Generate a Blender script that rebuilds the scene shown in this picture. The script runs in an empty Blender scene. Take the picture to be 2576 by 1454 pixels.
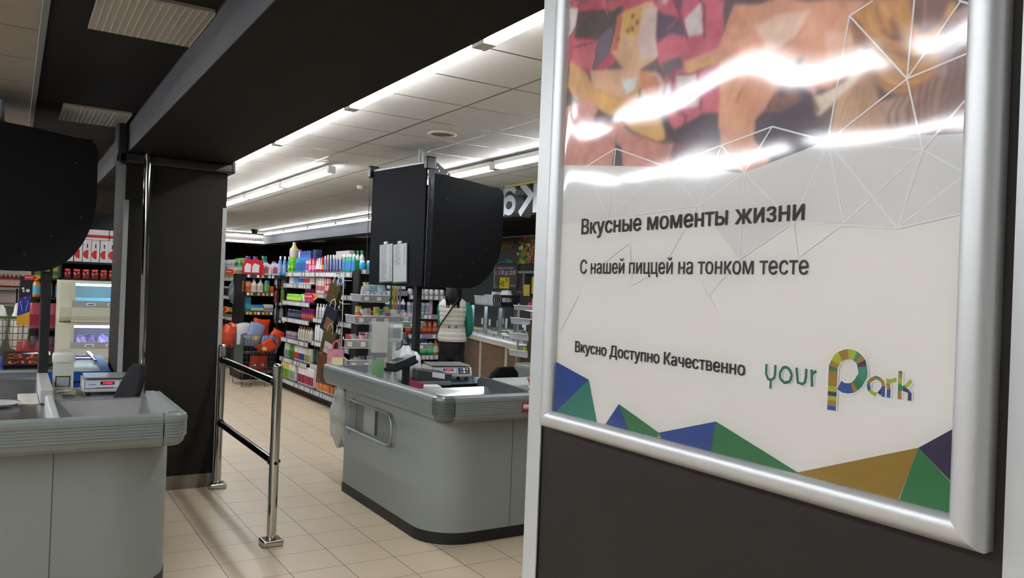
import bpy, bmesh, math, random, json
from mathutils import Matrix, Vector
random.seed(7)
PI = math.pi
C = bpy.context.scene.collection

# ------------------------------------------------------------------ camera, world, exposure
CAM_H, CAM_YAW, CAM_PITCH, CAM_ROLL, FPX = 1.55, 0.5655, 0.0027, 0.039, 1982.0
cam_data = bpy.data.cameras.new('camera')
cam = bpy.data.objects.new('camera', cam_data)
C.objects.link(cam)
cam_data.sensor_width = 36.0
cam_data.lens = FPX / 2576.0 * 36.0
cam_data.clip_start = 0.02
_F = Vector((math.sin(CAM_YAW) * math.cos(CAM_PITCH), math.cos(CAM_YAW) * math.cos(CAM_PITCH), math.sin(CAM_PITCH)))
_R = Vector((math.cos(CAM_YAW), -math.sin(CAM_YAW), 0))
_U = _R.cross(_F)
_Ri = _R * math.cos(CAM_ROLL) + _U * math.sin(CAM_ROLL)
_Ui = _U * math.cos(CAM_ROLL) - _R * math.sin(CAM_ROLL)
_m = Matrix((_Ri, _Ui, -_F)).transposed().to_4x4()
_m.translation = Vector((0, 0, CAM_H))
cam.matrix_world = _m
bpy.context.scene.camera = cam

world = bpy.data.worlds.new('world')
bpy.context.scene.world = world
world.use_nodes = True
world.node_tree.nodes['Background'].inputs[0].default_value = (0.9, 0.95, 1.0, 1)
world.node_tree.nodes['Background'].inputs[1].default_value = 0.02
vs = bpy.context.scene.view_settings
vs.view_transform = 'Standard'
vs.look = 'None'
vs.exposure = 0.25
vs.gamma = 1.0
vs.use_curve_mapping = False
TUBE_POWER = 23.0
LEFT_POWER = 26.0

# ------------------------------------------------------------------ materials
def lin(c):
    if isinstance(c, str):
        c = tuple(int(c[i:i + 2], 16) for i in (0, 2, 4))
    return tuple((v / 255 / 12.92) if v / 255 <= 0.04045 else ((v / 255 + 0.055) / 1.055) ** 2.4 for v in c)

_mats = {}
def mat(col, rough=0.5, metal=0.0, emit=0.0, alpha=1.0, spec=0.5, noise=0.0, nscale=40.0, bump=0.0, trans=0.0):
    key = (str(col), rough, metal, emit, alpha, spec, noise, nscale, bump, trans)
    if key in _mats:
        return _mats[key]
    m = bpy.data.materials.new('paint_' + str(len(_mats)))
    m.use_nodes = True
    nt = m.node_tree
    b = nt.nodes['Principled BSDF']
    l = lin(col)
    b.inputs['Base Color'].default_value = (*l, 1)
    b.inputs['Roughness'].default_value = rough
    b.inputs['Metallic'].default_value = metal
    b.inputs['Specular IOR Level'].default_value = spec
    b.inputs['Alpha'].default_value = alpha
    if trans:
        b.inputs['Transmission Weight'].default_value = trans
    if emit:
        b.inputs['Emission Color'].default_value = (*l, 1)
        b.inputs['Emission Strength'].default_value = emit
    if noise or bump:
        tc = nt.nodes.new('ShaderNodeTexCoord')
        nz = nt.nodes.new('ShaderNodeTexNoise')
        nz.inputs['Scale'].default_value = nscale
        nz.inputs['Detail'].default_value = 4
        nt.links.new(tc.outputs['Object'], nz.inputs['Vector'])
        if noise:
            mx = nt.nodes.new('ShaderNodeMix')
            mx.data_type = 'RGBA'
            mx.inputs[6].default_value = (*[v * (1 - noise) for v in l], 1)
            mx.inputs[7].default_value = (*[min(1, v * (1 + noise)) for v in l], 1)
            nt.links.new(nz.outputs['Fac'], mx.inputs[0])
            nt.links.new(mx.outputs[2], b.inputs['Base Color'])
        if bump:
            bp = nt.nodes.new('ShaderNodeBump')
            bp.inputs['Strength'].default_value = bump
            bp.inputs['Distance'].default_value = 0.01
            nt.links.new(nz.outputs['Fac'], bp.inputs['Height'])
            nt.links.new(bp.outputs[0], b.inputs['Normal'])
    _mats[key] = m
    return m

def grid_mat(col, line, x0, y0, pitch, w, rough, noise, line_rough=None, speck=False, line_metal=0.0):
    """square tiles laid on world axes: position-based joints with a little tone change from tile to tile"""
    m = bpy.data.materials.new('tiles')
    m.use_nodes = True
    nt = m.node_tree
    N, L = nt.nodes.new, nt.links.new
    b = nt.nodes['Principled BSDF']
    tc = N('ShaderNodeTexCoord')
    sp = N('ShaderNodeSeparateXYZ')
    L(tc.outputs['Object'], sp.inputs[0])
    def mth(op, a, bb=None, cc=None):
        n = N('ShaderNodeMath'); n.operation = op
        for i, v in enumerate((a, bb, cc)):
            if v is None: continue
            if isinstance(v, (int, float)): n.inputs[i].default_value = v
            else: L(v, n.inputs[i])
        return n.outputs[0]
    edges, ids = [], []
    for ax, o in ((0, x0), (1, y0)):
        t = mth('DIVIDE', mth('SUBTRACT', sp.outputs[ax], o - 100 * pitch), pitch)
        fr = mth('FRACT', t)
        ids.append(mth('FLOOR', t))
        d = mth('ABSOLUTE', mth('SUBTRACT', fr, 0.5))
        edges.append(mth('GREATER_THAN', d, 0.5 - w / pitch / 2))
    e = mth('MAXIMUM', edges[0], edges[1])
    cb = N('ShaderNodeCombineXYZ')
    L(ids[0], cb.inputs[0]); L(ids[1], cb.inputs[1])
    wn = N('ShaderNodeTexWhiteNoise'); L(cb.outputs[0], wn.inputs['Vector'])
    nz = N('ShaderNodeTexNoise'); nz.inputs['Scale'].default_value = 5; nz.inputs['Detail'].default_value = 6
    L(tc.outputs['Object'], nz.inputs['Vector'])
    f = mth('ADD', mth('MULTIPLY', wn.outputs['Value'], 0.4), mth('MULTIPLY', nz.outputs['Fac'], 0.6))
    mx = N('ShaderNodeMix'); mx.data_type = 'RGBA'
    l = lin(col)
    mx.inputs[6].default_value = (*[v * (1 - noise) for v in l], 1)
    mx.inputs[7].default_value = (*[min(1, v * (1 + noise)) for v in l], 1)
    L(f, mx.inputs[0])
    out = mx.outputs[2]
    if speck:
        vz = N('ShaderNodeTexNoise'); vz.inputs['Scale'].default_value = 60; vz.inputs['Detail'].default_value = 2
        L(tc.outputs['Object'], vz.inputs['Vector'])
        g = mth('GREATER_THAN', vz.outputs['Fac'], 0.69)
        m3 = N('ShaderNodeMix'); m3.data_type = 'RGBA'
        L(mth('MULTIPLY', g, 0.5), m3.inputs[0]); L(out, m3.inputs[6]); m3.inputs[7].default_value = (*[v * .35 for v in l], 1)
        out = m3.outputs[2]
    m2 = N('ShaderNodeMix'); m2.data_type = 'RGBA'
    L(e, m2.inputs[0]); L(out, m2.inputs[6]); m2.inputs[7].default_value = (*lin(line), 1)
    L(m2.outputs[2], b.inputs['Base Color'])
    lr = line_rough if line_rough is not None else rough
    L(mth('ADD', mth('MULTIPLY', e, lr - rough), mth('ADD', rough - 0.05, mth('MULTIPLY', nz.outputs['Fac'], 0.1))), b.inputs['Roughness'])
    if line_metal:
        L(mth('MULTIPLY', e, line_metal), b.inputs['Metallic'])
    bp = N('ShaderNodeBump'); bp.inputs['Strength'].default_value = 0.4; bp.inputs['Distance'].default_value = 0.002
    L(mth('SUBTRACT', 1.0, e), bp.inputs['Height']); L(bp.outputs[0], b.inputs['Normal'])
    return m

# ------------------------------------------------------------------ mesh builder
class MB:
    def __init__(s):
        s.v, s.f, s.mi, s.sm, s.ms = [], [], [], [], []
        s.M = None
    def m(s, mt):
        if mt not in s.ms: s.ms.append(mt)
        return s.ms.index(mt)
    def add(s, vs_, fs, mt, smooth=False):
        o = len(s.v)
        if s.M is not None: vs_ = [s.M @ Vector(p) for p in vs_]
        s.v += [tuple(p) for p in vs_]
        k = s.m(mt)
        for f in fs:
            s.f.append([o + i for i in f]); s.mi.append(k); s.sm.append(smooth)
    def box(s, x0, x1, y0, y1, z0, z1, mt):
        s.add([(x0, y0, z0), (x1, y0, z0), (x1, y1, z0), (x0, y1, z0), (x0, y0, z1), (x1, y0, z1), (x1, y1, z1), (x0, y1, z1)],
              [(0, 3, 2, 1), (4, 5, 6, 7), (0, 1, 5, 4), (1, 2, 6, 5), (2, 3, 7, 6), (3, 0, 4, 7)], mt)
        return s
    def prism(s, poly, a0, a1, mt, axis='z', smooth=False):
        """poly: 2D points; extruded along axis between a0 and a1"""
        def P(p, a):
            return {'z': (p[0], p[1], a), 'y': (p[0], a, p[1]), 'x': (a, p[0], p[1])}[axis]
        n = len(poly)
        vs_ = [P(p, a0) for p in poly] + [P(p, a1) for p in poly]
        s.add(vs_, [tuple(range(n))[::-1], tuple(range(n, 2 * n))], mt)
        s.add(vs_, [(i, (i + 1) % n, n + (i + 1) % n, n + i) for i in range(n)], mt, smooth)
        return s
    def lathe(s, prof, mt, cx=0, cy=0, z0=0, n=14, sx=1, sy=1, caps=True, smooth=True):
        vs_ = []
        for r, z in prof:
            for k in range(n):
                a = 2 * PI * k / n
                vs_.append((cx + r * sx * math.cos(a), cy + r * sy * math.sin(a), z0 + z))
        fs = []
        for j in range(len(prof) - 1):
            for k in range(n):
                fs.append((j * n + k, j * n + (k + 1) % n, (j + 1) * n + (k + 1) % n, (j + 1) * n + k))
        s.add(vs_, fs, mt, smooth)
        if caps:
            s.add(vs_, [tuple(range(n))[::-1], tuple(range((len(prof) - 1) * n, len(prof) * n))], mt)
        return s
    def loft(s, secs, mt, n=18, caps=True, pw=2.0):
        """secs: (x,y,z,rx,ry) horizontal superellipse rings"""
        vs_ = []
        for x, y, z, rx, ry in secs:
            for k in range(n):
                a = 2 * PI * k / n
                c, d = math.cos(a), math.sin(a)
                vs_.append((x + rx * math.copysign(abs(c) ** (2 / pw), c), y + ry * math.copysign(abs(d) ** (2 / pw), d), z))
        fs = [(j * n + k, j * n + (k + 1) % n, (j + 1) * n + (k + 1) % n, (j + 1) * n + k) for j in range(len(secs) - 1) for k in range(n)]
        s.add(vs_, fs, mt, True)
        if caps: s.add(vs_, [tuple(range(n))[::-1], tuple(range((len(secs) - 1) * n, len(secs) * n))], mt, True)
        return s
    def tube(s, pts, r, mt, n=8, closed=False, caps=True, rs=None):
        pts = [Vector(p) for p in pts]
        N = len(pts)
        vs_ = []
        up = None
        for i, p in enumerate(pts):
            if closed: t = (pts[(i + 1) % N] - pts[i - 1])
            else: t = pts[min(i + 1, N - 1)] - pts[max(i - 1, 0)]
            t.normalize()
            if up is None:
                up = Vector((0, 0, 1)) if abs(t.z) < 0.9 else Vector((1, 0, 0))
            a = t.cross(up)
            if a.length < 1e-5: a = t.cross(Vector((0, 1, 0)))
            a.normalize(); b = a.cross(t).normalized(); up = b
            rr = rs[i] if rs else r
            for k in range(n):
                an = 2 * PI * k / n
                vs_.append(p + a * rr * math.cos(an) + b * rr * math.sin(an))
        fs = []
        for j in range(N if closed else N - 1):
            j2 = (j + 1) % N
            for k in range(n):
                fs.append((j * n + k, j * n + (k + 1) % n, j2 * n + (k + 1) % n, j2 * n + k))
        s.add(vs_, fs, mt, True)
        if caps and not closed: s.add(vs_, [tuple(range(n))[::-1], tuple(range((N - 1) * n, N * n))], mt)
        return s
    def sheet(s, fn, nu, nv, mt, smooth=True):
        vs_ = [fn(i / nu, j / nv) for j in range(nv + 1) for i in range(nu + 1)]
        fs = [(j * (nu + 1) + i, j * (nu + 1) + i + 1, (j + 1) * (nu + 1) + i + 1, (j + 1) * (nu + 1) + i) for j in range(nv) for i in range(nu)]
        s.add(vs_, fs, mt, smooth)
        return s
    def text(s, body, height, M, mt, width=None, depth=0.0):
        """built-in font; height = cap height; width: fit total width"""
        cu = bpy.data.curves.new('t', 'FONT')
        cu.body = body; cu.size = 1.0; cu.fill_mode = 'NONE'; cu.extrude = 0.0; cu.resolution_u = 3
        o = bpy.data.objects.new('t', cu); C.objects.link(o)
        bpy.context.view_layer.update()
        me = o.evaluated_get(bpy.context.evaluated_depsgraph_get()).to_mesh()
        vv = [v.co.copy() for v in me.vertices]; ee = [tuple(e.vertices) for e in me.edges]
        bpy.data.objects.remove(o); bpy.data.curves.remove(cu)
        if not vv: return s
        # trace the outlines, then fill every outer contour (with its holes) on its own: overlapping strokes stay clean
        nb = {}
        for a, c_ in ee:
            nb.setdefault(a, []).append(c_); nb.setdefault(c_, []).append(a)
        seen, loops = set(), []
        for a in sorted(nb):
            if a in seen: continue
            lp, prev, cur = [a], None, a
            seen.add(a)
            while True:
                nx_ = [q for q in nb[cur] if q != prev and (q not in seen)]
                if not nx_: break
                q = min(nx_) if prev is None else nx_[0]
                prev, cur = cur, q; seen.add(q); lp.append(q)
            if len(lp) == 38:                          # soft-sign bowl: its stub overlaps the stem
                q0, q1, q2 = vv[lp[0]], vv[lp[-1]], vv[lp[22]]
                if abs(q0.x - q1.x) < 1e-3 and 0 < q2.x - q0.x < 0.03: q0.x = q1.x = q2.x + 0.0006
            if len(lp) > 2: loops.append([vv[i] for i in lp])
        def area(l): return sum(l[i - 1].x * l[i].y - l[i].x * l[i - 1].y for i in range(len(l))) / 2
        def has(l, p):
            c_ = False
            for i in range(len(l)):
                a, d_ = l[i - 1], l[i]
                if (a.y > p.y) != (d_.y > p.y) and p.x < (d_.x - a.x) * (p.y - a.y) / (d_.y - a.y) + a.x: c_ = not c_
            return c_
        ar_ = [area(l) for l in loops]
        hole = [any(k != m_ and ar_[k] * ar_[m_] < 0 and abs(ar_[m_]) > abs(ar_[k]) and has(loops[m_], loops[k][0]) for m_ in range(len(loops))) for k in range(len(loops))]
        outs = [l for l, q in zip(loops, hole) if not q]; holes = [l for l, q in zip(loops, hole) if q]
        grp = [[l] for l in outs]
        for hl in holes:
            cand = [g for g in grp if has(g[0], hl[0])]
            if cand: min(cand, key=lambda g: abs(area(g[0]))).append(hl)
        from mathutils.geometry import tessellate_polygon
        x0, x1 = min(v.x for v in vv), max(v.x for v in vv)
        vv, ff = [], []
        for k, g in enumerate(grp):
            tri = tessellate_polygon([[Vector((p.x, p.y, 0)) for p in l] for l in g])
            o_ = len(vv); dz = (k % 4) * 1.5e-5
            vv += [Vector((p.x, p.y, dz)) for l in g for p in l]
            for t_ in tri:
                a, c_, d_ = [vv[o_ + i] for i in t_]
                cr_ = (c_ - a).cross(d_ - a).z
                ff.append(tuple(o_ + i for i in (t_ if cr_ > 0 else t_[::-1])))
        sy = height / 0.73
        sx = (width / (x1 - x0)) if width else sy
        pts = [M @ Vector(((v.x - x0) * sx, v.y * sy, v.z)) for v in vv]
        s.add(pts, ff, mt)
        if depth:
            back = [M @ Vector(((v.x - x0) * sx, v.y * sy, -depth)) for v in vv]
            cnt = {}
            for f in ff:
                for i in range(len(f)):
                    e = (f[i], f[(i + 1) % len(f)]); cnt[e] = 1
            side = [(a, b) for a, b in cnt if (b, a) not in cnt]
            n = len(pts)
            s.add(pts + back, [(b, a, a + n, b + n) for a, b in side], mt)
            s.add(back, [tuple(reversed(f)) for f in ff], mt)
        return s
    def build(s, name, parent=None, bevel=0.0, seg=2, loc=None, sub=0):
        me = bpy.data.meshes.new(name)
        me.from_pydata(s.v, [], s.f)
        for mt in s.ms: me.materials.append(mt)
        me.polygons.foreach_set('material_index', s.mi)
        me.polygons.foreach_set('use_smooth', s.sm)
        me.update()
        o = bpy.data.objects.new(name, me)
        C.objects.link(o)
        if parent is not None: o.parent = parent
        if loc is not None: o.location = loc
        if bevel:
            md = o.modifiers.new('bevel', 'BEVEL'); md.width = bevel; md.segments = seg; md.limit_method = 'ANGLE'; md.angle_limit = 0.6
            md.harden_normals = False
            if seg > 1:
                for p in me.polygons: p.use_smooth = True
                w = o.modifiers.new('wn', 'WEIGHTED_NORMAL'); w.keep_sharp = False
        if sub:
            md = o.modifiers.new('sub', 'SUBSURF'); md.levels = sub; md.render_levels = sub
        return o

def short(lab):
    w = lab.split()
    while len(w) > 16 and 'the' in w: w.remove('the')
    return ' '.join(w)
def tag(o, label, cat, group=None, kind=None):
    if label: o['label'] = short(label)
    if cat: o['category'] = cat
    if group: o['group'] = group
    if kind: o['kind'] = kind
    return o
def thing(name, label, cat, loc=(0, 0, 0), rz=0.0, group=None):
    o = bpy.data.objects.new(name, None)
    o.empty_display_size = 0.1
    C.objects.link(o)
    o.location = loc; o.rotation_euler = (0, 0, rz)
    return tag(o, label, cat, group)
def struct(o):
    o['kind'] = 'structure'
    return o
def dup(root, loc, rz=None, label=None, group=None, scale=None):
    r = root.copy(); C.objects.link(r)
    r.location = loc
    if rz is not None: r.rotation_euler = (0, 0, rz)
    if scale is not None: r.scale = scale
    if label: r['label'] = short(label)
    if group: r['group'] = group
    for ch in list(root.children):
        c = ch.copy(); C.objects.link(c); c.parent = r
        for g in list(ch.children):
            d = g.copy(); C.objects.link(d); d.parent = c
    return r
def lerp(a, b, t): return a + (b - a) * t
ORD = ['first', 'second', 'third', 'fourth', 'fifth', 'sixth', 'seventh', 'eighth', 'ninth', 'tenth', 'eleventh', 'twelfth',
       'thirteenth', 'fourteenth', 'fifteenth', 'sixteenth', 'seventeenth', 'eighteenth', 'nineteenth', 'twentieth']

def sweep(mb, path, prof, mt, closed=False, smooth=True):
    """sweep closed profile [(outward offset, z)] along 2D path (outward = right-hand side of travel)"""
    n = len(path); k = len(prof)
    vs_ = []
    for i, p in enumerate(path):
        p = Vector((p[0], p[1]))
        a = Vector(path[i - 1]) if (i > 0 or closed) else None
        b = Vector(path[(i + 1) % n]) if (i < n - 1 or closed) else None
        d1 = (p - a).normalized() if a is not None else None
        d2 = (b - p).normalized() if b is not None else None
        if d1 is None: d1 = d2
        if d2 is None: d2 = d1
        n1 = Vector((d1.y, -d1.x)); n2 = Vector((d2.y, -d2.x))
        nn = (n1 + n2).normalized(); sc = 1 / max(0.3, nn.dot(n1))
        for o, z in prof:
            q = p + nn * o * sc
            vs_.append((q.x, q.y, z))
    fs = []
    for i in range(n if closed else n - 1):
        j = (i + 1) % n
        for q in range(k):
            r = (q + 1) % k
            fs.append((i * k + q, i * k + r, j * k + r, j * k + q))
    mb.add(vs_, fs, mt, smooth)
    if not closed:
        mb.add(vs_, [tuple(range(k)), tuple(range((n - 1) * k, n * k))[::-1]], mt)

def arc(cx, cy, r, a0, a1, n=8):
    return [(cx + r * math.cos(math.radians(lerp(a0, a1, i / n))), cy + r * math.sin(math.radians(lerp(a0, a1, i / n)))) for i in range(n + 1)]

DARK = mat('282420', 0.6, spec=0.2, noise=0.12, nscale=6)
DARKC = mat('1e1917', 0.7, spec=0.15)
GREYP = mat('45464a', 0.6)
TRIM = mat('b9bdbd', 0.4, metal=0.3)
CHROME = mat('c8c8c4', 0.08, metal=1.0)
ALU = mat('c6c8c8', 0.45, metal=0.6)
BLACK = mat('121314', 0.35)
BLACKM = mat('0c0c0d', 0.6)
WHITE = mat('e6e4de', 0.5)
STEEL = mat('b4b7b8', 0.22, metal=0.9)
BUMP = mat('7f8683', 0.38, noise=0.08, nscale=300)
BUMPD = mat('6a716e', 0.3, noise=0.08, nscale=300)
BODY = mat('8f9690', 0.5, noise=0.05, nscale=250)
GRIT = mat('70757a', 0.4)

# ------------------------------------------------------------------ the setting
FLOOR = grid_mat('c9b79c', '5a4a3a', 1.005, 5.95, 0.30, 0.0045, 0.42, 0.06)
struct(MB().box(-9, 14, -5, 27, -0.05, 0, FLOOR).build('floor'))
CEIL = grid_mat('dcd7cd', '67645e', 2.544, 4.086, 0.60, 0.016, 0.8, 0.05, speck=True, line_rough=0.3, line_metal=0.5)
struct(MB().box(1.345, 14, -5, 27, 2.785, 2.83, CEIL).build('ceiling'))
struct(MB().box(-9, 0.07, -5, 27, 2.66, 2.70, grid_mat('8c8276', '5e574e', 0.07, 4.836, 0.60, 0.014, 0.8, 0.05, speck=True)).build('ceiling'))
struct(MB().box(0.07, 0.66, -5, 27, 2.63, 2.68, DARKC).build('ceiling'))
struct(MB().box(0.065, 0.09, -5, 27, 2.605, 2.66, mat('8d9092', 0.4, metal=0.3)).build('trim_1'))
struct(MB().box(0.655, 1.345, -5, 27, 2.42, 2.83, GREYP).box(0.656, 1.344, -4.99, 26.99, 2.415, 2.42, DARKC).build('trim_2'))   # the low beam over the columns
WALLL = mat('c6c8ca', 0.8)
struct(MB().box(-9.1, -9, -5, 27, 0, 2.9, WALLL).build('wall_left'))
struct(MB().box(-9, 14, -5.1, -5, 0, 2.9, WALLL).build('wall_rear'))
struct(MB().box(1.0, 14, 25, 25.1, 0, 2.785, mat('2a1f18', 0.8, spec=0.2)).build('wall_back'))
struct(MB().box(-9, 1.0, 16.0, 16.1, 0, 2.66, mat('d8c4b4', 0.8)).build('wall_far_left'))
struct(MB().box(1.0, 1.1, 16.1, 25, 0, 2.42, DARK).build('wall_partition'))
struct(MB().box(7.5, 7.6, -5, 25, 0, 2.785, mat('3f4247', 0.7)).build('wall_right'))
struct(MB().box(5.45, 5.75, 2.0, 22.5, 2.51, 2.785, mat('3a3b3e', 0.6, spec=0.2)).build('trim_3'))  # far beam beside the long tube row
struct(MB().box(5.75, 7.5, 2.0, 25, 2.62, 2.70, DARKC).build('ceiling'))

def column(y0, y1, tag_):
    w = struct(MB().box(0.655, 1.345, y0, y1, 0, 2.415, DARK).build('wall_' + tag_))
    return w
column(6.177, 6.867, 'column_far')
column(0.275, 0.965, 'column_near')
struct(MB().box(0.643, 1.357, 6.165, 6.879, 0, 0.10, mat('8a8073', 0.5, noise=0.1, nscale=8)).build('baseboard_column_far'))
# corner trims
def corner_trim(name, x, y, sx, sy, w=0.028, top=2.09):
    b = MB()
    b.box(min(x, x + sx * w), max(x, x + sx * w), min(y, y - sy * 0.002), max(y, y - sy * 0.002), 0.0, top, TRIM)
    b.box(min(x, x - sx * 0.002), max(x, x - sx * 0.002), min(y, y + sy * w), max(y, y + sy * w), 0.0, top, TRIM)
    return struct(b.build(name))
corner_trim('trim_5', 0.653, 6.175, 1, 1)
corner_trim('trim_6', 1.347, 6.175, -1, 1)
corner_trim('trim_7', 0.653, 0.967, 1, -1, w=0.033, top=2.2)
corner_trim('trim_8', 0.653, 0.273, 1, 1, w=0.033, top=2.2)
# trunking round the head of the far column
b = MB()
b.box(0.60, 1.375, 6.10, 6.176, 2.345, 2.415, mat('2c2a28', 0.35))
b.box(0.585, 0.654, 6.10, 6.30, 2.345, 2.62, mat('1c1b1a', 0.35))
b.box(1.346, 1.385, 6.10, 6.87, 2.345, 2.44, mat('2c2a28', 0.35))
o = b.build('cable_trunking', bevel=0.012)
tag(o, 'black cable trunking wrapped round the head of the dark column', 'trunking')

# unlit grille lights in the dark ceiling strip
def grille(x0, x1, y0, y1, label, z=2.63):
    t = thing('ceiling_grille', label, 'ceiling light', ((x0 + x1) / 2, (y0 + y1) / 2, z - 0.012), 0, 'unlit grille lights in the dark ceiling')
    w, d = (x1 - x0) / 2, (y1 - y0) / 2
    MB().box(-w, w, -d, d, 0.0, 0.012, mat('a9a79f', 0.6)).build('backing', t)
    g = MB(); gm = mat('d8d6cf', 0.4, metal=0.3)
    n = 15
    for i in range(n + 1):
        x = lerp(-w, w, i / n); g.box(x - 0.0018, x + 0.0018, -d, d, -0.008, 0.0, gm)
    for i in range(35):
        y = lerp(-d, d, i / 34); g.box(-w, w, y - 0.0008, y + 0.0008, -0.007, 0.0, gm)
    g.build('louvre', t)
grille(0.24, 0.65, 3.32, 3.87, 'nearer unlit louvred light panel in the dark ceiling strip')
grille(0.235, 0.63, 5.75, 6.30, 'farther unlit louvred light panel, beside the dark column head')
for i, yy in enumerate((13.0, 16.0, 19.0)):
    grille(5.95, 6.55, yy, yy + 0.6, ['nearest', 'middle', 'farthest'][i] + ' unlit louvred panel in the far dark ceiling strip', z=2.62)

# ------------------------------------------------------------------ tube lights
def tube_light(x, y, z, length, rz, label, group, hang=0.0, two=True, power=None, wide=1.0):
    """runs along local y"""
    t = thing('tube_light', label, 'ceiling light', (x, y, z), rz, group)
    L = length / 2
    MB().box(-0.035 * wide, 0.035 * wide, -L, L, 0.006 + 0.016 * wide, 0.062, mat('e9e9e4', 0.4)).build('housing', t)
    em = mat('f4f8ff', 0.4, emit=power or TUBE_POWER)
    for sx in ((-0.021 * wide, 0.021 * wide) if two else (0,)):
        MB().tube([(sx, -L + 0.05, 0), (sx, L - 0.05, 0)], 0.0145 if wide == 1 else 0.019, em, n=10).build('lamp_tube', t)
    for sy in (-1, 1):
        MB().box(-0.037, 0.037, sy * L - 0.025 if sy < 0 else L - 0.03, sy * L + 0.03 if sy < 0 else L + 0.025, -0.014, 0.05, mat('d9d9d2', 0.4)).build('lamp_holder', t)
    if hang:
        for sy in (-1, 1):
            MB().tube([(0, sy * L * 0.7, 0.06), (0, sy * L * 0.7, 0.06 + hang)], 0.002, mat('8a8a88', 0.4, metal=0.8), n=5).build('hanger', t)
    return t
def run(x, ys, z, L, what, group, hang=0.0, power=None, wide=1.0):
    n = len(ys)
    for i, y in enumerate(ys):
        tube_light(x, y + L / 2, z, L - 0.05, 0, '%s tube light from the near end, %s' % (ORD[i], what), group, hang, power=power, wide=wide)
run(1.86, [1.53, 3.26, 4.99, 6.72, 8.45, 10.18], 2.72, 1.73, 'row along the edge of the dark beam', 'tubes beside the dark beam')
run(2.72, [7.80, 9.53, 11.26, 12.99], 2.70, 1.73, 'row hung beyond the barrier rail', 'tubes of the second row', 0.02)
run(3.80, [2.9, 4.2 + .43, 6.36], 2.70, 1.73, 'row above the black cabinet', 'tubes of the middle row', 0.02)
run(5.20, [11.1, 12.8, 14.5, 16.2, 17.9], 2.70, 1.70, 'long row beside the far grey beam', 'tubes of the far long row', 0.02)
tube_light(5.15, 20.8, 2.70, 1.62, PI / 2, 'upper crosswise tube light at the far end, right one', 'crosswise far tubes')
tube_light(3.50, 20.8, 2.70, 1.62, PI / 2, 'upper crosswise tube light at the far end, left one', 'crosswise far tubes')
tube_light(4.78, 20.8, 2.56, 1.62, PI / 2, 'lower crosswise tube light at the far end, right one', 'crosswise far tubes')
tube_light(3.13, 20.8, 2.56, 1.62, PI / 2, 'lower crosswise tube light at the far end, left one', 'crosswise far tubes')
struct(MB().box(2.2, 6.1, 20.84, 20.90, 2.52, 2.785, mat('2a221c', 0.7)).build('trim_9'))
# rows on the other side of the room (seen mirrored in the poster film)
run(-1.6, [-3.5 + 1.75 * i for i in range(9)], 2.57, 1.73, 'row over the left hall, nearer the poster', 'tubes of the left hall', power=LEFT_POWER, wide=2.6)
run(-3.15, [-3.5 + 1.75 * i for i in range(9)], 2.57, 1.73, 'row deep in the left hall', 'tubes of the far left hall', power=LEFT_POWER, wide=2.6)
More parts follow.
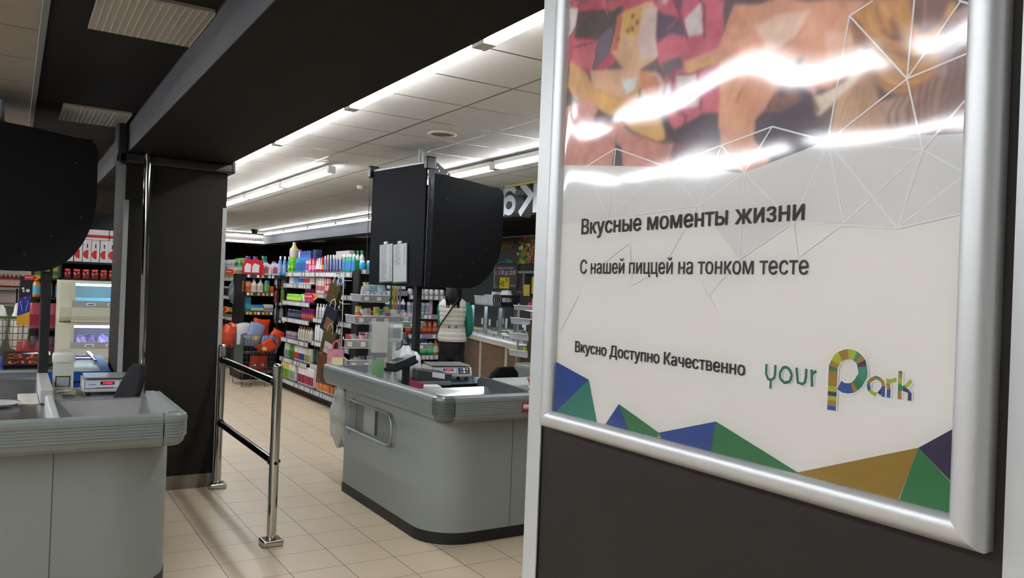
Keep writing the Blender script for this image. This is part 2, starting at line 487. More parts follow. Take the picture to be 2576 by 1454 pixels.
# ------------------------------------------------------------------ the advertising poster on the near column
# artwork coordinates: millimetres on the sheet, u to the right, w up, measured from z = 1.30 m
ART = json.loads('''{"S":[["P",[190,75,90],[[30.0,658.0],[212.0,605.0],[215.0,555.0],[96.0,541.0],[26.0,563.0],[19.0,661.0]]],["P",[72,60,60],[[52.0,636.0],[148.0,614.0],[138.0,587.0],[120.0,561.0],[90.0,547.0],[79.0,551.0],[93.0,587.0],[46.0,597.0],[49.0,622.0]]],["P",[205,100,112],[[46.0,597.0],[92.0,587.0],[86.0,548.0],[43.0,566.0]]],["L",[170,50,60],1.55988,[[46.0,594.0],[92.0,595.0]]],["L",[60,50,50],1.33704,[[47.0,585.0],[90.0,586.0]]],["P",[225,215,212],[[33.0,643.0],[52.0,641.0],[45.0,611.0],[32.0,602.0]]],["L",[60,40,50],1.55988,[[51.0,648.0],[51.0,618.0],[35.0,602.0]]],["L",[190,60,75],1.55988,[[97.0,638.0],[77.0,626.0],[59.0,622.0]]],["L",[200,120,130],2.45124,[[105.0,636.0],[117.0,616.0]]],["P",[205,90,100],[[118.0,632.0],[131.0,628.0],[134.0,615.0],[122.0,617.0]]],["P",[105,90,110],[[93.0,590.0],[126.0,592.0],[120.0,561.0],[90.0,549.0]]],["P",[222,180,140],[[174.0,606.0],[199.0,607.0],[208.0,594.0],[212.0,541.0],[172.0,521.0],[122.0,561.0],[140.0,602.0],[149.0,604.0]]],["P",[200,110,80],[[137.0,606.0],[150.0,599.0],[137.0,559.0],[121.0,561.0]]],["P",[215,172,92],[[151.0,604.0],[186.0,605.0],[179.0,569.0],[151.0,576.0]]],["P",[222,196,186],[[182.0,600.0],[208.0,598.0],[212.0,541.0],[181.0,538.0]]],["P",[110,70,50],[[164.0,599.0],[170.0,597.0],[170.0,592.0],[165.0,594.0]]],["P",[110,70,50],[[173.0,590.0],[178.0,588.0],[178.0,583.0],[173.0,585.0]]],["P",[110,70,50],[[157.0,582.0],[163.0,580.0],[162.0,575.0],[158.0,577.0]]],["P",[110,70,50],[[165.0,583.0],[171.0,581.0],[170.0,576.0],[166.0,577.0]]],["P",[110,70,50],[[136.0,576.0],[142.0,574.0],[142.0,569.0],[137.0,571.0]]],["P",[205,95,112],[[207.0,606.0],[316.0,574.0],[316.0,540.0],[315.0,446.0],[289.0,453.0],[243.0,447.0],[228.0,469.0],[228.0,507.0],[211.0,534.0]]],["P",[88,75,95],[[208.0,594.0],[221.0,583.0],[255.0,564.0],[260.0,548.0],[229.0,557.0],[212.0,552.0]]],["P",[90,75,95],[[235.0,598.0],[251.0,593.0],[248.0,577.0]]],["P",[225,215,210],[[255.0,568.0],[283.0,580.0],[286.0,546.0],[262.0,548.0]]],["P",[85,70,85],[[220.0,529.0],[257.0,526.0],[258.0,512.0],[238.0,505.0],[225.0,510.0]]],["P",[226,212,206],[[232.0,497.0],[243.0,498.0],[243.0,485.0],[233.0,484.0]]],["P",[226,212,206],[[250.0,505.0],[277.0,505.0],[279.0,478.0],[251.0,482.0]]],["P",[226,212,206],[[252.0,475.0],[279.0,474.0],[281.0,463.0],[252.0,466.0]]],["P",[226,212,206],[[235.0,477.0],[245.0,473.0],[244.0,469.0],[236.0,472.0]]],["P",[226,212,206],[[212.0,605.0],[227.0,600.0],[221.0,595.0]]],["L",[140,55,80],3.78828,[[233.0,598.0],[246.0,574.0],[264.0,547.0]]],["L",[80,50,60],1.33704,[[279.0,585.0],[287.0,573.0],[287.0,541.0]]],["L",[195,85,108],1.7827199999999999,[[227.0,564.0],[252.0,577.0],[273.0,585.0]]],["L",[150,60,85],5.0139,[[244.0,515.0],[245.0,486.0],[252.0,465.0],[261.0,457.0],[259.0,448.0]]],["L",[90,55,60],1.7827199999999999,[[280.0,506.0],[285.0,458.0]]],["L",[185,75,98],4.01112,[[231.0,481.0],[312.0,476.0]]],["L",[130,55,70],2.2283999999999997,[[238.0,504.0],[310.0,510.0]]],["P",[68,55,55],[[211.0,534.0],[228.0,507.0],[228.0,469.0],[243.0,447.0],[262.0,425.0],[246.0,426.0],[224.0,458.0],[217.0,477.0],[224.0,499.0],[210.0,522.0]]],["P",[74,60,72],[[243.0,447.0],[289.0,452.0],[317.0,450.0],[318.0,416.0],[259.0,422.0]]],["P",[216,162,100],[[37.0,569.0],[60.0,560.0],[85.0,536.0],[139.0,530.0],[181.0,524.0],[204.0,522.0],[217.0,512.0],[229.0,498.0],[217.0,477.0],[226.0,455.0],[229.0,439.0],[217.0,434.0],[195.0,448.0],[157.0,469.0],[125.0,482.0],[96.0,497.0],[46.0,518.0],[33.0,537.0]]],["P",[222,175,140],[[82.0,550.0],[181.0,529.0],[182.0,507.0],[150.0,504.0],[97.0,524.0]]],["P",[222,180,165],[[204.0,522.0],[217.0,512.0],[229.0,498.0],[217.0,476.0],[205.0,488.0],[209.0,502.0]]],["P",[214,130,85],[[179.0,523.0],[211.0,511.0],[218.0,494.0],[210.0,478.0],[192.0,493.0]]],["P",[226,176,92],[[86.0,521.0],[136.0,502.0],[175.0,478.0],[227.0,448.0],[228.0,437.0],[215.0,436.0],[186.0,449.0],[145.0,473.0],[112.0,491.0],[84.0,510.0]]],["P",[222,228,222],[[151.0,523.0],[175.0,518.0],[177.0,502.0],[160.0,505.0]]],["P",[70,45,40],[[182.0,501.0],[186.0,501.0],[188.0,490.0],[183.0,491.0]]],["P",[225,150,120],[[155.0,502.0],[169.0,498.0],[170.0,490.0],[158.0,494.0]]],["P",[140,85,50],[[203.0,481.0],[209.0,480.0],[208.0,476.0],[203.0,478.0]]],["P",[140,85,50],[[212.0,468.0],[218.0,467.0],[218.0,463.0],[213.0,464.0]]],["P",[140,85,50],[[190.0,477.0],[196.0,476.0],[195.0,473.0],[191.0,474.0]]],["P",[140,85,50],[[169.0,487.0],[175.0,486.0],[175.0,482.0],[170.0,484.0]]],["P",[203,138,122],[[29.0,509.0],[66.0,509.0],[96.0,500.0],[103.0,491.0],[93.0,478.0],[120.0,470.0],[145.0,474.0],[160.0,459.0],[217.0,433.0],[246.0,429.0],[251.0,423.0],[317.0,407.0],[318.0,384.0],[23.0,422.0],[20.0,471.0]]],["P",[220,150,140],[[60.0,512.0],[96.0,502.0],[101.0,491.0],[81.0,485.0]]],["P",[88,50,50],[[95.0,486.0],[112.0,486.0],[137.0,475.0],[113.0,471.0],[98.0,475.0]]],["L",[160,90,80],0.8913599999999999,[[147.0,469.0],[144.0,440.0]]],["P",[235,200,190],[[84.0,479.0],[95.0,476.0],[94.0,461.0],[87.0,462.0]]],["P",[70,62,62],[[144.0,442.0],[156.0,437.0],[161.0,408.0],[139.0,411.0]]],["P",[105,62,68],[[244.0,431.0],[262.0,427.0],[317.0,417.0],[320.0,384.0],[300.0,389.0],[252.0,400.0],[236.0,400.0]]],["P",[190,80,90],[[286.0,415.0],[305.0,407.0],[301.0,397.0],[292.0,406.0]]],["L",[170,100,85],1.1141999999999999,[[173.0,441.0],[195.0,444.0],[208.0,436.0]]],["P",[78,64,76],[[401.0,498.0],[422.0,491.0],[426.0,468.0],[435.0,450.0],[432.0,446.0],[440.0,427.0],[457.0,401.0],[384.0,380.0],[353.0,370.0],[312.0,408.0],[359.0,447.0],[392.0,473.0]]],["P",[132,84,68],[[379.0,456.0],[383.0,465.0],[395.0,471.0],[410.0,462.0],[417.0,449.0],[404.0,439.0],[384.0,442.0]]],["P",[90,55,55],[[388.0,456.0],[395.0,465.0],[403.0,456.0],[396.0,451.0]]],["L",[150,95,80],1.55988,[[375.0,446.0],[394.0,439.0],[417.0,443.0]]],["P",[222,158,126],[[333.0,569.0],[507.0,519.0],[470.0,511.0],[479.0,487.0],[483.0,472.0],[474.0,459.0],[450.0,448.0],[434.0,454.0],[422.0,490.0],[409.0,484.0],[390.0,467.0],[377.0,447.0],[364.0,440.0],[367.0,420.0],[384.0,393.0],[380.0,379.0],[352.0,381.0],[320.0,399.0],[314.0,432.0],[312.0,510.0],[261.0,507.0],[260.0,522.0],[307.0,525.0]]],["P",[226,176,104],[[261.0,518.0],[308.0,517.0],[310.0,508.0],[265.0,508.0]]],["P",[226,165,125],[[315.0,510.0],[362.0,511.0],[392.0,520.0],[365.0,466.0],[345.0,427.0],[320.0,431.0]]],["L",[196,130,100],1.33704,[[406.0,524.0],[363.0,499.0],[338.0,458.0]]],["L",[196,130,100],1.33704,[[392.0,528.0],[342.0,495.0]]],["L",[196,130,100],1.33704,[[425.0,519.0],[393.0,500.0],[365.0,466.0]]],["L",[196,130,100],1.33704,[[352.0,510.0],[327.0,460.0]]],["P",[236,200,178],[[361.0,536.0],[429.0,534.0],[411.0,511.0],[378.0,503.0]]],["L",[190,115,90],1.7827199999999999,[[421.0,491.0],[429.0,464.0],[441.0,450.0]]],["L",[196,120,95],1.1141999999999999,[[440.0,477.0],[447.0,455.0]]],["P",[232,184,158],[[439.0,504.0],[473.0,499.0],[470.0,471.0],[449.0,464.0]]],["P",[190,150,114],[[489.0,475.0],[493.0,461.0],[501.0,439.0],[523.0,394.0],[449.0,399.0],[449.0,408.0],[458.0,435.0],[481.0,457.0]]],["L",[140,100,75],0.66852,[[459.0,403.0],[466.0,428.0],[473.0,443.0]]],["L",[140,100,75],0.66852,[[465.0,402.0],[471.0,427.0],[475.0,444.0]]],["L",[140,100,75],0.66852,[[471.0,401.0],[475.0,426.0],[477.0,446.0]]],["L",[140,100,75],0.66852,[[477.0,400.0],[479.0,425.0],[478.0,447.0]]],["L",[140,100,75],0.66852,[[482.0,400.0],[484.0,424.0],[480.0,449.0]]],["L",[140,100,75],0.66852,[[488.0,399.0],[488.0,423.0],[482.0,450.0]]],["L",[140,100,75],0.66852,[[493.0,398.0],[492.0,422.0],[483.0,451.0]]],["L",[140,100,75],0.66852,[[499.0,397.0],[497.0,421.0],[485.0,453.0]]],["L",[140,100,75],0.66852,[[504.0,397.0],[501.0,420.0],[486.0,454.0]]],["L",[140,100,75],0.66852,[[509.0,396.0],[505.0,419.0],[488.0,456.0]]],["L",[140,100,75],0.66852,[[515.0,395.0],[509.0,418.0],[490.0,457.0]]],["L",[140,100,75],0.66852,[[520.0,394.0],[513.0,418.0],[491.0,459.0]]],["P",[200,140,76],[[470.0,516.0],[487.0,527.0],[570.0,502.0],[569.0,489.0],[560.0,480.0],[557.0,453.0],[547.0,442.0],[529.0,435.0],[512.0,441.0],[496.0,451.0],[489.0,471.0],[480.0,488.0]]],["P",[140,88,62],[[470.0,515.0],[481.0,511.0],[496.0,476.0],[502.0,452.0],[496.0,451.0],[489.0,471.0]]],["P",[118,74,68],[[525.0,515.0],[565.0,504.0],[557.0,484.0],[543.0,480.0],[533.0,490.0]]],["P",[140,88,66],[[509.0,506.0],[515.0,497.0],[524.0,478.0],[516.0,481.0],[508.0,500.0]]],["P",[134,84,62],[[501.0,502.0],[508.0,490.0],[528.0,474.0],[516.0,478.0],[503.0,490.0]]],["L",[222,164,92],2.2283999999999997,[[487.0,518.0],[495.0,498.0],[512.0,480.0],[535.0,471.0],[554.0,470.0]]],["L",[222,166,92],2.2283999999999997,[[493.0,476.0],[513.0,463.0],[535.0,455.0],[554.0,459.0]]],["L",[228,174,100],2.2283999999999997,[[499.0,460.0],[519.0,447.0],[541.0,444.0]]],["L",[216,156,86],2.2283999999999997,[[515.0,510.0],[521.0,493.0],[538.0,479.0],[554.0,477.0]]],["L",[150,98,58],2.2283999999999997,[[488.0,491.0],[508.0,473.0],[533.0,463.0],[553.0,462.0]]],["L",[160,104,60],2.2283999999999997,[[502.0,452.0],[523.0,442.0],[542.0,442.0]]],["L",[150,98,62],2.2283999999999997,[[494.0,519.0],[501.0,502.0]]],["L",[224,166,96],2.2283999999999997,[[499.0,519.0],[507.0,507.0]]],["L",[170,110,92],2.2283999999999997,[[541.0,506.0],[543.0,484.0]]],["P",[172,134,118],[[569.0,490.0],[575.0,495.0],[584.0,498.0],[589.0,385.0],[527.0,391.0],[503.0,433.0],[529.0,435.0],[547.0,442.0],[557.0,453.0],[560.0,480.0]]],["L",[104,74,72],1.22562,[[561.0,487.0],[561.0,452.0],[553.0,393.0]]],["L",[104,74,72],1.22562,[[564.0,488.0],[563.0,452.0],[556.0,392.0]]],["L",[104,74,72],1.22562,[[567.0,488.0],[566.0,451.0],[560.0,392.0]]],["L",[104,74,72],1.22562,[[570.0,488.0],[568.0,451.0],[563.0,391.0]]],["L",[104,74,72],1.22562,[[572.0,488.0],[570.0,450.0],[567.0,391.0]]],["L",[104,74,72],1.22562,[[575.0,489.0],[573.0,449.0],[570.0,390.0]]],["L",[104,74,72],1.22562,[[578.0,489.0],[575.0,449.0],[573.0,390.0]]],["L",[104,74,72],1.22562,[[581.0,489.0],[577.0,448.0],[577.0,389.0]]],["L",[104,74,72],1.22562,[[583.0,489.0],[580.0,448.0],[580.0,389.0]]],["L",[104,72,66],1.22562,[[554.0,444.0],[547.0,419.0],[549.0,392.0]]],["L",[104,72,66],1.22562,[[548.0,442.0],[541.0,419.0],[542.0,393.0]]],["L",[104,72,66],1.22562,[[541.0,440.0],[535.0,419.0],[536.0,394.0]]],["L",[104,72,66],1.22562,[[535.0,438.0],[528.0,419.0],[529.0,395.0]]],["L",[104,72,66],1.22562,[[529.0,436.0],[521.0,420.0],[522.0,396.0]]],["L",[104,72,66],1.22562,[[522.0,434.0],[515.0,420.0],[516.0,397.0]]],["P",[236,222,200],[[480.0,487.0],[484.0,487.0],[488.0,475.0],[487.0,461.0],[478.0,450.0],[458.0,435.0],[441.0,426.0],[437.0,427.0],[432.0,446.0],[442.0,445.0],[465.0,452.0],[477.0,464.0],[480.0,476.0]]],["L",[200,140,110],0.8913599999999999,[[487.0,462.0],[478.0,450.0],[458.0,435.0],[441.0,426.0]]],["L",[150,95,75],0.8913599999999999,[[481.0,485.0],[480.0,473.0],[472.0,460.0],[457.0,450.0],[442.0,445.0]]],["P",[226,172,162],[[416.0,472.0],[421.0,472.0],[427.0,461.0],[439.0,449.0],[432.0,445.0],[423.0,455.0],[418.0,463.0]]],["P",[120,110,110],[[421.0,459.0],[427.0,460.0],[429.0,456.0],[424.0,454.0]]],["P",[150,105,90],[[431.0,442.0],[434.0,443.0],[441.0,432.0],[439.0,427.0],[436.0,430.0]]],["P",[110,95,80],[[481.0,462.0],[482.0,462.0],[482.0,461.0],[481.0,461.0]]],["P",[110,95,80],[[469.0,452.0],[471.0,452.0],[471.0,450.0],[470.0,451.0]]],["P",[110,95,80],[[465.0,448.0],[466.0,448.0],[466.0,447.0],[465.0,447.0]]],["P",[110,95,80],[[452.0,443.0],[453.0,442.0],[453.0,441.0],[452.0,441.0]]],["P",[110,95,80],[[482.0,468.0],[484.0,468.0],[484.0,467.0],[483.0,467.0]]]],"bound":[[20.0,429.0],[144.0,414.0],[236.0,402.0],[352.0,383.0],[453.0,403.0],[589.0,390.0]],"facet":[[22.0,345.0],[123.0,347.0],[289.0,353.0],[350.0,292.0],[417.0,328.0],[472.0,324.0],[524.0,317.0],[588.0,327.0]],"Lw":[[[142.0,436.0],[235.0,403.0]],[[78.0,419.0],[142.0,436.0]],[[142.0,436.0],[140.0,414.0]],[[235.0,403.0],[320.0,416.0]],[[320.0,416.0],[307.0,390.0]],[[320.0,416.0],[353.0,383.0]],[[353.0,383.0],[387.0,426.0]],[[387.0,426.0],[452.0,402.0]],[[387.0,426.0],[320.0,416.0]],[[452.0,402.0],[470.0,515.0]],[[452.0,402.0],[528.0,445.0]],[[470.0,515.0],[528.0,445.0]],[[470.0,515.0],[493.0,522.0]],[[528.0,445.0],[532.0,515.0]],[[528.0,445.0],[571.0,499.0]],[[528.0,445.0],[583.0,456.0]],[[528.0,445.0],[544.0,382.0]],[[544.0,382.0],[582.0,422.0]],[[571.0,499.0],[582.0,493.0]],[[571.0,499.0],[566.0,508.0]]],"Ll":[[[235.0,403.0],[289.0,353.0]],[[235.0,403.0],[144.0,357.0]],[[289.0,353.0],[353.0,383.0]],[[307.0,390.0],[289.0,353.0]],[[353.0,383.0],[350.0,292.0]],[[353.0,383.0],[417.0,328.0]],[[417.0,328.0],[452.0,402.0]],[[452.0,402.0],[472.0,324.0]],[[452.0,402.0],[524.0,317.0]],[[452.0,402.0],[544.0,382.0]],[[544.0,382.0],[581.0,358.0]],[[544.0,382.0],[472.0,324.0]],[[544.0,382.0],[524.0,317.0]],[[581.0,359.0],[524.0,317.0]],[[417.0,328.0],[524.0,317.0]],[[472.0,324.0],[423.0,293.0]],[[417.0,328.0],[423.0,293.0]],[[417.0,328.0],[350.0,292.0]],[[350.0,292.0],[311.0,255.0]],[[289.0,353.0],[350.0,292.0]],[[289.0,353.0],[243.0,294.0]],[[289.0,353.0],[123.0,347.0]],[[524.0,317.0],[582.0,327.0]],[[146.0,334.0],[257.0,278.0]],[[176.0,316.0],[183.0,263.0]],[[183.0,263.0],[89.0,272.0]],[[183.0,263.0],[220.0,278.0]],[[89.0,272.0],[176.0,316.0]],[[89.0,272.0],[32.0,275.0]],[[28.0,325.0],[89.0,272.0]],[[89.0,406.0],[133.0,348.0]],[[140.0,414.0],[133.0,348.0]],[[32.0,339.0],[123.0,340.0]],[[252.0,318.0],[308.0,255.0]],[[308.0,255.0],[320.0,241.0]],[[281.0,254.0],[297.0,246.0]],[[297.0,246.0],[312.0,255.0]],[[39.0,200.0],[78.0,249.0]]],"tri":[[[38,72,140],[[23.0,155.0],[105.0,138.0],[40.0,87.0],[26.0,85.0]]],[[52,128,112],[[105.0,138.0],[126.0,80.0],[31.0,82.0]]],[[40,72,140],[[167.0,115.0],[189.0,81.0],[140.0,80.0]]],[[46,118,72],[[167.0,115.0],[240.0,92.0],[247.0,85.0],[240.0,81.0],[189.0,81.0]]],[[176,134,32],[[240.0,92.0],[248.0,86.0],[237.0,82.0]]],[[40,72,140],[[240.0,92.0],[327.0,119.0],[322.0,81.0],[247.0,82.0]]],[[46,118,72],[[327.0,119.0],[433.0,87.0],[432.0,80.0],[321.0,81.0]]],[[150,118,38],[[432.0,87.0],[550.0,133.0],[533.0,83.0],[434.0,83.0]]],[[34,118,66],[[550.0,133.0],[583.0,106.0],[584.0,83.0],[534.0,83.0]]],[[42,28,66],[[550.0,133.0],[584.0,158.0],[584.0,106.0]]]],"T":{"t1":[[78.0,329.0],[429.0,331.0],[77.0,354.0],[428.0,346.0]],"t2":[[78.0,277.0],[436.0,278.0],[79.0,297.0],[436.0,291.0]],"t3":[[74.0,172.0],[363.0,173.0],[74.0,186.0],[363.0,189.0]]},"your":[[[391.0,187.0],[391.0,177.0],[394.0,172.0],[398.0,172.0],[401.0,174.0],[402.0,178.0],[402.0,187.0]],[[397.0,171.0],[397.0,163.0]],[[422.0,179.0],[421.0,177.0],[421.0,175.0],[420.0,174.0],[419.0,172.0],[417.0,172.0],[415.0,171.0],[413.0,171.0],[412.0,172.0],[410.0,173.0],[409.0,174.0],[408.0,176.0],[408.0,178.0],[408.0,180.0],[409.0,182.0],[410.0,183.0],[411.0,185.0],[413.0,186.0],[415.0,186.0],[416.0,186.0],[418.0,185.0],[419.0,184.0],[420.0,183.0],[421.0,181.0],[422.0,179.0]],[[427.0,187.0],[428.0,179.0],[429.0,173.0],[434.0,172.0],[437.0,174.0],[438.0,179.0],[438.0,187.0]],[[444.0,187.0],[445.0,171.0]],[[444.0,181.0],[446.0,184.0],[449.0,186.0]]],"park":[[12.0,[[474.0,176.0],[478.0,174.0],[483.0,174.0],[487.0,175.0],[490.0,177.0],[493.0,180.0],[495.0,184.0],[497.0,187.0],[497.0,191.0],[496.0,195.0],[495.0,199.0],[492.0,202.0],[489.0,204.0],[485.0,205.0],[482.0,205.0],[478.0,204.0],[474.0,202.0],[471.0,200.0],[469.0,196.0],[467.0,192.0],[467.0,188.0],[467.0,184.0],[467.0,179.0],[467.0,174.0],[467.0,169.0],[467.0,165.0],[467.0,161.0],[467.0,156.0],[467.0,152.0]],[[42,78,145],[42,78,145],[42,78,145],[160,120,40],[48,118,76],[48,118,76],[60,135,115],[60,135,115],[60,135,115],[60,45,85],[160,120,40],[60,135,115],[165,175,48],[165,175,48],[160,120,40],[160,120,40],[165,175,48],[165,175,48],[160,120,40],[48,118,76],[160,120,40],[160,120,40],[160,120,40],[165,175,48],[60,45,85],[165,175,48],[160,120,40],[42,78,145],[42,78,145],[160,120,40]]],[4.2,[[513.0,173.0],[516.0,177.0],[517.0,180.0],[516.0,184.0],[513.0,186.0],[510.0,187.0],[506.0,185.0],[503.0,182.0],[503.0,179.0],[504.0,175.0],[507.0,173.0],[510.0,172.0]],[[60,45,85],[160,120,40],[160,120,40],[160,120,40],[60,135,115],[160,120,40],[160,120,40],[60,135,115],[42,78,145],[165,175,48],[165,175,48],[60,45,85]]],[4.2,[[517.0,180.0],[517.0,176.0],[517.0,171.0]],[[42,78,145],[42,78,145]]],[4.2,[[521.0,187.0],[521.0,183.0],[522.0,178.0],[522.0,171.0]],[[165,175,48],[160,120,40],[42,78,145]]],[4.2,[[522.0,183.0],[523.0,185.0],[528.0,187.0]],[[165,175,48],[165,175,48]]],[4.2,[[532.0,195.0],[532.0,193.0],[532.0,189.0],[532.0,184.0],[532.0,178.0],[532.0,171.0]],[[48,118,76],[160,120,40],[165,175,48],[48,118,76],[160,120,40]]],[4.2,[[533.0,180.0],[537.0,182.0],[542.0,188.0]],[[48,118,76],[165,175,48]]],[4.2,[[535.0,180.0],[539.0,179.0],[541.0,177.0],[541.0,171.0]],[[60,45,85],[42,78,145],[60,45,85]]]]}''')

PX = 0.642
def PP(p, d=0.0):
    return (PX - d, 0.92 - p[0] / 1000.0, 1.30 + p[1] / 1000.0)
poster = thing('advertising_poster', 'large glossy food advertising poster in a silver snap frame on the dark column', 'poster', (0.655, 0.615, 1.362))
PB = Vector((-0.655, -0.615, -1.362))
U0, U1, W0, W1 = 31.0, 581.0, 86.0, 880.0      # visible sheet
def paper_mat():
    m = bpy.data.materials.new('paper'); m.use_nodes = True
    nt = m.node_tree; b = nt.nodes['Principled BSDF']
    b.inputs['Roughness'].default_value = 0.6
    a = nt.nodes.new('ShaderNodeVertexColor'); a.layer_name = 'print'
    nt.links.new(a.outputs[0], b.inputs['Base Color'])
    return m
PAPER = mat('eae6df', 0.6)
# white sheet
b = MB(); b.M = Matrix.Translation(PB)
b.box(PX, PX + 0.004, 0.92 - U1 / 1000 - .01, 0.92 - U0 / 1000 + .01, 1.30 + W0 / 1000 - .01, 1.30 + W1 / 1000, PAPER)
# grey facetted field
bd = ART['bound']; fc = ART['facet']
poly = [(max(U0, min(U1, p[0])), p[1]) for p in bd] + [(max(U0, min(U1, p[0])), p[1]) for p in reversed(fc)]
b.add([PP(p, .0003) for p in poly], [tuple(range(len(poly)))], mat('dedcd8', 0.6))
# rasterised print of the food photograph, as coloured cells of the sheet
def inside(poly, x, y):
    c = False; n = len(poly); j = n - 1
    for i in range(n):
        yi, yj = poly[i][1], poly[j][1]
        if (yi > y) != (yj > y) and x < (poly[j][0] - poly[i][0]) * (y - yi) / (yj - yi) + poly[i][0]: c = not c
        j = i
    return c
STEP = 1.5
lowb = min(p[1] for p in bd)
nx = int((U1 - U0) / STEP) + 1
W_top = 760.0
ny = int((W_top - lowb) / STEP) + 2
import numpy as np
xs = U0 + np.arange(nx) * STEP
ys = lowb + np.arange(ny) * STEP
X, Y = np.meshgrid(xs, ys)
rng = np.random.RandomState(3)
def vnoise(sc, seed):
    r = np.random.RandomState(seed)
    gx, gy = int(nx * STEP / sc) + 3, int(ny * STEP / sc) + 3
    g = r.rand(gy, gx)
    fx, fy = (X - U0) / sc, (Y - lowb) / sc
    ix, iy = fx.astype(int), fy.astype(int)
    tx, ty = fx - ix, fy - iy
    tx = tx * tx * (3 - 2 * tx); ty = ty * ty * (3 - 2 * ty)
    return (g[iy, ix] * (1 - tx) + g[iy, ix + 1] * tx) * (1 - ty) + (g[iy + 1, ix] * (1 - tx) + g[iy + 1, ix + 1] * tx) * ty
img = np.zeros((ny, nx, 3)); img[:] = (96, 76, 80)
wx = X + (vnoise(30, 1) - .5) * 9; wy = Y + (vnoise(30, 2) - .5) * 9
def pmask(poly):
    msk = np.zeros(X.shape, bool); n = len(poly); j = n - 1
    for i in range(n):
        xi, yi = poly[i]; xj, yj = poly[j]
        if yi != yj:
            cnd = ((yi > wy) != (yj > wy)) & (wx < (xj - xi) * (wy - yi) / (yj - yi) + xi)
            msk ^= cnd
        j = i
    return msk
def blur(a, k=1):
    for _ in range(k):
        p = np.pad(a, 1, mode='edge'); a = (p[1:-1, 1:-1] * 4 + p[:-2, 1:-1] + p[2:, 1:-1] + p[1:-1, :-2] + p[1:-1, 2:]) / 8
    return a
tex = (vnoise(40, 5) - .5) * 36 + (vnoise(12, 6) - .5) * 22 + (vnoise(5, 7) - .5) * 12
for s_ in ART['S']:
    if s_[0] == 'P':
        a = blur(pmask(s_[2]).astype(float), 3); col = s_[1]
    else:
        a = np.zeros(X.shape); w = s_[2]; col = s_[1]
        for p, q in zip(s_[3][:-1], s_[3][1:]):
            dx, dy = q[0] - p[0], q[1] - p[1]; L2 = dx * dx + dy * dy + 1e-6
            t = np.clip(((wx - p[0]) * dx + (wy - p[1]) * dy) / L2, 0, 1)
            d = np.hypot(wx - p[0] - t * dx, wy - p[1] - t * dy)
            a = np.maximum(a, np.clip((w / 2 - d) / 2.4 + .5, 0, 1))
    a = a[..., None]
    sat = 1.0 if max(col) > 120 else 0.4
    img = img * (1 - a) + (np.array(col, float)[None, None] + tex[..., None] * np.array((1, .95, .85)) * sat) * a
img = img * 0.86 + 30  # lifts the print towards light grey: the whitish reflection haze, painted in
for ch in range(3): img[..., ch] = blur(img[..., ch], 2)
img = np.clip(img, 8, 250) / 255.0
lim = np.where(img <= 0.04045, img / 12.92, ((img + 0.055) / 1.055) ** 2.4)
# keep only what lies above the printed edge
bx = [p[0] for p in bd]; bw = [p[1] for p in bd]
edge = np.interp(xs, bx, bw)
vvv = []; fff = []
idx = {}
for j in range(ny):
    for i in range(nx):
        yy = max(ys[j], edge[i])
        vvv.append(PP((xs[i], yy), .0005))
for j in range(ny - 1):
    for i in range(nx - 1):
        if ys[j + 1] > edge[i] or ys[j + 1] > edge[i + 1]:
            o_ = j * nx + i
            fff.append((o_, o_ + 1, o_ + nx + 1, o_ + nx))
b.add(vvv, fff, paper_mat())
colors = lim.reshape(-1, 3)
nbefore = len(b.v) - len(vvv)
# plain upper part of the photograph (out of sight above)
def strip(p, q, w, mt, d):
    p = Vector(p); q = Vector(q); t = (q - p)
    if t.length < 1e-6: return
    t.normalize(); nn = Vector((-t.y, t.x)) * w / 2
    b.add([PP(p - nn, d), PP(q - nn, d), PP(q + nn, d), PP(p + nn, d)], [(0, 1, 2, 3)], mt)
def clipseg(p, q):
    p = Vector(p); q = Vector(q)
    for _ in range(2):
        if p.x > q.x: p, q = q, p
        if q.x > U1 and q.x != p.x: q = p + (q - p) * ((U1 - p.x) / (q.x - p.x))
        if p.x < U0 and q.x != p.x: p = q + (p - q) * ((q.x - U0) / (q.x - p.x))
    return p, q
LW = mat('f0eeec', 0.6); LL = mat('e9e9e6', 0.6)
for k, a in enumerate(ART['Ll']): strip(*clipseg(*a), 1.5, LL, .0005 + k * 8e-6)
for k, a in enumerate(ART['Lw']): strip(*clipseg(*a), 1.7, LW, .0009 + k * 8e-6)
for k, (c_, pts) in enumerate(ART['tri']):
    pts = [(max(U0 - 3, min(U1 + 3, p[0])), max(W0 - 3, p[1])) for p in pts]
    b.add([PP(p, .0005 + .00002 * k) for p in pts], [tuple(range(len(pts)))], mat(tuple(c_), 0.6))
RT = Matrix(((0, 0, -1, 0), (-1, 0, 0, 0), (0, 1, 0, 0), (0, 0, 0, 1)))     # text x -> -Y, text y -> +Z, normal -> -X
def ptext(s_, u, w, h, width, bold, mt):
    for k in range(3 if bold else 1):
        dx = (0, -bold, bold)[k]
        b.text(s_, h / 1000, Matrix.Translation(PP((u + dx, w), .0009 + k * .0002)) @ RT, mt, width=width / 1000)
        if bold: b.text(s_, h / 1000, Matrix.Translation(PP((u + dx, w + bold * .7), .0010 + k * .0002)) @ RT, mt, width=width / 1000)
INK = mat('34322f', 0.6)
ptext('Вкусные моменты жизни', 78, 329.5, 20.5, 351, 0.55, INK)
ptext('С нашей пиццей на тонком тесте', 78, 277, 18.5, 358, 0.12, INK)
ptext('Вкусно Доступно Качественно', 74, 172, 14.5, 290, 0.36, mat('201e1c', 0.6))
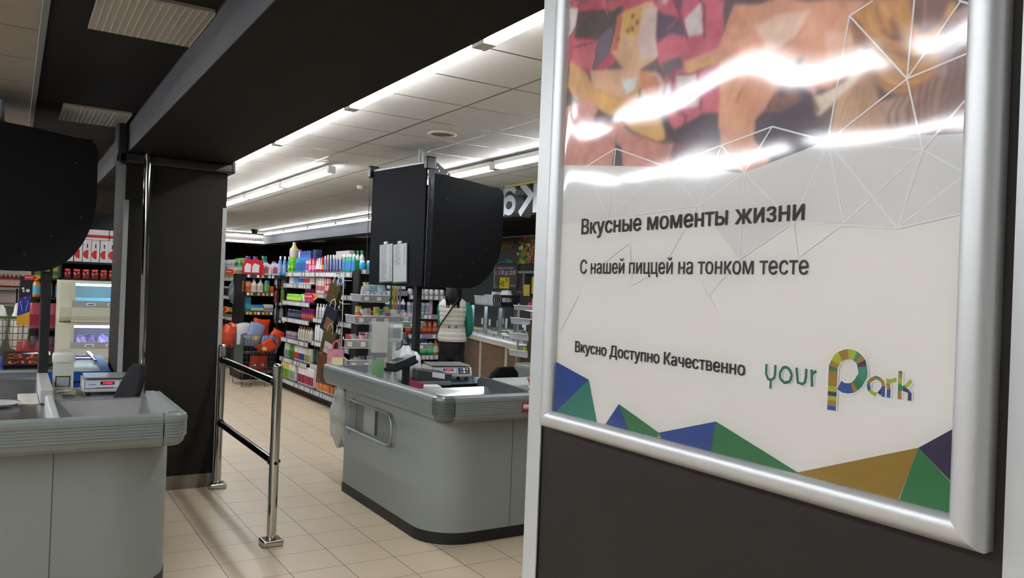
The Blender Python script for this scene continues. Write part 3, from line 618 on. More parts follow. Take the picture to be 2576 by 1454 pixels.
# logo strokes
LAY = [0]
def ribbon(pts, cols, w, d=.0009):
    LAY[0] += 1; d += LAY[0] * 1e-5
    P_ = [Vector(p) for p in pts]
    n = len(P_)
    off = []
    for i in range(n):
        t = (P_[min(i + 1, n - 1)] - P_[max(i - 1, 0)]).normalized()
        off.append(Vector((-t.y, t.x)) * w / 2)
    for i in range(n - 1):
        d += 6e-6
        b.add([PP(P_[i] - off[i], d), PP(P_[i + 1] - off[i + 1], d), PP(P_[i + 1] + off[i + 1], d), PP(P_[i] + off[i], d)], [(0, 1, 2, 3)],
              mat(tuple(cols[min(i, len(cols) - 1)]), 0.6))
HALO = (240, 238, 234)
for r_ in ART['your']:
    ribbon(r_, [HALO], 5.4, .00060)
    ribbon(r_, [(44, 108, 84)], 2.9)
for w_, pts, cols in ART['park']:
    w2 = 9.2 if w_ > 10 else 3.3
    ribbon(pts, [HALO], w2 + 2.6, .00060)
    ribbon(pts, cols, w2)
po = b.build('poster_print', poster)
ca = po.data.color_attributes.new('print', 'FLOAT_COLOR', 'POINT')
buf = np.ones((len(po.data.vertices), 4), np.float32); buf[:, :3] = 0.8
buf[nbefore:nbefore + len(vvv), :3] = colors
ca.data.foreach_set('color', buf.ravel())
# snap frame: four curved rails with mitred corners
prof = [(0, 0.0), (0, -0.008), (0.004, -0.0125), (0.010, -0.0145), (0.016, -0.0135), (0.021, -0.0095), (0.0245, -0.002), (0.0245, 0.012), (0, 0.012)]  # (outward, depth)
yi0, yi1, zi0, zi1 = 0.92 - U1 / 1000, 0.92 - U0 / 1000, 1.30 + W0 / 1000, 1.30 + W1 / 1000
cor = [(yi1, zi0, 1, -1), (yi0, zi0, -1, -1), (yi0, zi1, -1, 1), (yi1, zi1, 1, 1)]
for i in range(4):
    A_, B_ = cor[i], cor[(i + 1) % 4]
    fb = MB(); fb.M = Matrix.Translation(PB)
    vs_ = []
    for q in (A_, B_):
        for o_, d_ in prof:
            vs_.append((PX + d_, q[0] + q[2] * o_, q[1] + q[3] * o_))
    n = len(prof)
    fb.add(vs_, [(k, (k + 1) % n, n + (k + 1) % n, n + k) for k in range(n)], ALU, True)
    fb.add(vs_, [tuple(range(n)), tuple(range(n, 2 * n))[::-1]], ALU)
    r_ = fb.build('frame_rail', poster)
# clear cover film, slightly buckled
def film_mat():
    m = bpy.data.materials.new('film'); m.use_nodes = True
    nt = m.node_tree; N, L = nt.nodes.new, nt.links.new
    out = nt.nodes['Material Output']; nt.nodes.remove(nt.nodes['Principled BSDF'])
    tr = N('ShaderNodeBsdfTransparent'); gl = N('ShaderNodeBsdfGlossy'); fr = N('ShaderNodeFresnel'); mx = N('ShaderNodeMixShader')
    gl.inputs['Roughness'].default_value = 0.065
    fr.inputs['IOR'].default_value = 1.5
    ml = N('ShaderNodeMath'); ml.operation = 'MULTIPLY'; ml.inputs[1].default_value = 1.6; ml.use_clamp = True
    L(fr.outputs[0], ml.inputs[0])
    L(ml.outputs[0], mx.inputs[0]); L(tr.outputs[0], mx.inputs[1]); L(gl.outputs[0], mx.inputs[2]); L(mx.outputs[0], out.inputs[0])
    return m
def wav(u, w):
    """buckling of the film in mm; u across, w up (mm)"""
    h = 0.0
    h += 1.5 * math.sin(u / 60.0 + 2.6) * math.sin(w / 75.0 + .3)
    h += 0.45 * math.sin(u / 27.0 - w / 70.0) * math.sin(w / 45.0)
    h += 0.6 * math.sin(u / 95.0 + w / 140.0)
    f = min(1, max(0, (w - 330) / 130)); f = f * f * (3 - 2 * f)
    h *= 0.10 + 0.90 * f
    e = min(1, min(u - U0, U1 - u) / 35); e = e * (2 - e)
    return h * max(0, e) * 0.6 + 2.2 * math.exp(-(u - U0) / 42.0) * (1 - math.exp(-(u - U0) / 10.0)) * f
fb = MB(); fb.M = Matrix.Translation(PB)
fb.sheet(lambda a, c_: PP((lerp(U0, U1, a), lerp(W0, W1, c_)), .0045 + wav(lerp(U0, U1, a), lerp(W0, W1, c_)) / 1000), 90, 130, film_mat())
fb.build('cover_film', poster)
# ------------------------------------------------------------------ checkout counters
BPROF = [(0.0, 0.0), (0.012, 0.004), (0.026, 0.018), (0.034, 0.040)]
z_ = 0.044
for _k in range(5):                     # moulded ribs
    BPROF += [(0.040, z_), (0.040, z_ + 0.0085), (0.0375, z_ + 0.0095), (0.0375, z_ + 0.0115)]
    z_ += 0.0125
BPROF += [(0.041, z_ + 0.001), (0.042, 0.122), (0.038, 0.135), (0.029, 0.142), (0.0, 0.142)]
def bumper(name, path, z0, parent, label=None, mt=None, smooth=False):
    b = MB()
    sweep(b, path, [(o, z0 + 0.142 - (0.142 - z) * 1.09) for o, z in reversed(BPROF)], mt or BUMP, smooth=smooth)
    o = b.build(name, parent)
    if label: o['label'] = label
    return o

# ---- counter beyond the barrier; local frame = world shifted to its base corner
R0 = Vector((2.15, 4.17, 0))
def RL(x, y, z=0): return (x - R0.x, y - R0.y, z)
rc = thing('checkout_counter', 'grey checkout counter with rounded corner beyond the chrome barrier, open wire holder on its side', 'checkout counter', R0)
def planR(x0, x1, y0, y1, r):
    return [(x1, y0), (x1, 4.74), (2.59, 4.74), (2.59, y1), (x0, y1)] + arc(x0 + r, y0 + r, r, 180, 270, 12)
b = MB(); b.M = Matrix.Translation(-R0)
b.prism(planR(2.15, 3.42, 4.17, 5.66, 0.27), 0.07, 0.79, BODY, smooth=False)
bd_ = b.build('body', rc)
for p in bd_.data.polygons: p.use_smooth = abs(p.normal.z) < .5 and p.area < 0.06
b = MB(); b.M = Matrix.Translation(-R0)
b.prism(planR(2.146, 3.424, 4.166, 5.664, 0.274), 0.0, 0.07, mat('161615', 0.5)).build('plinth', rc)
MB().box(*RL(2.6925, 0)[:1], RL(2.6955, 0)[0], -0.0015, 0.002, 0.07, 0.79, mat('3e413e', 0.6)).build('panel_joint', rc)
RZT = 0.921
zb = RZT - 0.142
# bumper: front run, corner cap, side run
XO, YO = 2.135, 4.06       # inner line of the bumper (outer face 4 cm further out)
b0 = [(3.60, YO), (XO + 0.055, YO)]
bumper('bumper_front', [RL(*p)[:2] for p in reversed(b0)], zb, rc)
bumper('bumper_side', [RL(*p)[:2] for p in [(XO, 6.02), (XO, YO + 0.055)]], zb, rc)
cp = [RL(*p)[:2] for p in [(XO, YO + 0.06)] + arc(XO + 0.028, YO + 0.028, 0.028, 180, 270, 6) + [(XO + 0.06, YO)]]
bcap = bumper('corner_cap', cp, zb, rc, 'darker glossy moulded corner cap', mt=mat('5c625f', 0.2), smooth=False)
# far end cap of the side run
b = MB(); b.M = Matrix.Translation(-R0)
b.box(XO - 0.035, XO + 0.06, 6.02, 6.05, zb + 0.01, RZT - 0.008, BUMPD)
b.build('end_cap', rc, bevel=0.012)
# worktop with recessed tray, ledges
b = MB(); b.M = Matrix.Translation(-R0)
b.box(2.135, 3.60, 4.06, 4.10, 0.80, 0.919, BUMP)            # inner face of the front rim
b.box(2.135, 2.165, 4.10, 6.02, 0.80, 0.919, BUMP)
b.box(2.165, 3.58, 4.10, 4.70, 0.79, 0.832, STEEL)
b.build('scanning_deck', rc)
b = MB(); b.M = Matrix.Translation(-R0)
b.box(2.165, 2.60, 4.70, 6.02, 0.79, 0.842, mat('86898a', 0.4))
b.box(2.165, 2.62, 6.02, 6.05, 0.78, 0.905, GRIT)
b.build('ledge', rc)
b = MB(); b.M = Matrix.Translation(-R0)
b.box(2.60, 3.22, 5.16, 5.75, 0.815, 0.842, mat('2d3a44', 0.18))
b.box(2.60, 3.24, 5.14, 5.165, 0.795, 0.845, BLACK)
b.box(2.95, 3.0, 5.62, 5.67, 0.0, 0.815, GRIT)
b.build('scale_shelf', rc, bevel=0.003)
# curved end wall of the steel deck and white packing area
b = MB(); b.M = Matrix.Translation(-R0)
b.sheet(lambda u, v: (2.2 + 0.95 * u, 4.62 + 0.08 * v, 0.833 + 0.05 * v * v), 8, 6, STEEL)
b.box(2.98, 3.58, 4.12, 4.90, 0.833, 0.845, mat('d9dcdc', 0.3))
b.box(2.98, 3.58, 4.90, 4.92, 0.80, 0.91, mat('d9dcdc', 0.3))
b.build('packing_tray', rc)
# seam between shelf levels
b = MB(); b.M = Matrix.Translation(-R0)
pts = [(3.02, 0.84), (3.02, 0.90)]
dv = [(0.0, 0.0), (0.50, 0.0), (0.50, 0.03), (0.47, 0.055), (0.40, 0.068), (0.10, 0.098), (0.03, 0.10), (0.0, 0.085)]
b.M = Matrix.Translation(Vector((2.80, 4.80, 0.838)) - R0) @ Matrix.Rotation(math.radians(-78), 4, 'Z')
b.prism(dv, -0.014, 0.014, mat('45494b', 0.35), axis='y')
b.build('deck_divider', rc, bevel=0.006, seg=3)
# flat plates, darker for the niche and its slot, and wire bag holder on the side panel
b = MB(); b.M = Matrix.Translation(-R0)
b.box(2.1475, 2.149, 4.80, 5.50, 0.50, 0.712, mat('777d79', 0.4))
b.box(2.1455, 2.147, 5.04, 5.08, 0.52, 0.70, mat('343836', 0.4)).box(2.1450, 2.147, 5.08, 5.28, 0.515, 0.705, mat('a3a9a5', 0.4))
b.build('niche_plate', rc)
b = MB(); b.M = Matrix.Translation(-R0)
xw = 2.118
HW = mat('a4a8a7', 0.33, metal=0.6)
b.tube([(xw, 5.54, 0.712), (xw, 4.84, 0.712), (xw, 4.775, 0.70), (xw, 4.74, 0.66), (xw, 4.735, 0.60), (xw, 4.74, 0.55), (xw, 4.775, 0.512), (xw, 4.84, 0.50), (xw, 5.54, 0.50)], 0.0085, HW, n=10)
b.tube([(xw + .01, 5.40, 0.712), (xw + .01, 5.40, 0.50)], 0.006, HW)
b.tube([(xw + .01, 5.50, 0.712), (xw + .01, 5.50, 0.50)], 0.006, HW)
b.tube([(xw, 5.48, 0.50), (2.15, 5.48, 0.50)], 0.006, HW); b.tube([(xw, 5.48, 0.712), (2.15, 5.48, 0.712)], 0.006, HW)
for k in range(5):
    b.tube([(xw - .004 + 0.012 * math.cos(a), 5.50 + 0.012 * math.sin(a), 0.488 - 0.006 * k) for a in [i * PI / 4 for i in range(8)]], 0.002, HW, n=5, closed=True)
b.build('wire_holder', rc)
# maker's badge on the front bumper
BGX = 2.658
b = MB(); b.M = Matrix.Translation(-R0)
RX = Matrix(((1, 0, 0, 0), (0, 0, -1, 0), (0, 1, 0, 0), (0, 0, 0, 1)))      # text facing -y
b.box(BGX, BGX + .052, 4.016, 4.0195, 0.812, 0.872, mat('8f1426', 0.4))
b.build('badge', rc)
b = MB(); b.M = Matrix.Translation(-R0)
WH = mat('f2efec', 0.5)
for k in range(3):
    a0 = [(2.777 + 0.0135 * k, 0.835), (2.777 + 0.0135 * k, 0.852 + (0.006 if k == 1 else 0)), (2.783 + 0.0135 * k, 0.862 - .003 * (k == 2)), (2.789 + .0135 * k, 0.852), (2.791 + 0.0135 * k, 0.835)]
    b.prism([(p[0] - 2.772 + BGX, p[1] + .004) for p in a0], 4.0152, 4.016, WH, axis='y')
b.box(BGX + .005, BGX + .047, 4.0152, 4.016, 0.831, 0.834, WH)
b.build('badge_mark', rc)

# ---- counter at the left edge
L0 = Vector((0.715, 4.06, 0))
lc = thing('checkout_counter', 'nearest grey checkout counter at the left edge, with open steel tray on top', 'checkout counter', L0)
def planL(x0, x1, y0, y1, r):
    return [(x0, y0)] + arc(x1 - r, y0 + r, r, 270, 360, 12) + [(x1, 4.76), (0.20, 4.76), (0.20, y1), (x0, y1)]
b = MB(); b.M = Matrix.Translation(-L0)
b.prism(planL(-1.2, 0.705, 4.09, 5.96, 0.30), 0.07, 0.78, BODY)
o = b.build('body', lc)
for p in o.data.polygons: p.use_smooth = abs(p.normal.z) < .5 and p.area < 0.06
b = MB(); b.M = Matrix.Translation(-L0)
b.prism(planL(-1.2, 0.709, 4.086, 5.964, 0.304), 0.0, 0.07, mat('161615', 0.5)).build('plinth', lc)
b = MB(); b.M = Matrix.Translation(-L0)
b.box(0.184, 0.187, 4.0885, 4.092, 0.07, 0.78, mat('3e413e', 0.6)).build('panel_joint', lc)
LZT = 0.91; zl = LZT - 0.142
ly = 4.005; lx = 0.695
LM = lambda p: (p[0] - L0.x, p[1] - L0.y)
bumper('bumper_front', [LM(p) for p in [(-1.2, ly), (lx - 0.07, ly)]], zl, lc)
bumper('corner_cap', [LM(p) for p in [(lx - 0.075, ly)] + arc(lx - 0.035, ly + 0.035, 0.035, 270, 360, 6) + [(lx, ly + 0.075)]], zl, lc, 'moulded corner cap, slightly paler')
bumper('bumper_side', [LM(p) for p in [(lx, ly + 0.07), (lx, 4.80)]], zl, lc)
b = MB(); b.M = Matrix.Translation(-L0)
b.box(0.03, 0.05, ly, ly + .002, 0.8, 0.9, BUMP)
b.box(-1.2, lx, ly, ly + 0.03, 0.78, LZT - .002, BUMP)
b.box(lx - 0.045, lx, ly + 0.03, 4.80, 0.78, LZT + 0.004, mat('8d9290', 0.4))
b.box(0.205, lx - 0.045, ly + 0.03, 4.52, 0.78, 0.80, mat('a2a1a0', 0.35, metal=0.4, noise=0.15, nscale=9))
b.sheet(lambda u, v: (lerp(0.205, lx - 0.045, u), 4.52 + 0.23 * v, 0.80 + 0.080 * v), 4, 3, mat('a2a1a0', 0.35, metal=0.4, noise=0.15, nscale=9))
b.box(0.205, lx - 0.045, 4.75, 4.775, 0.78, 0.884, GRIT)
b.build('steel_tray', lc)
b = MB(); b.M = Matrix.Translation(-L0)
b.box(0.168, 0.205, ly + 0.03, 4.82, 0.79, LZT - 0.004, mat('b4b8b2', 0.35))
b.build('tray_divider', lc, bevel=0.012)
b = MB(); b.M = Matrix.Translation(-L0)
b.box(-1.2, 0.168, ly + 0.03, 4.82, 0.78, 0.836, STEEL)
b.box(-1.2, 0.27, 4.82, 5.42, 0.78, 0.836, STEEL)
b.build('scanning_deck', lc)
b = MB(); b.M = Matrix.Translation(-L0)
b.box(0.05, 0.148, 4.965, 5.395, 0.8365, 0.842, mat('cfccc0', 0.4))
b.build('scanner_plate', lc, bevel=0.003)
b = MB(); b.M = Matrix.Translation(-L0)
b.sheet(lambda u, v: (lerp(-1.2, 0.16, u), 5.45 + .40 * v, 0.825 + 0.04 * v * v), 4, 4, STEEL)
b.box(-1.2, 0.16, 5.86, 5.90, 0.80, 0.885, STEEL)
b.box(-1.2, 0.16, 5.90, 5.97, 0.80, 0.908, GRIT)
b.box(-1.2, 0.16, 5.89, 5.98, 0.908, 0.918, BUMP)
b.build('conveyor_rim', lc)
b = MB(); b.M = Matrix.Translation(-L0)
b.box(0.155, 0.212, 5.44, 5.98, 0.80, 0.918, mat('aaaaa6', 0.35))
b.box(0.150, 0.212, 4.95, 5.44, 0.842, 0.918, mat('aaaaa6', 0.35))
b.build('rim_end', lc, bevel=0.006)
b = MB(); b.M = Matrix.Translation(-L0)
b.prism([(0.215, 5.45), (0.275, 5.45), (0.275, 5.33), (0.74, 5.33), (0.755, 5.77), (0.70, 5.88), (0.215, 5.88)], 0.775, 0.80, mat('6b6a68', 0.45))
b.box(0.275, 0.735, 5.315, 5.33, 0.745, 0.80, BLACK)
b.box(0.2, 0.26, 5.4, 5.8, 0.0, 0.775, GRIT)
b.build('side_shelf', lc, bevel=0.004)

# ---- third lane counter, only its far end shows
t0 = Vector((3.80, 5.0, 0))
tc_ = thing('checkout_counter', 'third checkout counter, only its ribbed grey bumper end showing beside the poster', 'checkout counter', t0)
b = MB()
b.prism([(0.04, -0.8), (0.9, -0.8), (0.9, 0.80), (0.04, 0.80)], 0.0, 0.78, BODY).build('body', tc_)
pth = [(0.9, 0.86)] + arc(0.06, 0.80, 0.06, 90, 180, 8) + [(0.0, -0.9)]
bumper('bumper_side', pth, 0.775, tc_)
MB().prism([(0.0, -0.9), (0.9, -0.9), (0.9, 0.86), (0.06, 0.86), (0.0, 0.80)], 0.80, 0.912, BUMP).build('worktop', tc_)

# ------------------------------------------------------------------ chrome barrier
BX = 1.343
br = thing('barrier_rail', 'chrome tubular barrier with two posts and two black cross bars, on the tiled floor', 'barrier', (BX, 4.66, 0))
for y in (4.66, 6.12):
    p = MB()
    p.tube([(0, y - 4.66, 0.03), (0, y - 4.66, 1.055)], 0.0275, CHROME, n=24)
    p.lathe([(0.0275, 0), (0.026, 0.006), (0.018, 0.012), (0.0, 0.014)], CHROME, 0, y - 4.66, 1.055, n=24, caps=False)
    po_ = p.build('post', br)
    f = MB(); f.box(-0.06, 0.06, y - 4.72, y - 4.60, 0.0, 0.036, CHROME)
    f.build('foot', po_, bevel=0.011, seg=4)
    f = MB(); f.lathe([(0.034, 0), (0.034, 0.008), (0.028, 0.016)], CHROME, 0, y - 4.66, 0.036, n=20)
    f.build('collar', po_)
for z in (0.955, 0.485):
    p = MB(); p.tube([(0, 0.02, z), (0, 1.44, z)], 0.0235, mat('0e0f12', 0.06, metal=0.7), n=20)
    cb = p.build('cross_bar', br)
    for y, s_ in ((0.038, 1), (1.422, -1)):
        q = MB(); q.tube([(0, y - 0.012 * s_, z), (0, y + 0.010 * s_, z)], 0.029, BLACK, n=16); q.build('socket', cb)
q = MB(); q.tube([(0.0, -0.035, 0.485), (0.0, -0.02, 0.485)], 0.010, BLACK, n=12).tube([(0.022, -0.0, 0.492), (0.034, -0.0, 0.492)], 0.011, BLACK, n=12)
q.build('bolt', br)

# ------------------------------------------------------------------ chrome pole beside the dark column
cpole = MB()
cpole.tube([(0.01, 0, 0), (0.005, 0, 1.0), (-0.012, 0.0, 2.415)], 0.024, CHROME, n=20)
o = cpole.build('chrome_pole', None, loc=(0.785, 6.04, 0.0))
tag(o, 'tall chrome pole standing before the dark column, reaching the beam', 'pole')
# ------------------------------------------------------------------ things standing on the counters
TXT_Y = Matrix(((1, 0, 0, 0), (0, 0, -1, 0), (0, 1, 0, 0), (0, 0, 0, 1)))   # text facing -y
def make_scale(loc, rz, label):
    t = thing('weighing_scale', label, 'scale', loc, rz, 'shop scales with red digits')
    hs = mat('d5d4c9', 0.4)
    b = MB(); b.prism([(-0.130, 0.022), (0.15, 0.022), (0.15, 0.098), (-0.110, 0.098), (-0.135, 0.045)], -0.165, 0.165, hs, axis='x'); b.build('housing', t, bevel=0.008, seg=3)
    for sx in (-1, 1):
        for y in (-0.1, 0.12): MB().lathe([(0.014, 0), (0.011, 0.024)], BLACK, sx * 0.13, y, 0, n=10).build('foot', t)
    b = MB(); b.box(-0.155, 0.155, -0.12, 0.16, 0.106, 0.114, mat('a9abaa', 0.3, metal=0.6)); b.box(-0.12, 0.12, -0.1, 0.13, 0.098, 0.106, GRIT)
    b.build('pan', t, bevel=0.003)
    R = Matrix.Translation((0, -0.1355, 0.045)) @ Matrix.Rotation(math.radians(-25.2), 4, 'X')   # the sloping front face
    b = MB(); b.M = R
    b.box(-0.152, 0.047, -0.0015, 0.003, 0.002, 0.054, BLACK); b.box(-0.149, 0.044, -0.0025, 0.0, 0.004, 0.052, mat('aeb8c4', 0.35))
    b.box(-0.128, -0.088, -0.0032, -0.0025, 0.025, 0.028, BLACK); b.box(-0.09, 0.01, -0.0032, -0.0025, 0.003, 0.006, BLACK)
    p = b.build('display_panel', t)
    b = MB(); b.M = R; b.box(-0.064, 0.014, -0.0035, -0.0025, 0.024, 0.045, mat('3a0509', 0.3))
    b.text('0.0000', 0.012, Matrix.Translation((-0.050, -0.0040, 0.029)) @ TXT_Y, mat('ff2030', 0.4, emit=4.0), width=0.054)
    b.build('red_digits', p)
    b = MB(); b.M = R; b.box(0.056, 0.150, -0.0025, 0.003, 0.002, 0.054, mat('1b1f26', 0.4)); kp = b.build('keypad', t)
    for i, c_ in enumerate(('4a6fb8', 'e6e6e6', 'd99066', '4a6fb8', 'e6e6e6', '4a6fb8')):
        b = MB(); b.M = R; x = 0.078 + 0.025 * (i % 3); z = 0.040 - 0.024 * (i // 3)
        b.tube([(x, -0.002, z), (x, -0.006, z)], 0.0095, mat(c_, 0.4), n=12); b.build('key', kp)
    return t
make_scale((2.935, 5.54, 0.842), math.radians(-12), 'grey and cream scale with red digits and colour keys, on the counter beyond the barrier')
make_scale((0.555, 5.62, 0.800), math.radians(-2), 'white scale with red digits on the left counter, partly behind the chair')

# terminal on its black post
t = thing('card_terminal', 'card payment terminal tilted on a black post beside the plastic organizer', 'card terminal', (2.375, 5.10, 0.842))
b = MB(); b.box(-0.021, 0.021, -0.021, 0.021, 0.0, 0.15, BLACKM).box(-0.035, 0.035, -0.035, 0.035, 0, 0.006, BLACKM); b.build('post', t, bevel=0.002)
Rt = Matrix.Translation((-0.03, 0.0, 0.172)) @ Matrix.Rotation(math.radians(-72), 4, 'Z') @ Matrix.Rotation(math.radians(14), 4, 'X') @ Matrix.Scale(1.15, 4)
b = MB(); b.M = Rt; b.prism([(-0.05, -0.11), (0.05, -0.11), (0.052, 0.02), (0.045, 0.09), (-0.045, 0.09), (-0.052, 0.02)], -0.022, -0.006, BLACKM); b.build('cradle', t)
b = MB(); b.M = Rt; b.prism([(-0.038, -0.10), (0.038, -0.10), (0.043, -0.03), (0.040, 0.085), (-0.040, 0.085), (-0.043, -0.03)], -0.006, 0.026, mat('2b2d2f', 0.35)); tb = b.build('terminal_body', t, bevel=0.006, seg=3)
b = MB(); b.M = Rt; b.box(-0.032, 0.032, 0.025, 0.075, 0.026, 0.0285, mat('9fa5a3', 0.2)); b.build('screen', tb)
b = MB(); b.M = Rt; b.box(-0.037, 0.037, -0.098, 0.015, 0.026, 0.030, mat('8d9192', 0.35)); kpd = b.build('keypad', tb)
for i in range(4):
    for j in range(3):
        c_ = ('c8202c', 'd8b020', '2e9a4a')[j] if i == 0 else '3a3c3e'
        b = MB(); b.M = Rt; x = -0.022 + 0.022 * j; y = -0.085 + 0.024 * i
        b.box(x - 0.008, x + 0.008, y - 0.007, y + 0.007, 0.030, 0.034, mat(c_, 0.5)); b.build('key', kpd)

# clear plastic organizer
clear = mat('cfd6d4', 0.12, alpha=0.13)
t = thing('plastic_organizer', 'clear plastic organizer with a green leaflet inside, behind the counter rim', 'organizer', (2.20, 5.16, 0.842), math.radians(-8))
b = MB()
b.box(-0.075, 0.075, -0.045, -0.042, 0, 0.46, clear).box(-0.075, 0.075, 0.042, 0.045, 0, 0.46, clear).box(-0.075, -0.072, -0.042, 0.042, 0, 0.46, clear).box(0.072, 0.075, -0.042, 0.042, 0, 0.46, clear).box(-0.075, 0.075, -0.042, 0.042, 0, 0.004, clear)
b.build('case', t)
MB().box(-0.062, 0.02, -0.036, -0.02, 0.005, 0.19, mat('4c9a40', 0.6)).build('green_leaflet', t)['label'] = 'green leaflet'
MB().box(-0.028, 0.005, -0.0405, -0.037, 0.01, 0.055, mat('8e2f4c', 0.6)).build('maroon_card', t)
MB().box(-0.07, -0.035, -0.0405, -0.037, 0.005, 0.085, mat('cfc9b8', 0.7)).build('pale_card', t)
MB().box(-0.06, 0.05, 0.0, 0.03, 0.24, 0.452, mat('c4c0b4', 0.5)).build('display_stand_back', t)
t = thing('receipt_holder', 'tall clear plastic pocket standing right of the organizer', 'holder', (2.335, 5.24, 0.842), math.radians(-8))
MB().box(-0.045, 0.045, -0.03, -0.027, 0, 0.45, clear).box(-0.045, 0.045, 0.027, 0.03, 0, 0.45, clear).box(-0.045, -0.042, -0.027, 0.027, 0, 0.45, clear).box(0.042, 0.045, -0.027, 0.027, 0, 0.45, clear).box(-0.045, 0.045, -0.027, 0.027, 0, 0.004, clear).build('case', t)
# cash register display
t = thing('customer_display', 'white customer display with grey screen on a stem', 'display', (2.42, 5.42, 0.842), math.radians(-18))
MB().lathe([(0.05, 0), (0.05, 0.01), (0.014, 0.02), (0.012, 0.30)], mat('dcdcd6', 0.4), n=16).build('stem', t)
MB().box(-0.075, 0.06, -0.03, 0.035, 0.30, 0.425, mat('dcdcd6', 0.4)).build('head', t, bevel=0.022, seg=4)
MB().box(-0.058, 0.042, -0.0325, -0.0295, 0.325, 0.40, mat('60666c', 0.2)).build('screen', t, bevel=0.001)
# bunched white carrier bags
def bag_blob(name, label, loc, r, col, seed, parent=None, sq=(1, 1, 1), n=26, alpha=1.0, rough=0.35):
    rd = random.Random(seed); ph = [rd.uniform(0, 6.28) for _ in range(8)]
    b = MB()
    def fn(u, v):
        a = 2 * PI * u; th = PI * v
        k = 1 + 0.12 * math.sin(3 * a + ph[0] + 2 * th) + 0.08 * math.sin(7 * a + ph[1]) * math.sin(5 * th + ph[2]) + 0.06 * math.sin(11 * a + ph[3] + 3 * th) + 0.05 * math.sin(9 * th + ph[4])
        return (r * sq[0] * k * math.sin(th) * math.cos(a), r * sq[1] * k * math.sin(th) * math.sin(a), r * sq[2] * (1 - math.cos(th) * k))
    b.sheet(fn, n, n // 2 + 4, mat(col, rough, alpha=alpha))
    o = b.build(name, parent, loc=loc)
    if label: tag(o, label, 'bag')
    return o
t = bag_blob('carrier_bag', 'stack of bunched white carrier bags behind the card terminal', (2.50, 5.38, 0.842), 0.10, 'eceeee', 4, sq=(0.85, 0.8, 1.25))
t['group'] = 'white plastic bags on the till'
t = bag_blob('carrier_bag', 'loose white carrier bag draped beside the black post', (2.60, 5.46, 0.842), 0.085, 'eceeee', 9, sq=(0.8, 0.8, 1.2))
t['group'] = 'white plastic bags on the till'
t = bag_blob('wrapped_package', 'dark plastic wrapped item with an orange band behind the white bags', (2.70, 5.85, 0.82), 0.08, '2a2d33', 12, sq=(0.7, 0.6, 2.0), rough=0.1)
t['category'] = 'package'
# cash till (dark sloping box) and paper
t = thing('cash_drawer', 'grey till base with sloping lid and a white paper slip, left of the scale', 'till', (2.66, 5.30, 0.842), math.radians(-12))
b = MB(); b.prism([(-0.13, 0.0), (0.13, 0.0), (0.13, 0.075), (0.02, 0.085), (-0.13, 0.11)], -0.16, 0.16, mat('3c3f42', 0.35), axis='y'); b.build('base', t, bevel=0.006)
b = MB(); b.box(-0.13, 0.12, -0.19, 0.14, 0.0, 0.03, mat('6c7073', 0.3)); b.build('drawer', t, bevel=0.004)
b = MB(); b.add([(-0.02, -0.163, 0.06), (0.075, -0.163, 0.045), (0.075, -0.166, 0.085), (-0.02, -0.166, 0.098)], [(0, 1, 2, 3)], mat('e8e8e6', 0.6)); b.build('paper_slip', t)
t = thing('paper_stack', 'stack of printed white paper sheets before the till', 'paper', (2.47, 4.92, 0.842), math.radians(-14))
b = MB()
for k in range(5): b.box(-0.075 + .003 * (k % 2), 0.075 + .003 * (k % 2), -0.06, 0.06 + .002 * k, 0.006 * k, 0.006 * k + 0.0055, mat('e4e3df' if k % 2 else 'd4d3cf', 0.6))
b.build('sheets', t)
t = thing('card_holder', 'small maroon card leaning at the counter rim', 'card', (2.345, 4.86, 0.842), math.radians(-25))
b = MB(); b.prism([(-0.045, 0.0), (0.045, 0.0), (0.050, 0.055), (-0.050, 0.085)], -0.004, 0.004, mat('8e2448', 0.45), axis='y'); b.build('card', t)
b = MB(); b.box(-0.05, 0.03, 0.004, 0.03, 0, 0.02, BLACKM); b.build('stand', t)
t = thing('envelope', 'white paper envelope with a red edge lying at the counter corner', 'envelope', (2.30, 4.55, 0.846), math.radians(20))
b = MB(); b.prism([(-0.09, -0.1), (0.08, -0.1), (0.11, 0.06), (-0.05, 0.12)], 0, 0.003, mat('d3d3d1', 0.5)); b.build('sheet', t)
b = MB(); b.prism([(0.085, -0.1), (0.11, 0.06), (0.118, 0.058), (0.093, -0.1)], 0.001, 0.01, mat('f4f2f0', 0.4)); b.build('edge', t)
# wicker basket
t = thing('wicker_basket', 'small brown wicker basket on the white packing tray beside the poster', 'basket', (3.10, 4.42, 0.845))
b = MB(); wm = mat('a5622c', 0.6, noise=0.3, nscale=30)
for k in range(9):
    z = 0.006 + 0.0115 * k; r = 0.082 + 0.0022 * k
    b.tube([(r * 1.15 * math.cos(a) * (1 + 0.015 * (-1) ** (i + k)), r * 0.9 * math.sin(a) * (1 + 0.015 * (-1) ** (i + k)), z) for i, a in enumerate([2 * PI * j / 28 for j in range(28)])], 0.0062, wm, n=6, closed=True)
b.lathe([(0.001, 0.004), (0.085, 0.004)], wm, n=20, sx=1.1, sy=.9, caps=False)
b.build('weave', t)
b = MB()
b.tube([(0.104 * 1.15 * math.cos(a), 0.104 * 0.9 * math.sin(a), 0.114 + 0.004 * math.sin(9 * a)) for a in [2 * PI * j / 36 for j in range(36)]], 0.0095, wm, n=8, closed=True); b.build('rim', t)
for j in range(9):
    a = 2 * PI * j / 9
    b = MB(); b.tube([(0.078 * 1.15 * math.cos(a), 0.078 * .9 * math.sin(a), 0.0), (0.102 * 1.15 * math.cos(a), 0.102 * .9 * math.sin(a), 0.115)], 0.005, wm, n=6); b.build('stake', t)

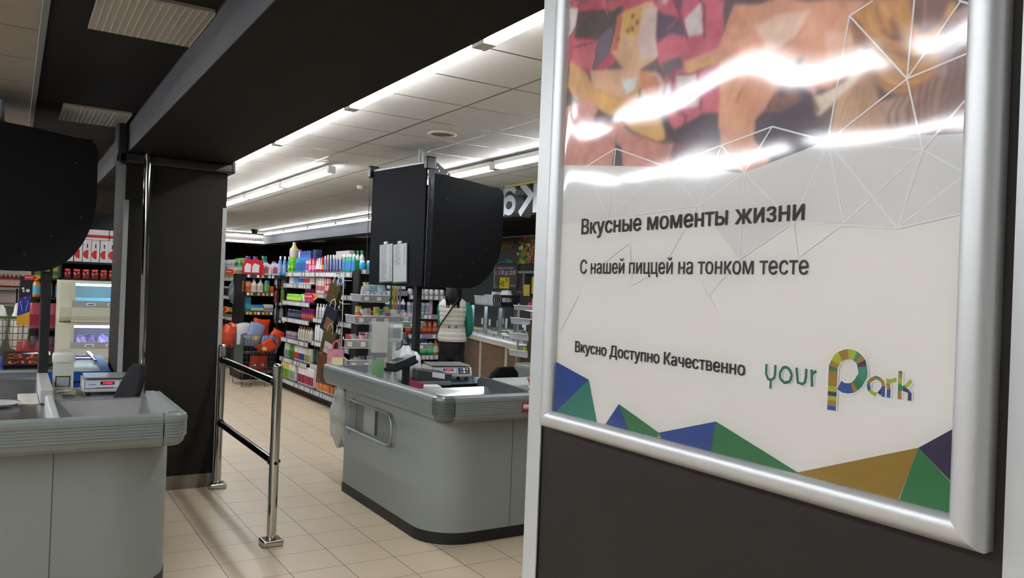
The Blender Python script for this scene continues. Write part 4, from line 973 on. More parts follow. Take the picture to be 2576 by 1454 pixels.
# beige hand scanner stand and cable on the left counter
t = thing('barcode_scanner', 'beige upright barcode scanner with a dark window, left of the white scale', 'scanner', (0.288, 5.60, 0.80), math.radians(-4))
bm_ = mat('c5c5b8', 0.4)
b = MB(); b.prism([(-0.056, 0.0), (0.056, 0.0), (0.056, 0.225), (-0.056, 0.225)], -0.035, 0.05, bm_, axis='y'); b.box(-0.066, 0.074, -0.05, 0.055, 0.0, 0.03, bm_); b.build('body', t, bevel=0.006, seg=3)
b = MB(); b.loft([(0, 0.008, 0.205, 0.062, 0.05), (0, 0.008, 0.245, 0.063, 0.052), (0, 0.008, 0.262, 0.058, 0.046), (0, 0.008, 0.266, 0.045, 0.036)], bm_, n=24, pw=4); b.build('cap', t)
b = MB(); b.box(-0.040, 0.040, -0.0375, -0.034, 0.055, 0.12, BLACK).box(-0.034, 0.034, -0.0385, -0.0373, 0.058, 0.114, mat('9aa0a4', 0.15)); b.build('window', t)
cb = MB(); cb.tube([(0.21, 5.50, 0.806), (0.25, 5.47, 0.85), (0.31, 5.46, 0.862), (0.37, 5.48, 0.85), (0.405, 5.50, 0.806)], 0.0035, mat('a9a797', 0.5), n=7)
cb.tube([(0.21, 5.48, 0.806), (0.27, 5.45, 0.835), (0.33, 5.45, 0.84), (0.39, 5.52, 0.86), (0.41, 5.55, 0.84)], 0.0035, mat('8f8d80', 0.5), n=7)
tag(cb.build('scanner_cable', None), 'two thin grey cables looping before the beige scanner', 'cable')
t = thing('metal_dish', 'shallow shiny metal dish at the left edge of the picture on the steel deck', 'dish', (-0.045, 4.93, 0.837))
MB().lathe([(0.04, 0), (0.06, 0.004), (0.105, 0.022), (0.108, 0.024), (0.10, 0.021), (0.055, 0.006), (0.0, 0.005)], mat('e4e4e4', 0.3, metal=0.5), n=36, caps=False).build('bowl', t)

# cashier chairs
def chair(loc, rz, label, w=0.22, zt=1.02, lean=0.05):
    t = thing('office_chair', label, 'chair', loc, rz, 'black cashier chairs')
    b = MB()
    sec = []
    for k in range(9):
        a = k / 8; z = zt - 0.36 + 0.36 * a
        hw = w * (0.80 + 0.20 * math.sin(PI * min(1, a * 1.3))) * (1 if a < .75 else math.sqrt(max(0.12, 1 - ((a - .75) / .25) ** 2 * .75)))
        sec.append((0, 0.20 + lean * a, z, hw, 0.028))
    b.loft(sec, mat('101113', 0.75, spec=0.2), n=28, pw=3.2); b.build('backrest', t)
    b = MB(); b.loft([(0, 0, 0.47, 0.20, 0.19), (0, 0, 0.50, 0.225, 0.21), (0, 0, 0.54, 0.22, 0.205), (0, 0, 0.55, 0.18, 0.17)], mat('101113', 0.75, spec=0.2), n=28, pw=3.5); b.build('seat', t)
    b = MB(); b.tube([(0, 0.05, 0.47), (0, 0.22, 0.50), (0, 0.265, 0.62), (0, 0.25, 0.85)], 0.018, BLACK); b.build('back_bracket', t)
    b = MB(); b.tube([(0, 0, 0.07), (0, 0, 0.47)], 0.026, GRIT, n=14); b.build('gas_column', t)
    for k in range(5):
        a = 2 * PI * k / 5
        b = MB(); b.tube([(0, 0, 0.10), (0.27 * math.cos(a), 0.27 * math.sin(a), 0.07)], 0.018, BLACK); b.tube([(0.27 * math.cos(a), 0.27 * math.sin(a), 0.07), (0.27 * math.cos(a), 0.27 * math.sin(a), 0.0)], 0.024, BLACK, n=10)
        b.build('leg', t)
    return t
chair((3.07, 5.24, 0), math.radians(196), 'black office chair behind the counter beyond the barrier', w=0.20, zt=0.98)
chair((0.33, 5.06, 0), math.radians(-82), 'black office chair at the left counter, seen edge-on before the white scale', w=0.2, zt=1.03, lean=0.13)
# ------------------------------------------------------------------ black overhead cabinets with roller shutters
def cabinet(loc, rz, label, w=0.90, d=0.83, z0=1.56, z1=2.60, cards=True, ceil=2.785, pole=(0.02, 0.02)):
    """local: origin at the shutter/side corner on the floor; shutter runs along +y, curved side panel along +x"""
    t = thing('overhead_cabinet', label, 'cabinet', loc, rz, 'black cabinets hung over the tills')
    bk = mat('0e0f10', 0.6, spec=0.15, noise=0.15, nscale=5)
    out = [(0.055, z0), (0.42, z0 - 0.004)]
    out += [(0.42 + (d - 0.42) * math.sin(math.radians(a)), z0 - 0.004 + 0.50 * (1 - math.cos(math.radians(a)))) for a in range(10, 91, 8)]
    out += [(d - 0.004, z1 - 0.20), (d - 0.02, z1 - 0.165), (d - 0.06, z1 - 0.15), (0.42, z1 - 0.115), (0.20, z1 - 0.10), (0.055, z1 - 0.10)]
    b = MB(); b.prism(out, 0.0, 0.03, bk, axis='y'); sp = b.build('side_panel', t, bevel=0.004)
    b = MB(); b.prism(out, w - 0.03, w, bk, axis='y'); b.build('side_panel', t, bevel=0.004)
    b = MB()
    rb = random.Random(5)
    for x, z in ((0.10, z0 + .05), (0.36, z0 + .10), (0.50, z0 + .22), (0.66, z0 + 0.35), (0.20, z0 + 0.74), (0.62, z1 - 0.3)):
        b.tube([(x, -0.003, z), (x, 0.0, z)], 0.006, mat('2c2d2f', 0.3), n=10)
    b.build('rivets', sp)
    b = MB(); b.box(0.30, d - 0.03, 0.03, w - 0.03, z1 - 0.15, z1 - 0.135, bk); b.box(0.06, 0.45, 0.03, w - 0.03, z0 + 0.0, z0 + 0.014, bk); b.build('casing', t)
    b = MB(); b.box(0.0, 0.012, 0.03, w - 0.03, z0, z1 - 0.02, mat('111217', 0.7, spec=0.15)); sh = b.build('shutter', t)
    b = MB(); b.tube([(0.02, 0.02, z1 - 0.01), (0.02, w - 0.02, z1 - 0.01)], 0.013, mat('d9d9d9', 0.3, metal=0.3), n=12); b.build('roller', t)
    for y in (0.0, w - 0.02):
        b = MB(); b.box(-0.03, 0.07, y - 0.012, y + 0.032, z1 - 0.075, z1 + 0.035, mat('0f1011', 0.3)); b.build('end_bracket', t, bevel=0.012, seg=3)
    b = MB()
    b.box(0.0, 0.055, -0.012, 0.0, z0, z1 - 0.07, mat('0d0e10', 0.4))
    b.box(0.010, 0.046, -0.016, -0.012, z0 + 0.02, z1 - 0.14, mat('1d1f21', 0.3))
    for k in range(7):
        z = z0 + 0.07 + 0.12 * k
        b.box(0.016, 0.040, -0.019, -0.016, z, z + 0.05, mat('2b2e33', 0.25))
    b.build('guide_rail', t)
    b = MB(); b.prism([(0.055, z1 - 0.10), (0.24, z1 - 0.10), (0.09, z1 - 0.01), (0.055, z1 - 0.01)], 0.0, 0.006, mat('26282a', 0.4), axis='y')
    for x, z in ((0.085, z1 - 0.05), (0.19, z1 - 0.088), (0.105, z1 - .075)): b.tube([(x, -0.004, z), (x, 0.0, z)], 0.006, mat('bbbbbb', 0.3, metal=0.8), n=8)
    b.build('gusset', t)
    b = MB(); b.tube([(-0.018, w - 0.012, z0), (-0.018, w - 0.012, z1 - 0.05)], 0.003, BLACK); b.build('pull_cord', t)
    b = MB(); b.tube([(0.25, w * 0.55, z1 - 0.05), (0.25, w * 0.55, ceil)], 0.024, mat('9c9e9c', 0.35, metal=0.7), n=12); b.build('ceiling_tube', t)
    b = MB(); b.box(pole[0] - 0.026, pole[0] + 0.026, pole[1] - 0.026, pole[1] + 0.026, 0.0, z0, BLACKM); b.build('post', t)
    return t
cab = cabinet((2.862, 5.86, 0), math.radians(9), 'black overhead cabinet above the counter beyond the barrier, two price lists clipped on it', pole=(0.035, 0.14))
cabinet((-0.30, 5.62, 0), math.radians(6), 'black overhead cabinet at the left edge above the nearest counter', pole=(0.50, 0.13), w=0.85, z1=2.55, d=0.745, ceil=2.66)
# two clear pockets with price lists clipped to the shutter's lower edge
for k, (ly_, tilt, what) in enumerate(((0.455, -0.055, 'left price list in a clear green-edged pocket on the black shutter'), (0.235, -0.055, 'right price list in a clear green-edged pocket on the black shutter'))):
    t = thing('price_list', what, 'price list', (2.862, 5.86, 0), math.radians(9), 'price lists clipped to the shutter')
    M0 = Matrix.Translation((-0.006, ly_, 1.585)) @ Matrix.Rotation(tilt, 4, 'X')
    gr = mat('1c4a36', 0.5)
    b = MB(); b.M = M0
    b.box(-0.004, 0.0, 0.0, 0.225, 0.0, 0.345, gr); b.build('pocket', t)
    b = MB(); b.M = M0
    b.box(-0.0055, -0.004, 0.012, 0.213, 0.014, 0.337, mat('b9bbbb', 0.3, noise=0.15, nscale=18)); sh = b.build('sheet', t)
    b = MB(); b.M = M0
    rr = random.Random(k)
    for i in range(30 if k == 0 else 17):
        z = 0.322 - 0.0102 * i
        b.box(-0.0062, -0.0055, 0.20 - 0.02 - rr.uniform(0.05, 0.09), 0.195, z, z + 0.0032, mat('6b6d6e', 0.6))
        b.box(-0.0062, -0.0055, 0.025, 0.055, z, z + 0.0032, mat('6b6d6e', 0.6))
    b.build('print_lines', sh)
    b = MB(); b.M = M0; b.box(-0.012, 0.002, 0.09, 0.14, 0.34, 0.363, mat('d0d0cc', 0.4)); b.build('clip', t)
# round ceiling speaker
t = thing('ceiling_speaker', 'round white speaker recessed in the ceiling tiles before the second tube row', 'speaker', (2.855, 5.63, 2.784))
MB().lathe([(0.115, 0.0), (0.118, -0.008), (0.095, -0.014), (0.088, -0.006)], mat('d8d4ca', 0.5), n=36, caps=False).build('rim', t)
MB().lathe([(0.088, -0.006), (0.0, -0.006)], mat('8c8a84', 0.6, noise=0.3, nscale=900), n=36, caps=False).build('grille', t)
t = thing('dome_camera', 'small black dome camera under the ceiling at the far end', 'camera', (4.85, 19.2, 2.784))
MB().lathe([(0.09, 0.0), (0.09, -0.03), (0.075, -0.035), (0.072, -0.07), (0.05, -0.105), (0.0, -0.118)], BLACK, n=20, caps=False).build('dome', t)
t = thing('smoke_detector', 'white smoke detector on the ceiling left of the black cabinet', 'smoke detector', (3.62, 9.3, 2.784))
MB().lathe([(0.05, 0.0), (0.05, -0.02), (0.035, -0.04), (0.0, -0.042)], mat('e4e2da', 0.5), n=20, caps=False).build('body', t)
# ------------------------------------------------------------------ shop shelving and goods
SHB = mat('141415', 0.5)
STRIP = mat('8a8c90', 0.35)
CARD = mat('e8e8e6', 0.6)
DSTRIP = mat('3a3b3e', 0.4)
def price_strip(b, L, h, n, axis_len, cards=True, seed=0, wide=0.05, gap=0.0, tone=None, yellow=False):
    """strip along local x from 0..L, facing -y, top at z=0"""
    rr = random.Random(seed)
    b.box(0, L, -0.004, 0.0, -h, 0, tone or STRIP)
    if cards:
        x = 0.02
        while x < L - wide:
            if rr.random() < 0.85:
                b.box(x, x + wide * 0.8, -0.0062, -0.004, -h + 0.008, -0.010, mat('e0a020', 0.6) if (yellow and rr.random() < .5) else CARD)
            x += wide * rr.uniform(1.1, 1.7)
def shelf_unit(name, label, loc, rz, L, depth, H, levels, cat='shelving unit', side_l=True, side_r=True, base=0.16, strip_h=0.055, strip_tone=None, seed=0, wide=0.045, yellow=False):
    """local x along the front, y into the unit; levels: list of (z, x0, x1, y_front, transparent)"""
    t = thing(name, label, cat, loc, rz)
    b = MB(); b.box(0, L, depth - 0.03, depth, 0.0, H, SHB); b.build('back_panel', t)
    b = MB(); b.box(0, L, 0.03, depth - 0.03, 0.0, base - 0.02, SHB); b.build('plinth', t)
    for s_, x in ((side_l, -0.02), (side_r, L)):
        if s_: MB().box(x, x + 0.02, 0.02, depth, 0.0, H, SHB).build('side_panel', t)
    for i, (z, x0, x1, yf) in enumerate(levels):
        b = MB(); b.box(x0, x1, yf, depth - 0.03, z - 0.022, z, SHB); sh = b.build('shelf', t)
        b = MB(); b.M = Matrix.Translation((x0, yf, z + 0.002))
        price_strip(b, x1 - x0, strip_h, 0, 0, seed=seed * 31 + i, tone=strip_tone, wide=wide, yellow=yellow)
        b.build('price_strip', sh)
    return t

# product prototypes; each returns a builder(root) that fills a thing with parts; local y- is the front
def P_bottle(w, d, h, col, cap, lab=None, shoulder=0.72, neck=0.3, capr=0.38, pw=2.6, rough=0.3):
    def f(root):
        b = MB()
        W, D = w / 2, d / 2
        b.loft([(0, 0, 0, W * .92, D * .92), (0, 0, h * .03, W, D), (0, 0, h * shoulder * .9, W, D), (0, 0, h * shoulder, W * .9, D * .9), (0, 0, h * (shoulder + .08), W * .6, D * .6), (0, 0, h * .85, W * neck, W * neck)], mat(col, rough), n=14, pw=pw)
        body = b.build('bottle', root)
        b = MB(); b.loft([(0, 0, h * .84, W * capr, W * capr), (0, 0, h * .985, W * capr * .95, W * capr * .95), (0, 0, h, W * capr * .8, W * capr * .8)], mat(cap, 0.4), n=12); b.build('cap', root)
        if lab:
            b = MB(); k = 1.012
            b.loft([(0, 0, h * .14, W * k, D * k), (0, 0, h * shoulder * .78, W * k, D * k)], mat(lab, 0.5), n=14, caps=False, pw=pw); b.build('label_band', root)
    return f
def P_box(w, d, h, col, band=None, top=None, band2=None):
    def f(root):
        b = MB(); b.box(-w / 2, w / 2, -d / 2, d / 2, 0, h, mat(col, 0.45)); b.build('carton', root)
        if band:
            b = MB()
            b.box(-w / 2 - .0008, w / 2 + .0008, -d / 2 - .0008, d / 2, h * .18, h * .48, mat(band, 0.45))
            if band2: b.box(-w * .3, w * .3, -d / 2 - .0014, -d / 2 - .0008, h * .55, h * .85, mat(band2, 0.45))
            b.build('printed_band', root)
    return f
def P_jug(w, d, h, col, cap, lab):
    def f(root):
        b = MB(); W, D = w / 2, d / 2
        out = [(-W * .95, 0), (W * .95, 0), (W, h * .06), (W, h * .50), (W * .80, h * .72), (W * .40, h * .80), (W * .05, h * .84), (W * .05, h * .88), (-W * .6, h * .88), (-W * .6, h * .83), (-W * .85, h * .7), (-W, h * .45)]
        b.prism(out, -D, D, mat(col, 0.3), axis='y'); b.build('bottle', root, bevel=min(w, d) * .22, seg=3)
        b = MB(); b.lathe([(W * .36, h * .86), (W * .36, h), (W * .3, h)], mat(cap, 0.4), -W * .28, 0, n=14); b.build('cap', root)
        b = MB(); b.prism([(-W * .8, h * .10), (W * .25, h * .10), (W * .35, h * .52), (-W * .5, h * .62), (-W * .85, h * .4)], -D - .0015, -D + .002, mat(lab, 0.5), axis='y'); b.build('label_patch', root)
        b = MB(); b.loft([(W * .62, 0, h * .28, W * .10, D * 1.02), (W * .62, 0, h * .40, W * .16, D * 1.02), (W * .56, 0, h * .56, W * .10, D * 1.02)], mat('3a0c10' if col == 'c41f2c' else '8d9094', 0.5), n=12); b.build('grip', root)
    return f
def P_pack(w, d, h, col, band, n=2, tops='e8e8e8'):
    """soft shrink-wrapped pack"""
    def f(root):
        b = MB(); b.loft([(0, 0, 0, w / 2 * .94, d / 2 * .94), (0, 0, h * .08, w / 2, d / 2), (0, 0, h * .9, w / 2, d / 2), (0, 0, h, w / 2 * .86, d / 2 * .86)], mat(col, 0.3), n=20, pw=6); b.build('pack', root)
        b = MB(); b.box(-w / 2 * .9, w / 2 * .9, -d / 2 - .003, -d / 2 + .01, h * .12, h * .55, mat(band, 0.4)); b.build('printed_panel', root)
    return f
def P_tube(w, h, col, cap):
    def f(root):
        b = MB(); b.loft([(0, 0, 0, w / 2 * .7, w / 2 * .7), (0, 0, h * .22, w / 2 * .7, w / 2 * .7)], mat(cap, 0.4), n=12); b.build('cap', root)
        b = MB(); b.loft([(0, 0, h * .22, w / 2, w * .3), (0, 0, h * .9, w / 2, w * .08), (0, 0, h, w / 2, w * .04)], mat(col, 0.4), n=12); b.build('tube', root)
    return f
def P_brushpack(col, col2):
    def f(root):
        b = MB(); b.box(-0.022, 0.022, -0.004, 0.0, 0, 0.21, mat('cfd2d6', 0.3)); b.build('blister_card', root)
        b = MB(); b.tube([(0, -0.010, 0.01), (0.004, -0.012, 0.07), (-0.003, -0.012, 0.13), (0, -0.010, 0.155)], 0.0055, mat(col, 0.4), n=6, rs=[.005, .0065, .005, .0035]); b.build('brush', root)
        b = MB(); b.box(-0.022, 0.022, -0.0055, -0.004, 0.0, 0.03, mat(col2, 0.5)); b.build('printed_foot', root)
    return f
def P_jar(r, h, col, lid):
    def f(root):
        MB().lathe([(r * .92, 0), (r, h * .08), (r, h * .65), (r * .75, h * .80)], mat(col, 0.15), n=14).build('jar', root)
        MB().lathe([(r * .78, h * .80), (r * .78, h), (r * .72, h)], mat(lid, 0.4), n=14).build('lid', root)
    return f
def goods(name, cat, desc, proto, n, p0, p1, place, group, rz=0.0, jit=0.004, order='from the left', seed=1):
    """n copies of one kind between two points; every copy a thing with its own label"""
    rr = random.Random(seed + n)
    root = None
    for i in range(n):
        t_ = i / (n - 1) if n > 1 else 0.5
        p = [lerp(a, c_, t_) for a, c_ in zip(p0, p1)]
        p[0] += rr.uniform(-jit, jit); p[1] += rr.uniform(-jit, jit)
        lab = ('%s %s %s, %s' % (ORD[i] if i < 20 else ORD[19], desc, order, place)) if n > 1 else '%s, %s' % (desc, place)
        if root is None:
            root = thing(name, lab, cat, p, rz + rr.uniform(-.05, .05), group if n > 1 else None); proto(root)
        else:
            dup(root, p, rz + rr.uniform(-.05, .05), lab)
    return root

# ---- hygiene gondola along the aisle, facing the checkout (local x runs along world -y)
GM = shelf_unit('shelving_unit', 'long black shelving unit of hygiene goods along the aisle', (3.42, 11.66, 0), -PI / 2, 2.71, 0.42, 1.72,
    [(1.70, 0, 2.71, 0.0), (1.535, 0, 1.26, -0.02), (1.285, 0, 1.26, -0.03), (1.04, 0, 1.26, -0.03), (0.745, 0, 1.26, -0.03), (0.46, 0, 1.26, -0.04),
     (1.42, 1.28, 2.71, 0.05), (1.09, 1.28, 2.71, 0.02), (0.785, 1.28, 2.71, 0.0), (0.48, 1.28, 2.71, 0.0), (0.165, 0, 2.71, -0.06)], seed=2, strip_h=0.065)
XF = 3.47
def gm(name, cat, desc, proto, n, ya, yb, z, place, group, dx=0.0, order='from the left', **k):
    return goods(name, cat, desc, proto, n, (XF + dx, ya, z), (XF + dx, yb, z), place, group, rz=-PI / 2, order=order, **k)
TS = 'hygiene gondola top'
gm('tissue_box', 'box', 'lime green box', P_box(.10, .09, .115, '6cc02a', '3f9a1c', None, 'd8e84a'), 2, 11.52, 11.38, 1.702, TS, 'lime boxes on the top shelf')
gm('tissue_box', 'box', 'upper lime green box', P_box(.19, .09, .085, '62c41e', '4fae1c'), 1, 11.45, 11.45, 1.819, TS, None)
gm('shampoo_bottle', 'bottle', 'teal and blue shampoo bottle', P_bottle(.075, .045, .20, '2a9aa8', '1d78a8', '2f5fa8', shoulder=.85, neck=.6, capr=.75, pw=4), 5, 11.27, 10.86, 1.702, TS, 'teal bottles on the top shelf')
gm('shampoo_bottle', 'bottle', 'blue bottle of the rear row', P_bottle(.06, .04, .17, '1e4f96', '18306e', '2f6fc0', shoulder=.85, neck=.6, capr=.75, pw=4), 5, 11.10, 10.72, 1.83, TS + ', upper layer', 'navy bottles of the upper layer')
gm('soap_pack', 'pack', 'white and pink wipe pack', P_bottle(.055, .05, .18, 'dcd2d0', '7b4a9c', 'b8489c', shoulder=.85, neck=.6, capr=.9, pw=4), 2, 10.78, 10.70, 1.702, TS, 'pink wipe packs')
gm('soap_pack', 'pack', 'magenta pack with a yellow lid', P_box(.085, .06, .19, 'c8408c', 'e8a0b8', None, 'e8c830'), 2, 10.60, 10.48, 1.702, TS, 'magenta packs')
gm('conditioner_tube', 'tube', 'white tube with red hearts', P_tube(.06, .19, 'e6e2e0', 'c02848'), 3, 10.39, 10.23, 1.702, TS, 'white tubes with hearts')
gm('toothpaste_stand', 'pack', 'red and yellow upright pack', P_box(.05, .05, .20, 'b81c28', 'e0a83a', None, 'd4323a'), 2, 10.12, 10.04, 1.702, TS, 'red packs')
for i, (c1, c2) in enumerate((('3a66b8', 'a81c30'), ('6a3a98', 'a81c30'), ('2a8a9a', 'd8d8d8'), ('a82a5a', 'a81c30'))):
    gm('toothbrush_pack', 'toothbrush', ['blue', 'purple', 'teal', 'crimson'][i] + ' toothbrush in a blister pack', P_brushpack(c1, c2), 6, 9.97 - .013 * i, 9.42 - .013 * i, 1.705 + .012 * (i % 2), TS, ['blue', 'purple', 'teal', 'crimson'][i] + ' toothbrushes', dx=-.035 + .03 * i)
gm('mouthwash_bottle', 'bottle', 'green mouthwash bottle with a white cap', P_bottle(.075, .05, .22, '2a9a80', 'e6e8e6', '3f7ec0', capr=.5), 4, 9.36, 9.04, 1.702, TS, 'green mouthwash bottles')
gm('mouthwash_bottle', 'bottle', 'rear mouthwash bottle with a green cap', P_bottle(.06, .05, .27, 'c8dcd0', '1f6a3c', '3fae50', capr=.6), 3, 9.30, 9.05, 1.702, TS, 'rear mouthwash bottles', dx=.1)
gm('softener_bottle', 'bottle', 'tall cream softener bottle standing above the lime boxes', P_bottle(.14, .12, .235, 'cdbf86', 'c9b468', 'b8b4ba', shoulder=.6, neck=.3, capr=.36), 1, 11.50, 11.50, 1.906, TS, None, dx=.01)
gm('nail_polish', 'bottle', 'small pink topped bottle right of the cream softener', P_bottle(.05, .04, .12, 'e6d8dc', 'd83a8c', capr=.9), 1, 11.18, 11.18, 1.904, TS, None)
gm('soap_pack', 'pack', 'navy box lying high at the middle', P_box(.16, .08, .11, '26346e', '1c2650'), 1, 10.42, 10.42, 1.895, TS + ', uppermost', None)
gm('soap_pack', 'pack', 'navy box under the highest one', P_box(.22, .08, .10, '222c5c', '2f3c7c'), 2, 10.62, 10.36, 1.893 - .10 + .0, TS + ', rear', 'navy boxes', dx=.09)
gm('display_card', 'box', 'grey cardboard box behind the toothbrushes', P_box(.55, .06, .28, 'b9b4b4', 'c4bfc0'), 1, 9.72, 9.72, 1.702, TS, None, dx=.13)
# second level
B1 = 'hygiene gondola left bay'
B2 = 'hygiene gondola right bay'
for i, (c1, cp, lb, nm) in enumerate((('dedad6', 'c84a5a', 'e8b8b8', 'white'), ('7fb8cc', 'e6e6e6', '4f90c0', 'pale blue'), ('d8d8dc', '3a5ea8', '3a5ea8', 'white and blue'), ('d9c8c8', 'c02838', 'c02838', 'white and red'), ('dcd6cc', 'd0ccc4', 'b8a890', 'cream'))):
    gm('lotion_bottle', 'bottle', nm + ' travel bottle', P_bottle(.042, .035, .13, c1, cp, lb), 5, 11.58 - .235 * i, 11.42 - .235 * i, 1.537, 'second shelf, ' + B1, nm + ' travel bottles', dx=.0)
gm('toothpaste_box', 'box', 'upright pale toothpaste carton', P_box(.035, .04, .21, 'd8cfc6', 'b86a6a'), 7, 10.33, 10.05, 1.422, 'upper shelf, ' + B2, 'pale toothpaste cartons')
gm('toothpaste_box', 'box', 'upright red toothpaste carton', P_box(.042, .04, .23, 'b8202a', 'd8a8a8', None, 'e8d8d8'), 4, 9.98, 9.80, 1.422, 'upper shelf, ' + B2, 'red toothpaste cartons')
gm('toothpaste_box', 'box', 'small blue carton', P_box(.04, .04, .12, '2c62b0', '5f92d8'), 6, 9.66, 9.36, 1.5, 'upper shelf, ' + B2, 'blue cartons')
gm('wipes_pack', 'pack', 'lime green wipe pack', P_pack(.19, .08, .10, '82c83c', 'c8e070'), 4, 11.50, 10.98, 1.287, 'third shelf, ' + B1, 'lime wipe packs')
gm('razor_pack', 'pack', 'pink razor pack', P_box(.05, .03, .19, 'c03a78', 'e8a8c8', None, '7a3a9a'), 4, 10.80, 10.52, 1.287, 'third shelf, ' + B1, 'pink razor packs')
gm('cream_jar', 'jar', 'white cream jar', P_jar(.035, .11, 'dcd8d4', 'b0b4bc'), 2, 10.94, 10.86, 1.287, 'third shelf, ' + B1, 'white cream jars', dx=-.0)
gm('deodorant', 'bottle', 'dark roll-on bottle', P_bottle(.05, .045, .12, '23263a', 'b4b8c4', '565a78'), 10, 11.58, 11.02, 1.042, 'fourth shelf, ' + B1, 'dark roll-on bottles')
gm('razor_pack', 'pack', 'magenta and orange pack', P_box(.07, .03, .16, 'a8347c', 'e87a30', None, '5a3a9c'), 5, 10.92, 10.50, 1.042, 'fourth shelf, ' + B1, 'magenta and orange packs')
gm('lotion_bottle', 'bottle', 'white lotion bottle', P_bottle(.055, .04, .19, 'e2e0dc', 'd0d0cc', 'c4c4c8', capr=.5), 8, 10.30, 9.50, 1.092, 'second shelf, ' + B2, 'white lotion bottles')
gm('soap_box', 'box', 'small patterned soap box', P_box(.07, .06, .09, 'b8a8a8', '8a5a8a'), 5, 11.56, 11.18, 0.747, 'fifth shelf, ' + B1, 'patterned soap boxes')
gm('lotion_bottle', 'bottle', 'cream pump bottle', P_bottle(.065, .05, .20, 'd9d4c4', 'c87a3a', 'c8c0a8', capr=.35), 6, 11.02, 10.50, 0.747, 'fifth shelf, ' + B1, 'cream pump bottles')
gm('lotion_bottle', 'bottle', 'purple capped bottle', P_bottle(.06, .05, .19, '5a4a8c', '3a2a6c', '8a7ac0'), 2, 11.14, 11.08, 0.747, 'fifth shelf, ' + B1, 'purple bottles', dx=.05)
gm('foam_can', 'can', 'white foam can', P_bottle(.055, .055, .22, 'e0e2e4', 'c8ccd0', 'd4d8dc', shoulder=.85, capr=.8, neck=.8), 9, 10.30, 9.40, 0.787, 'third shelf, ' + B2, 'white foam cans')
for i, (c1, b1) in enumerate((('dcdcd8', '8a9a8a'), ('3f9a3c', '2f7a2c'), ('e2dcd8', 'b0382c'), ('dcdce0', '2c3c7c'), ('c8c8b0', '8a9060'))):
    gm('paper_towel_pack', 'pack', ['grey and white', 'green', 'white and red', 'white and navy', 'olive'][i] + ' hygiene pack', P_pack(.115, .10, .20, c1, b1), 2, 11.52 - .235 * i, 11.40 - .235 * i, 0.462, 'sixth shelf, ' + B1, 'hygiene packs')
gm('shampoo_bottle', 'bottle', 'tall green shampoo bottle', P_bottle(.065, .05, .23, '1f8a5a', '0f5a3a', '58c08c', capr=.6), 4, 10.10, 9.80, 0.482, 'sixth shelf, ' + B2, 'green shampoo bottles')
gm('shampoo_bottle', 'bottle', 'tall crimson shampoo bottle', P_bottle(.065, .05, .20, 'b02048', '8a1838', 'd84a70', capr=.6), 3, 9.70, 9.52, 0.482, 'sixth shelf, ' + B2, 'crimson shampoo bottles')
gm('shampoo_bottle', 'bottle', 'dark green bottle at the bay post', P_bottle(.07, .05, .24, '10241c', '0a1612', '1c4a38', capr=.6), 2, 10.32, 10.22, 0.482, 'sixth shelf, ' + B2, 'dark bottles')
for i, (c1, b1, n_) in enumerate((('c9c05a', '6f9a30', 3), ('dcdad4', '8aa080', 2), ('e2d2d4', '8c1f4c', 3), ('ddd4d8', '98204c', 2), ('e0d8cc', 'd07a34', 3), ('dcd4c8', 'cc6a2c', 2))):
    gm('nappy_pack', 'pack', ['yellow green', 'white', 'white and wine red', 'wine red', 'cream and orange', 'orange patterned'][i] + ' paper pack', P_pack(.13, .14, .25, c1, b1), n_, 11.52 - .40 * i, 11.52 - .40 * i - .135 * (n_ - 1), 0.167, 'hygiene gondola bottom shelf', 'paper packs on the bottom shelf', dx=-.02)
gm('carton', 'box', 'white carton with a blue pack on top', P_box(.22, .2, .15, 'dcdcda', None), 1, 9.10, 9.10, 0.167, 'bottom shelf corner of the hygiene gondola', None, dx=.03)
gm('wipes_pack', 'pack', 'blue pack lying on the white carton', P_pack(.2, .16, .09, '24409c', '6fb8e0'), 1, 9.10, 9.10, 0.320, 'bottom shelf corner of the hygiene gondola', None, dx=.03)

# promotional arrows
def promo(loc, rz, label, s_=1.0, word='АКЦИЯ'):
    t = thing('promo_sign', label, 'sign', loc, rz, 'red promotion arrows')
    b = MB(); b.prism([(-.11 * s_, -.045 * s_), (.08 * s_, -.045 * s_), (.14 * s_, 0), (.08 * s_, .045 * s_), (-.11 * s_, .045 * s_)], -.002, .0, mat('d08a20', 0.5), axis='y'); b.build('arrow', t)
    b = MB(); b.prism([(-.115 * s_, -.04 * s_), (.035 * s_, -.04 * s_), (.075 * s_, 0), (.035 * s_, .04 * s_), (-.115 * s_, .04 * s_)], -.004, -.002, mat('b01420', 0.5), axis='y')
    b.text(word, .026 * s_, Matrix.Translation((-.108 * s_, -.0046, -.012 * s_)) @ TXT_Y, WH, width=.125 * s_); b.build('red_panel', t)
    return t
promo((3.33, 10.18, 1.375), -PI / 2 + .5, 'red promotion arrow at the middle of the hygiene gondola', .95)

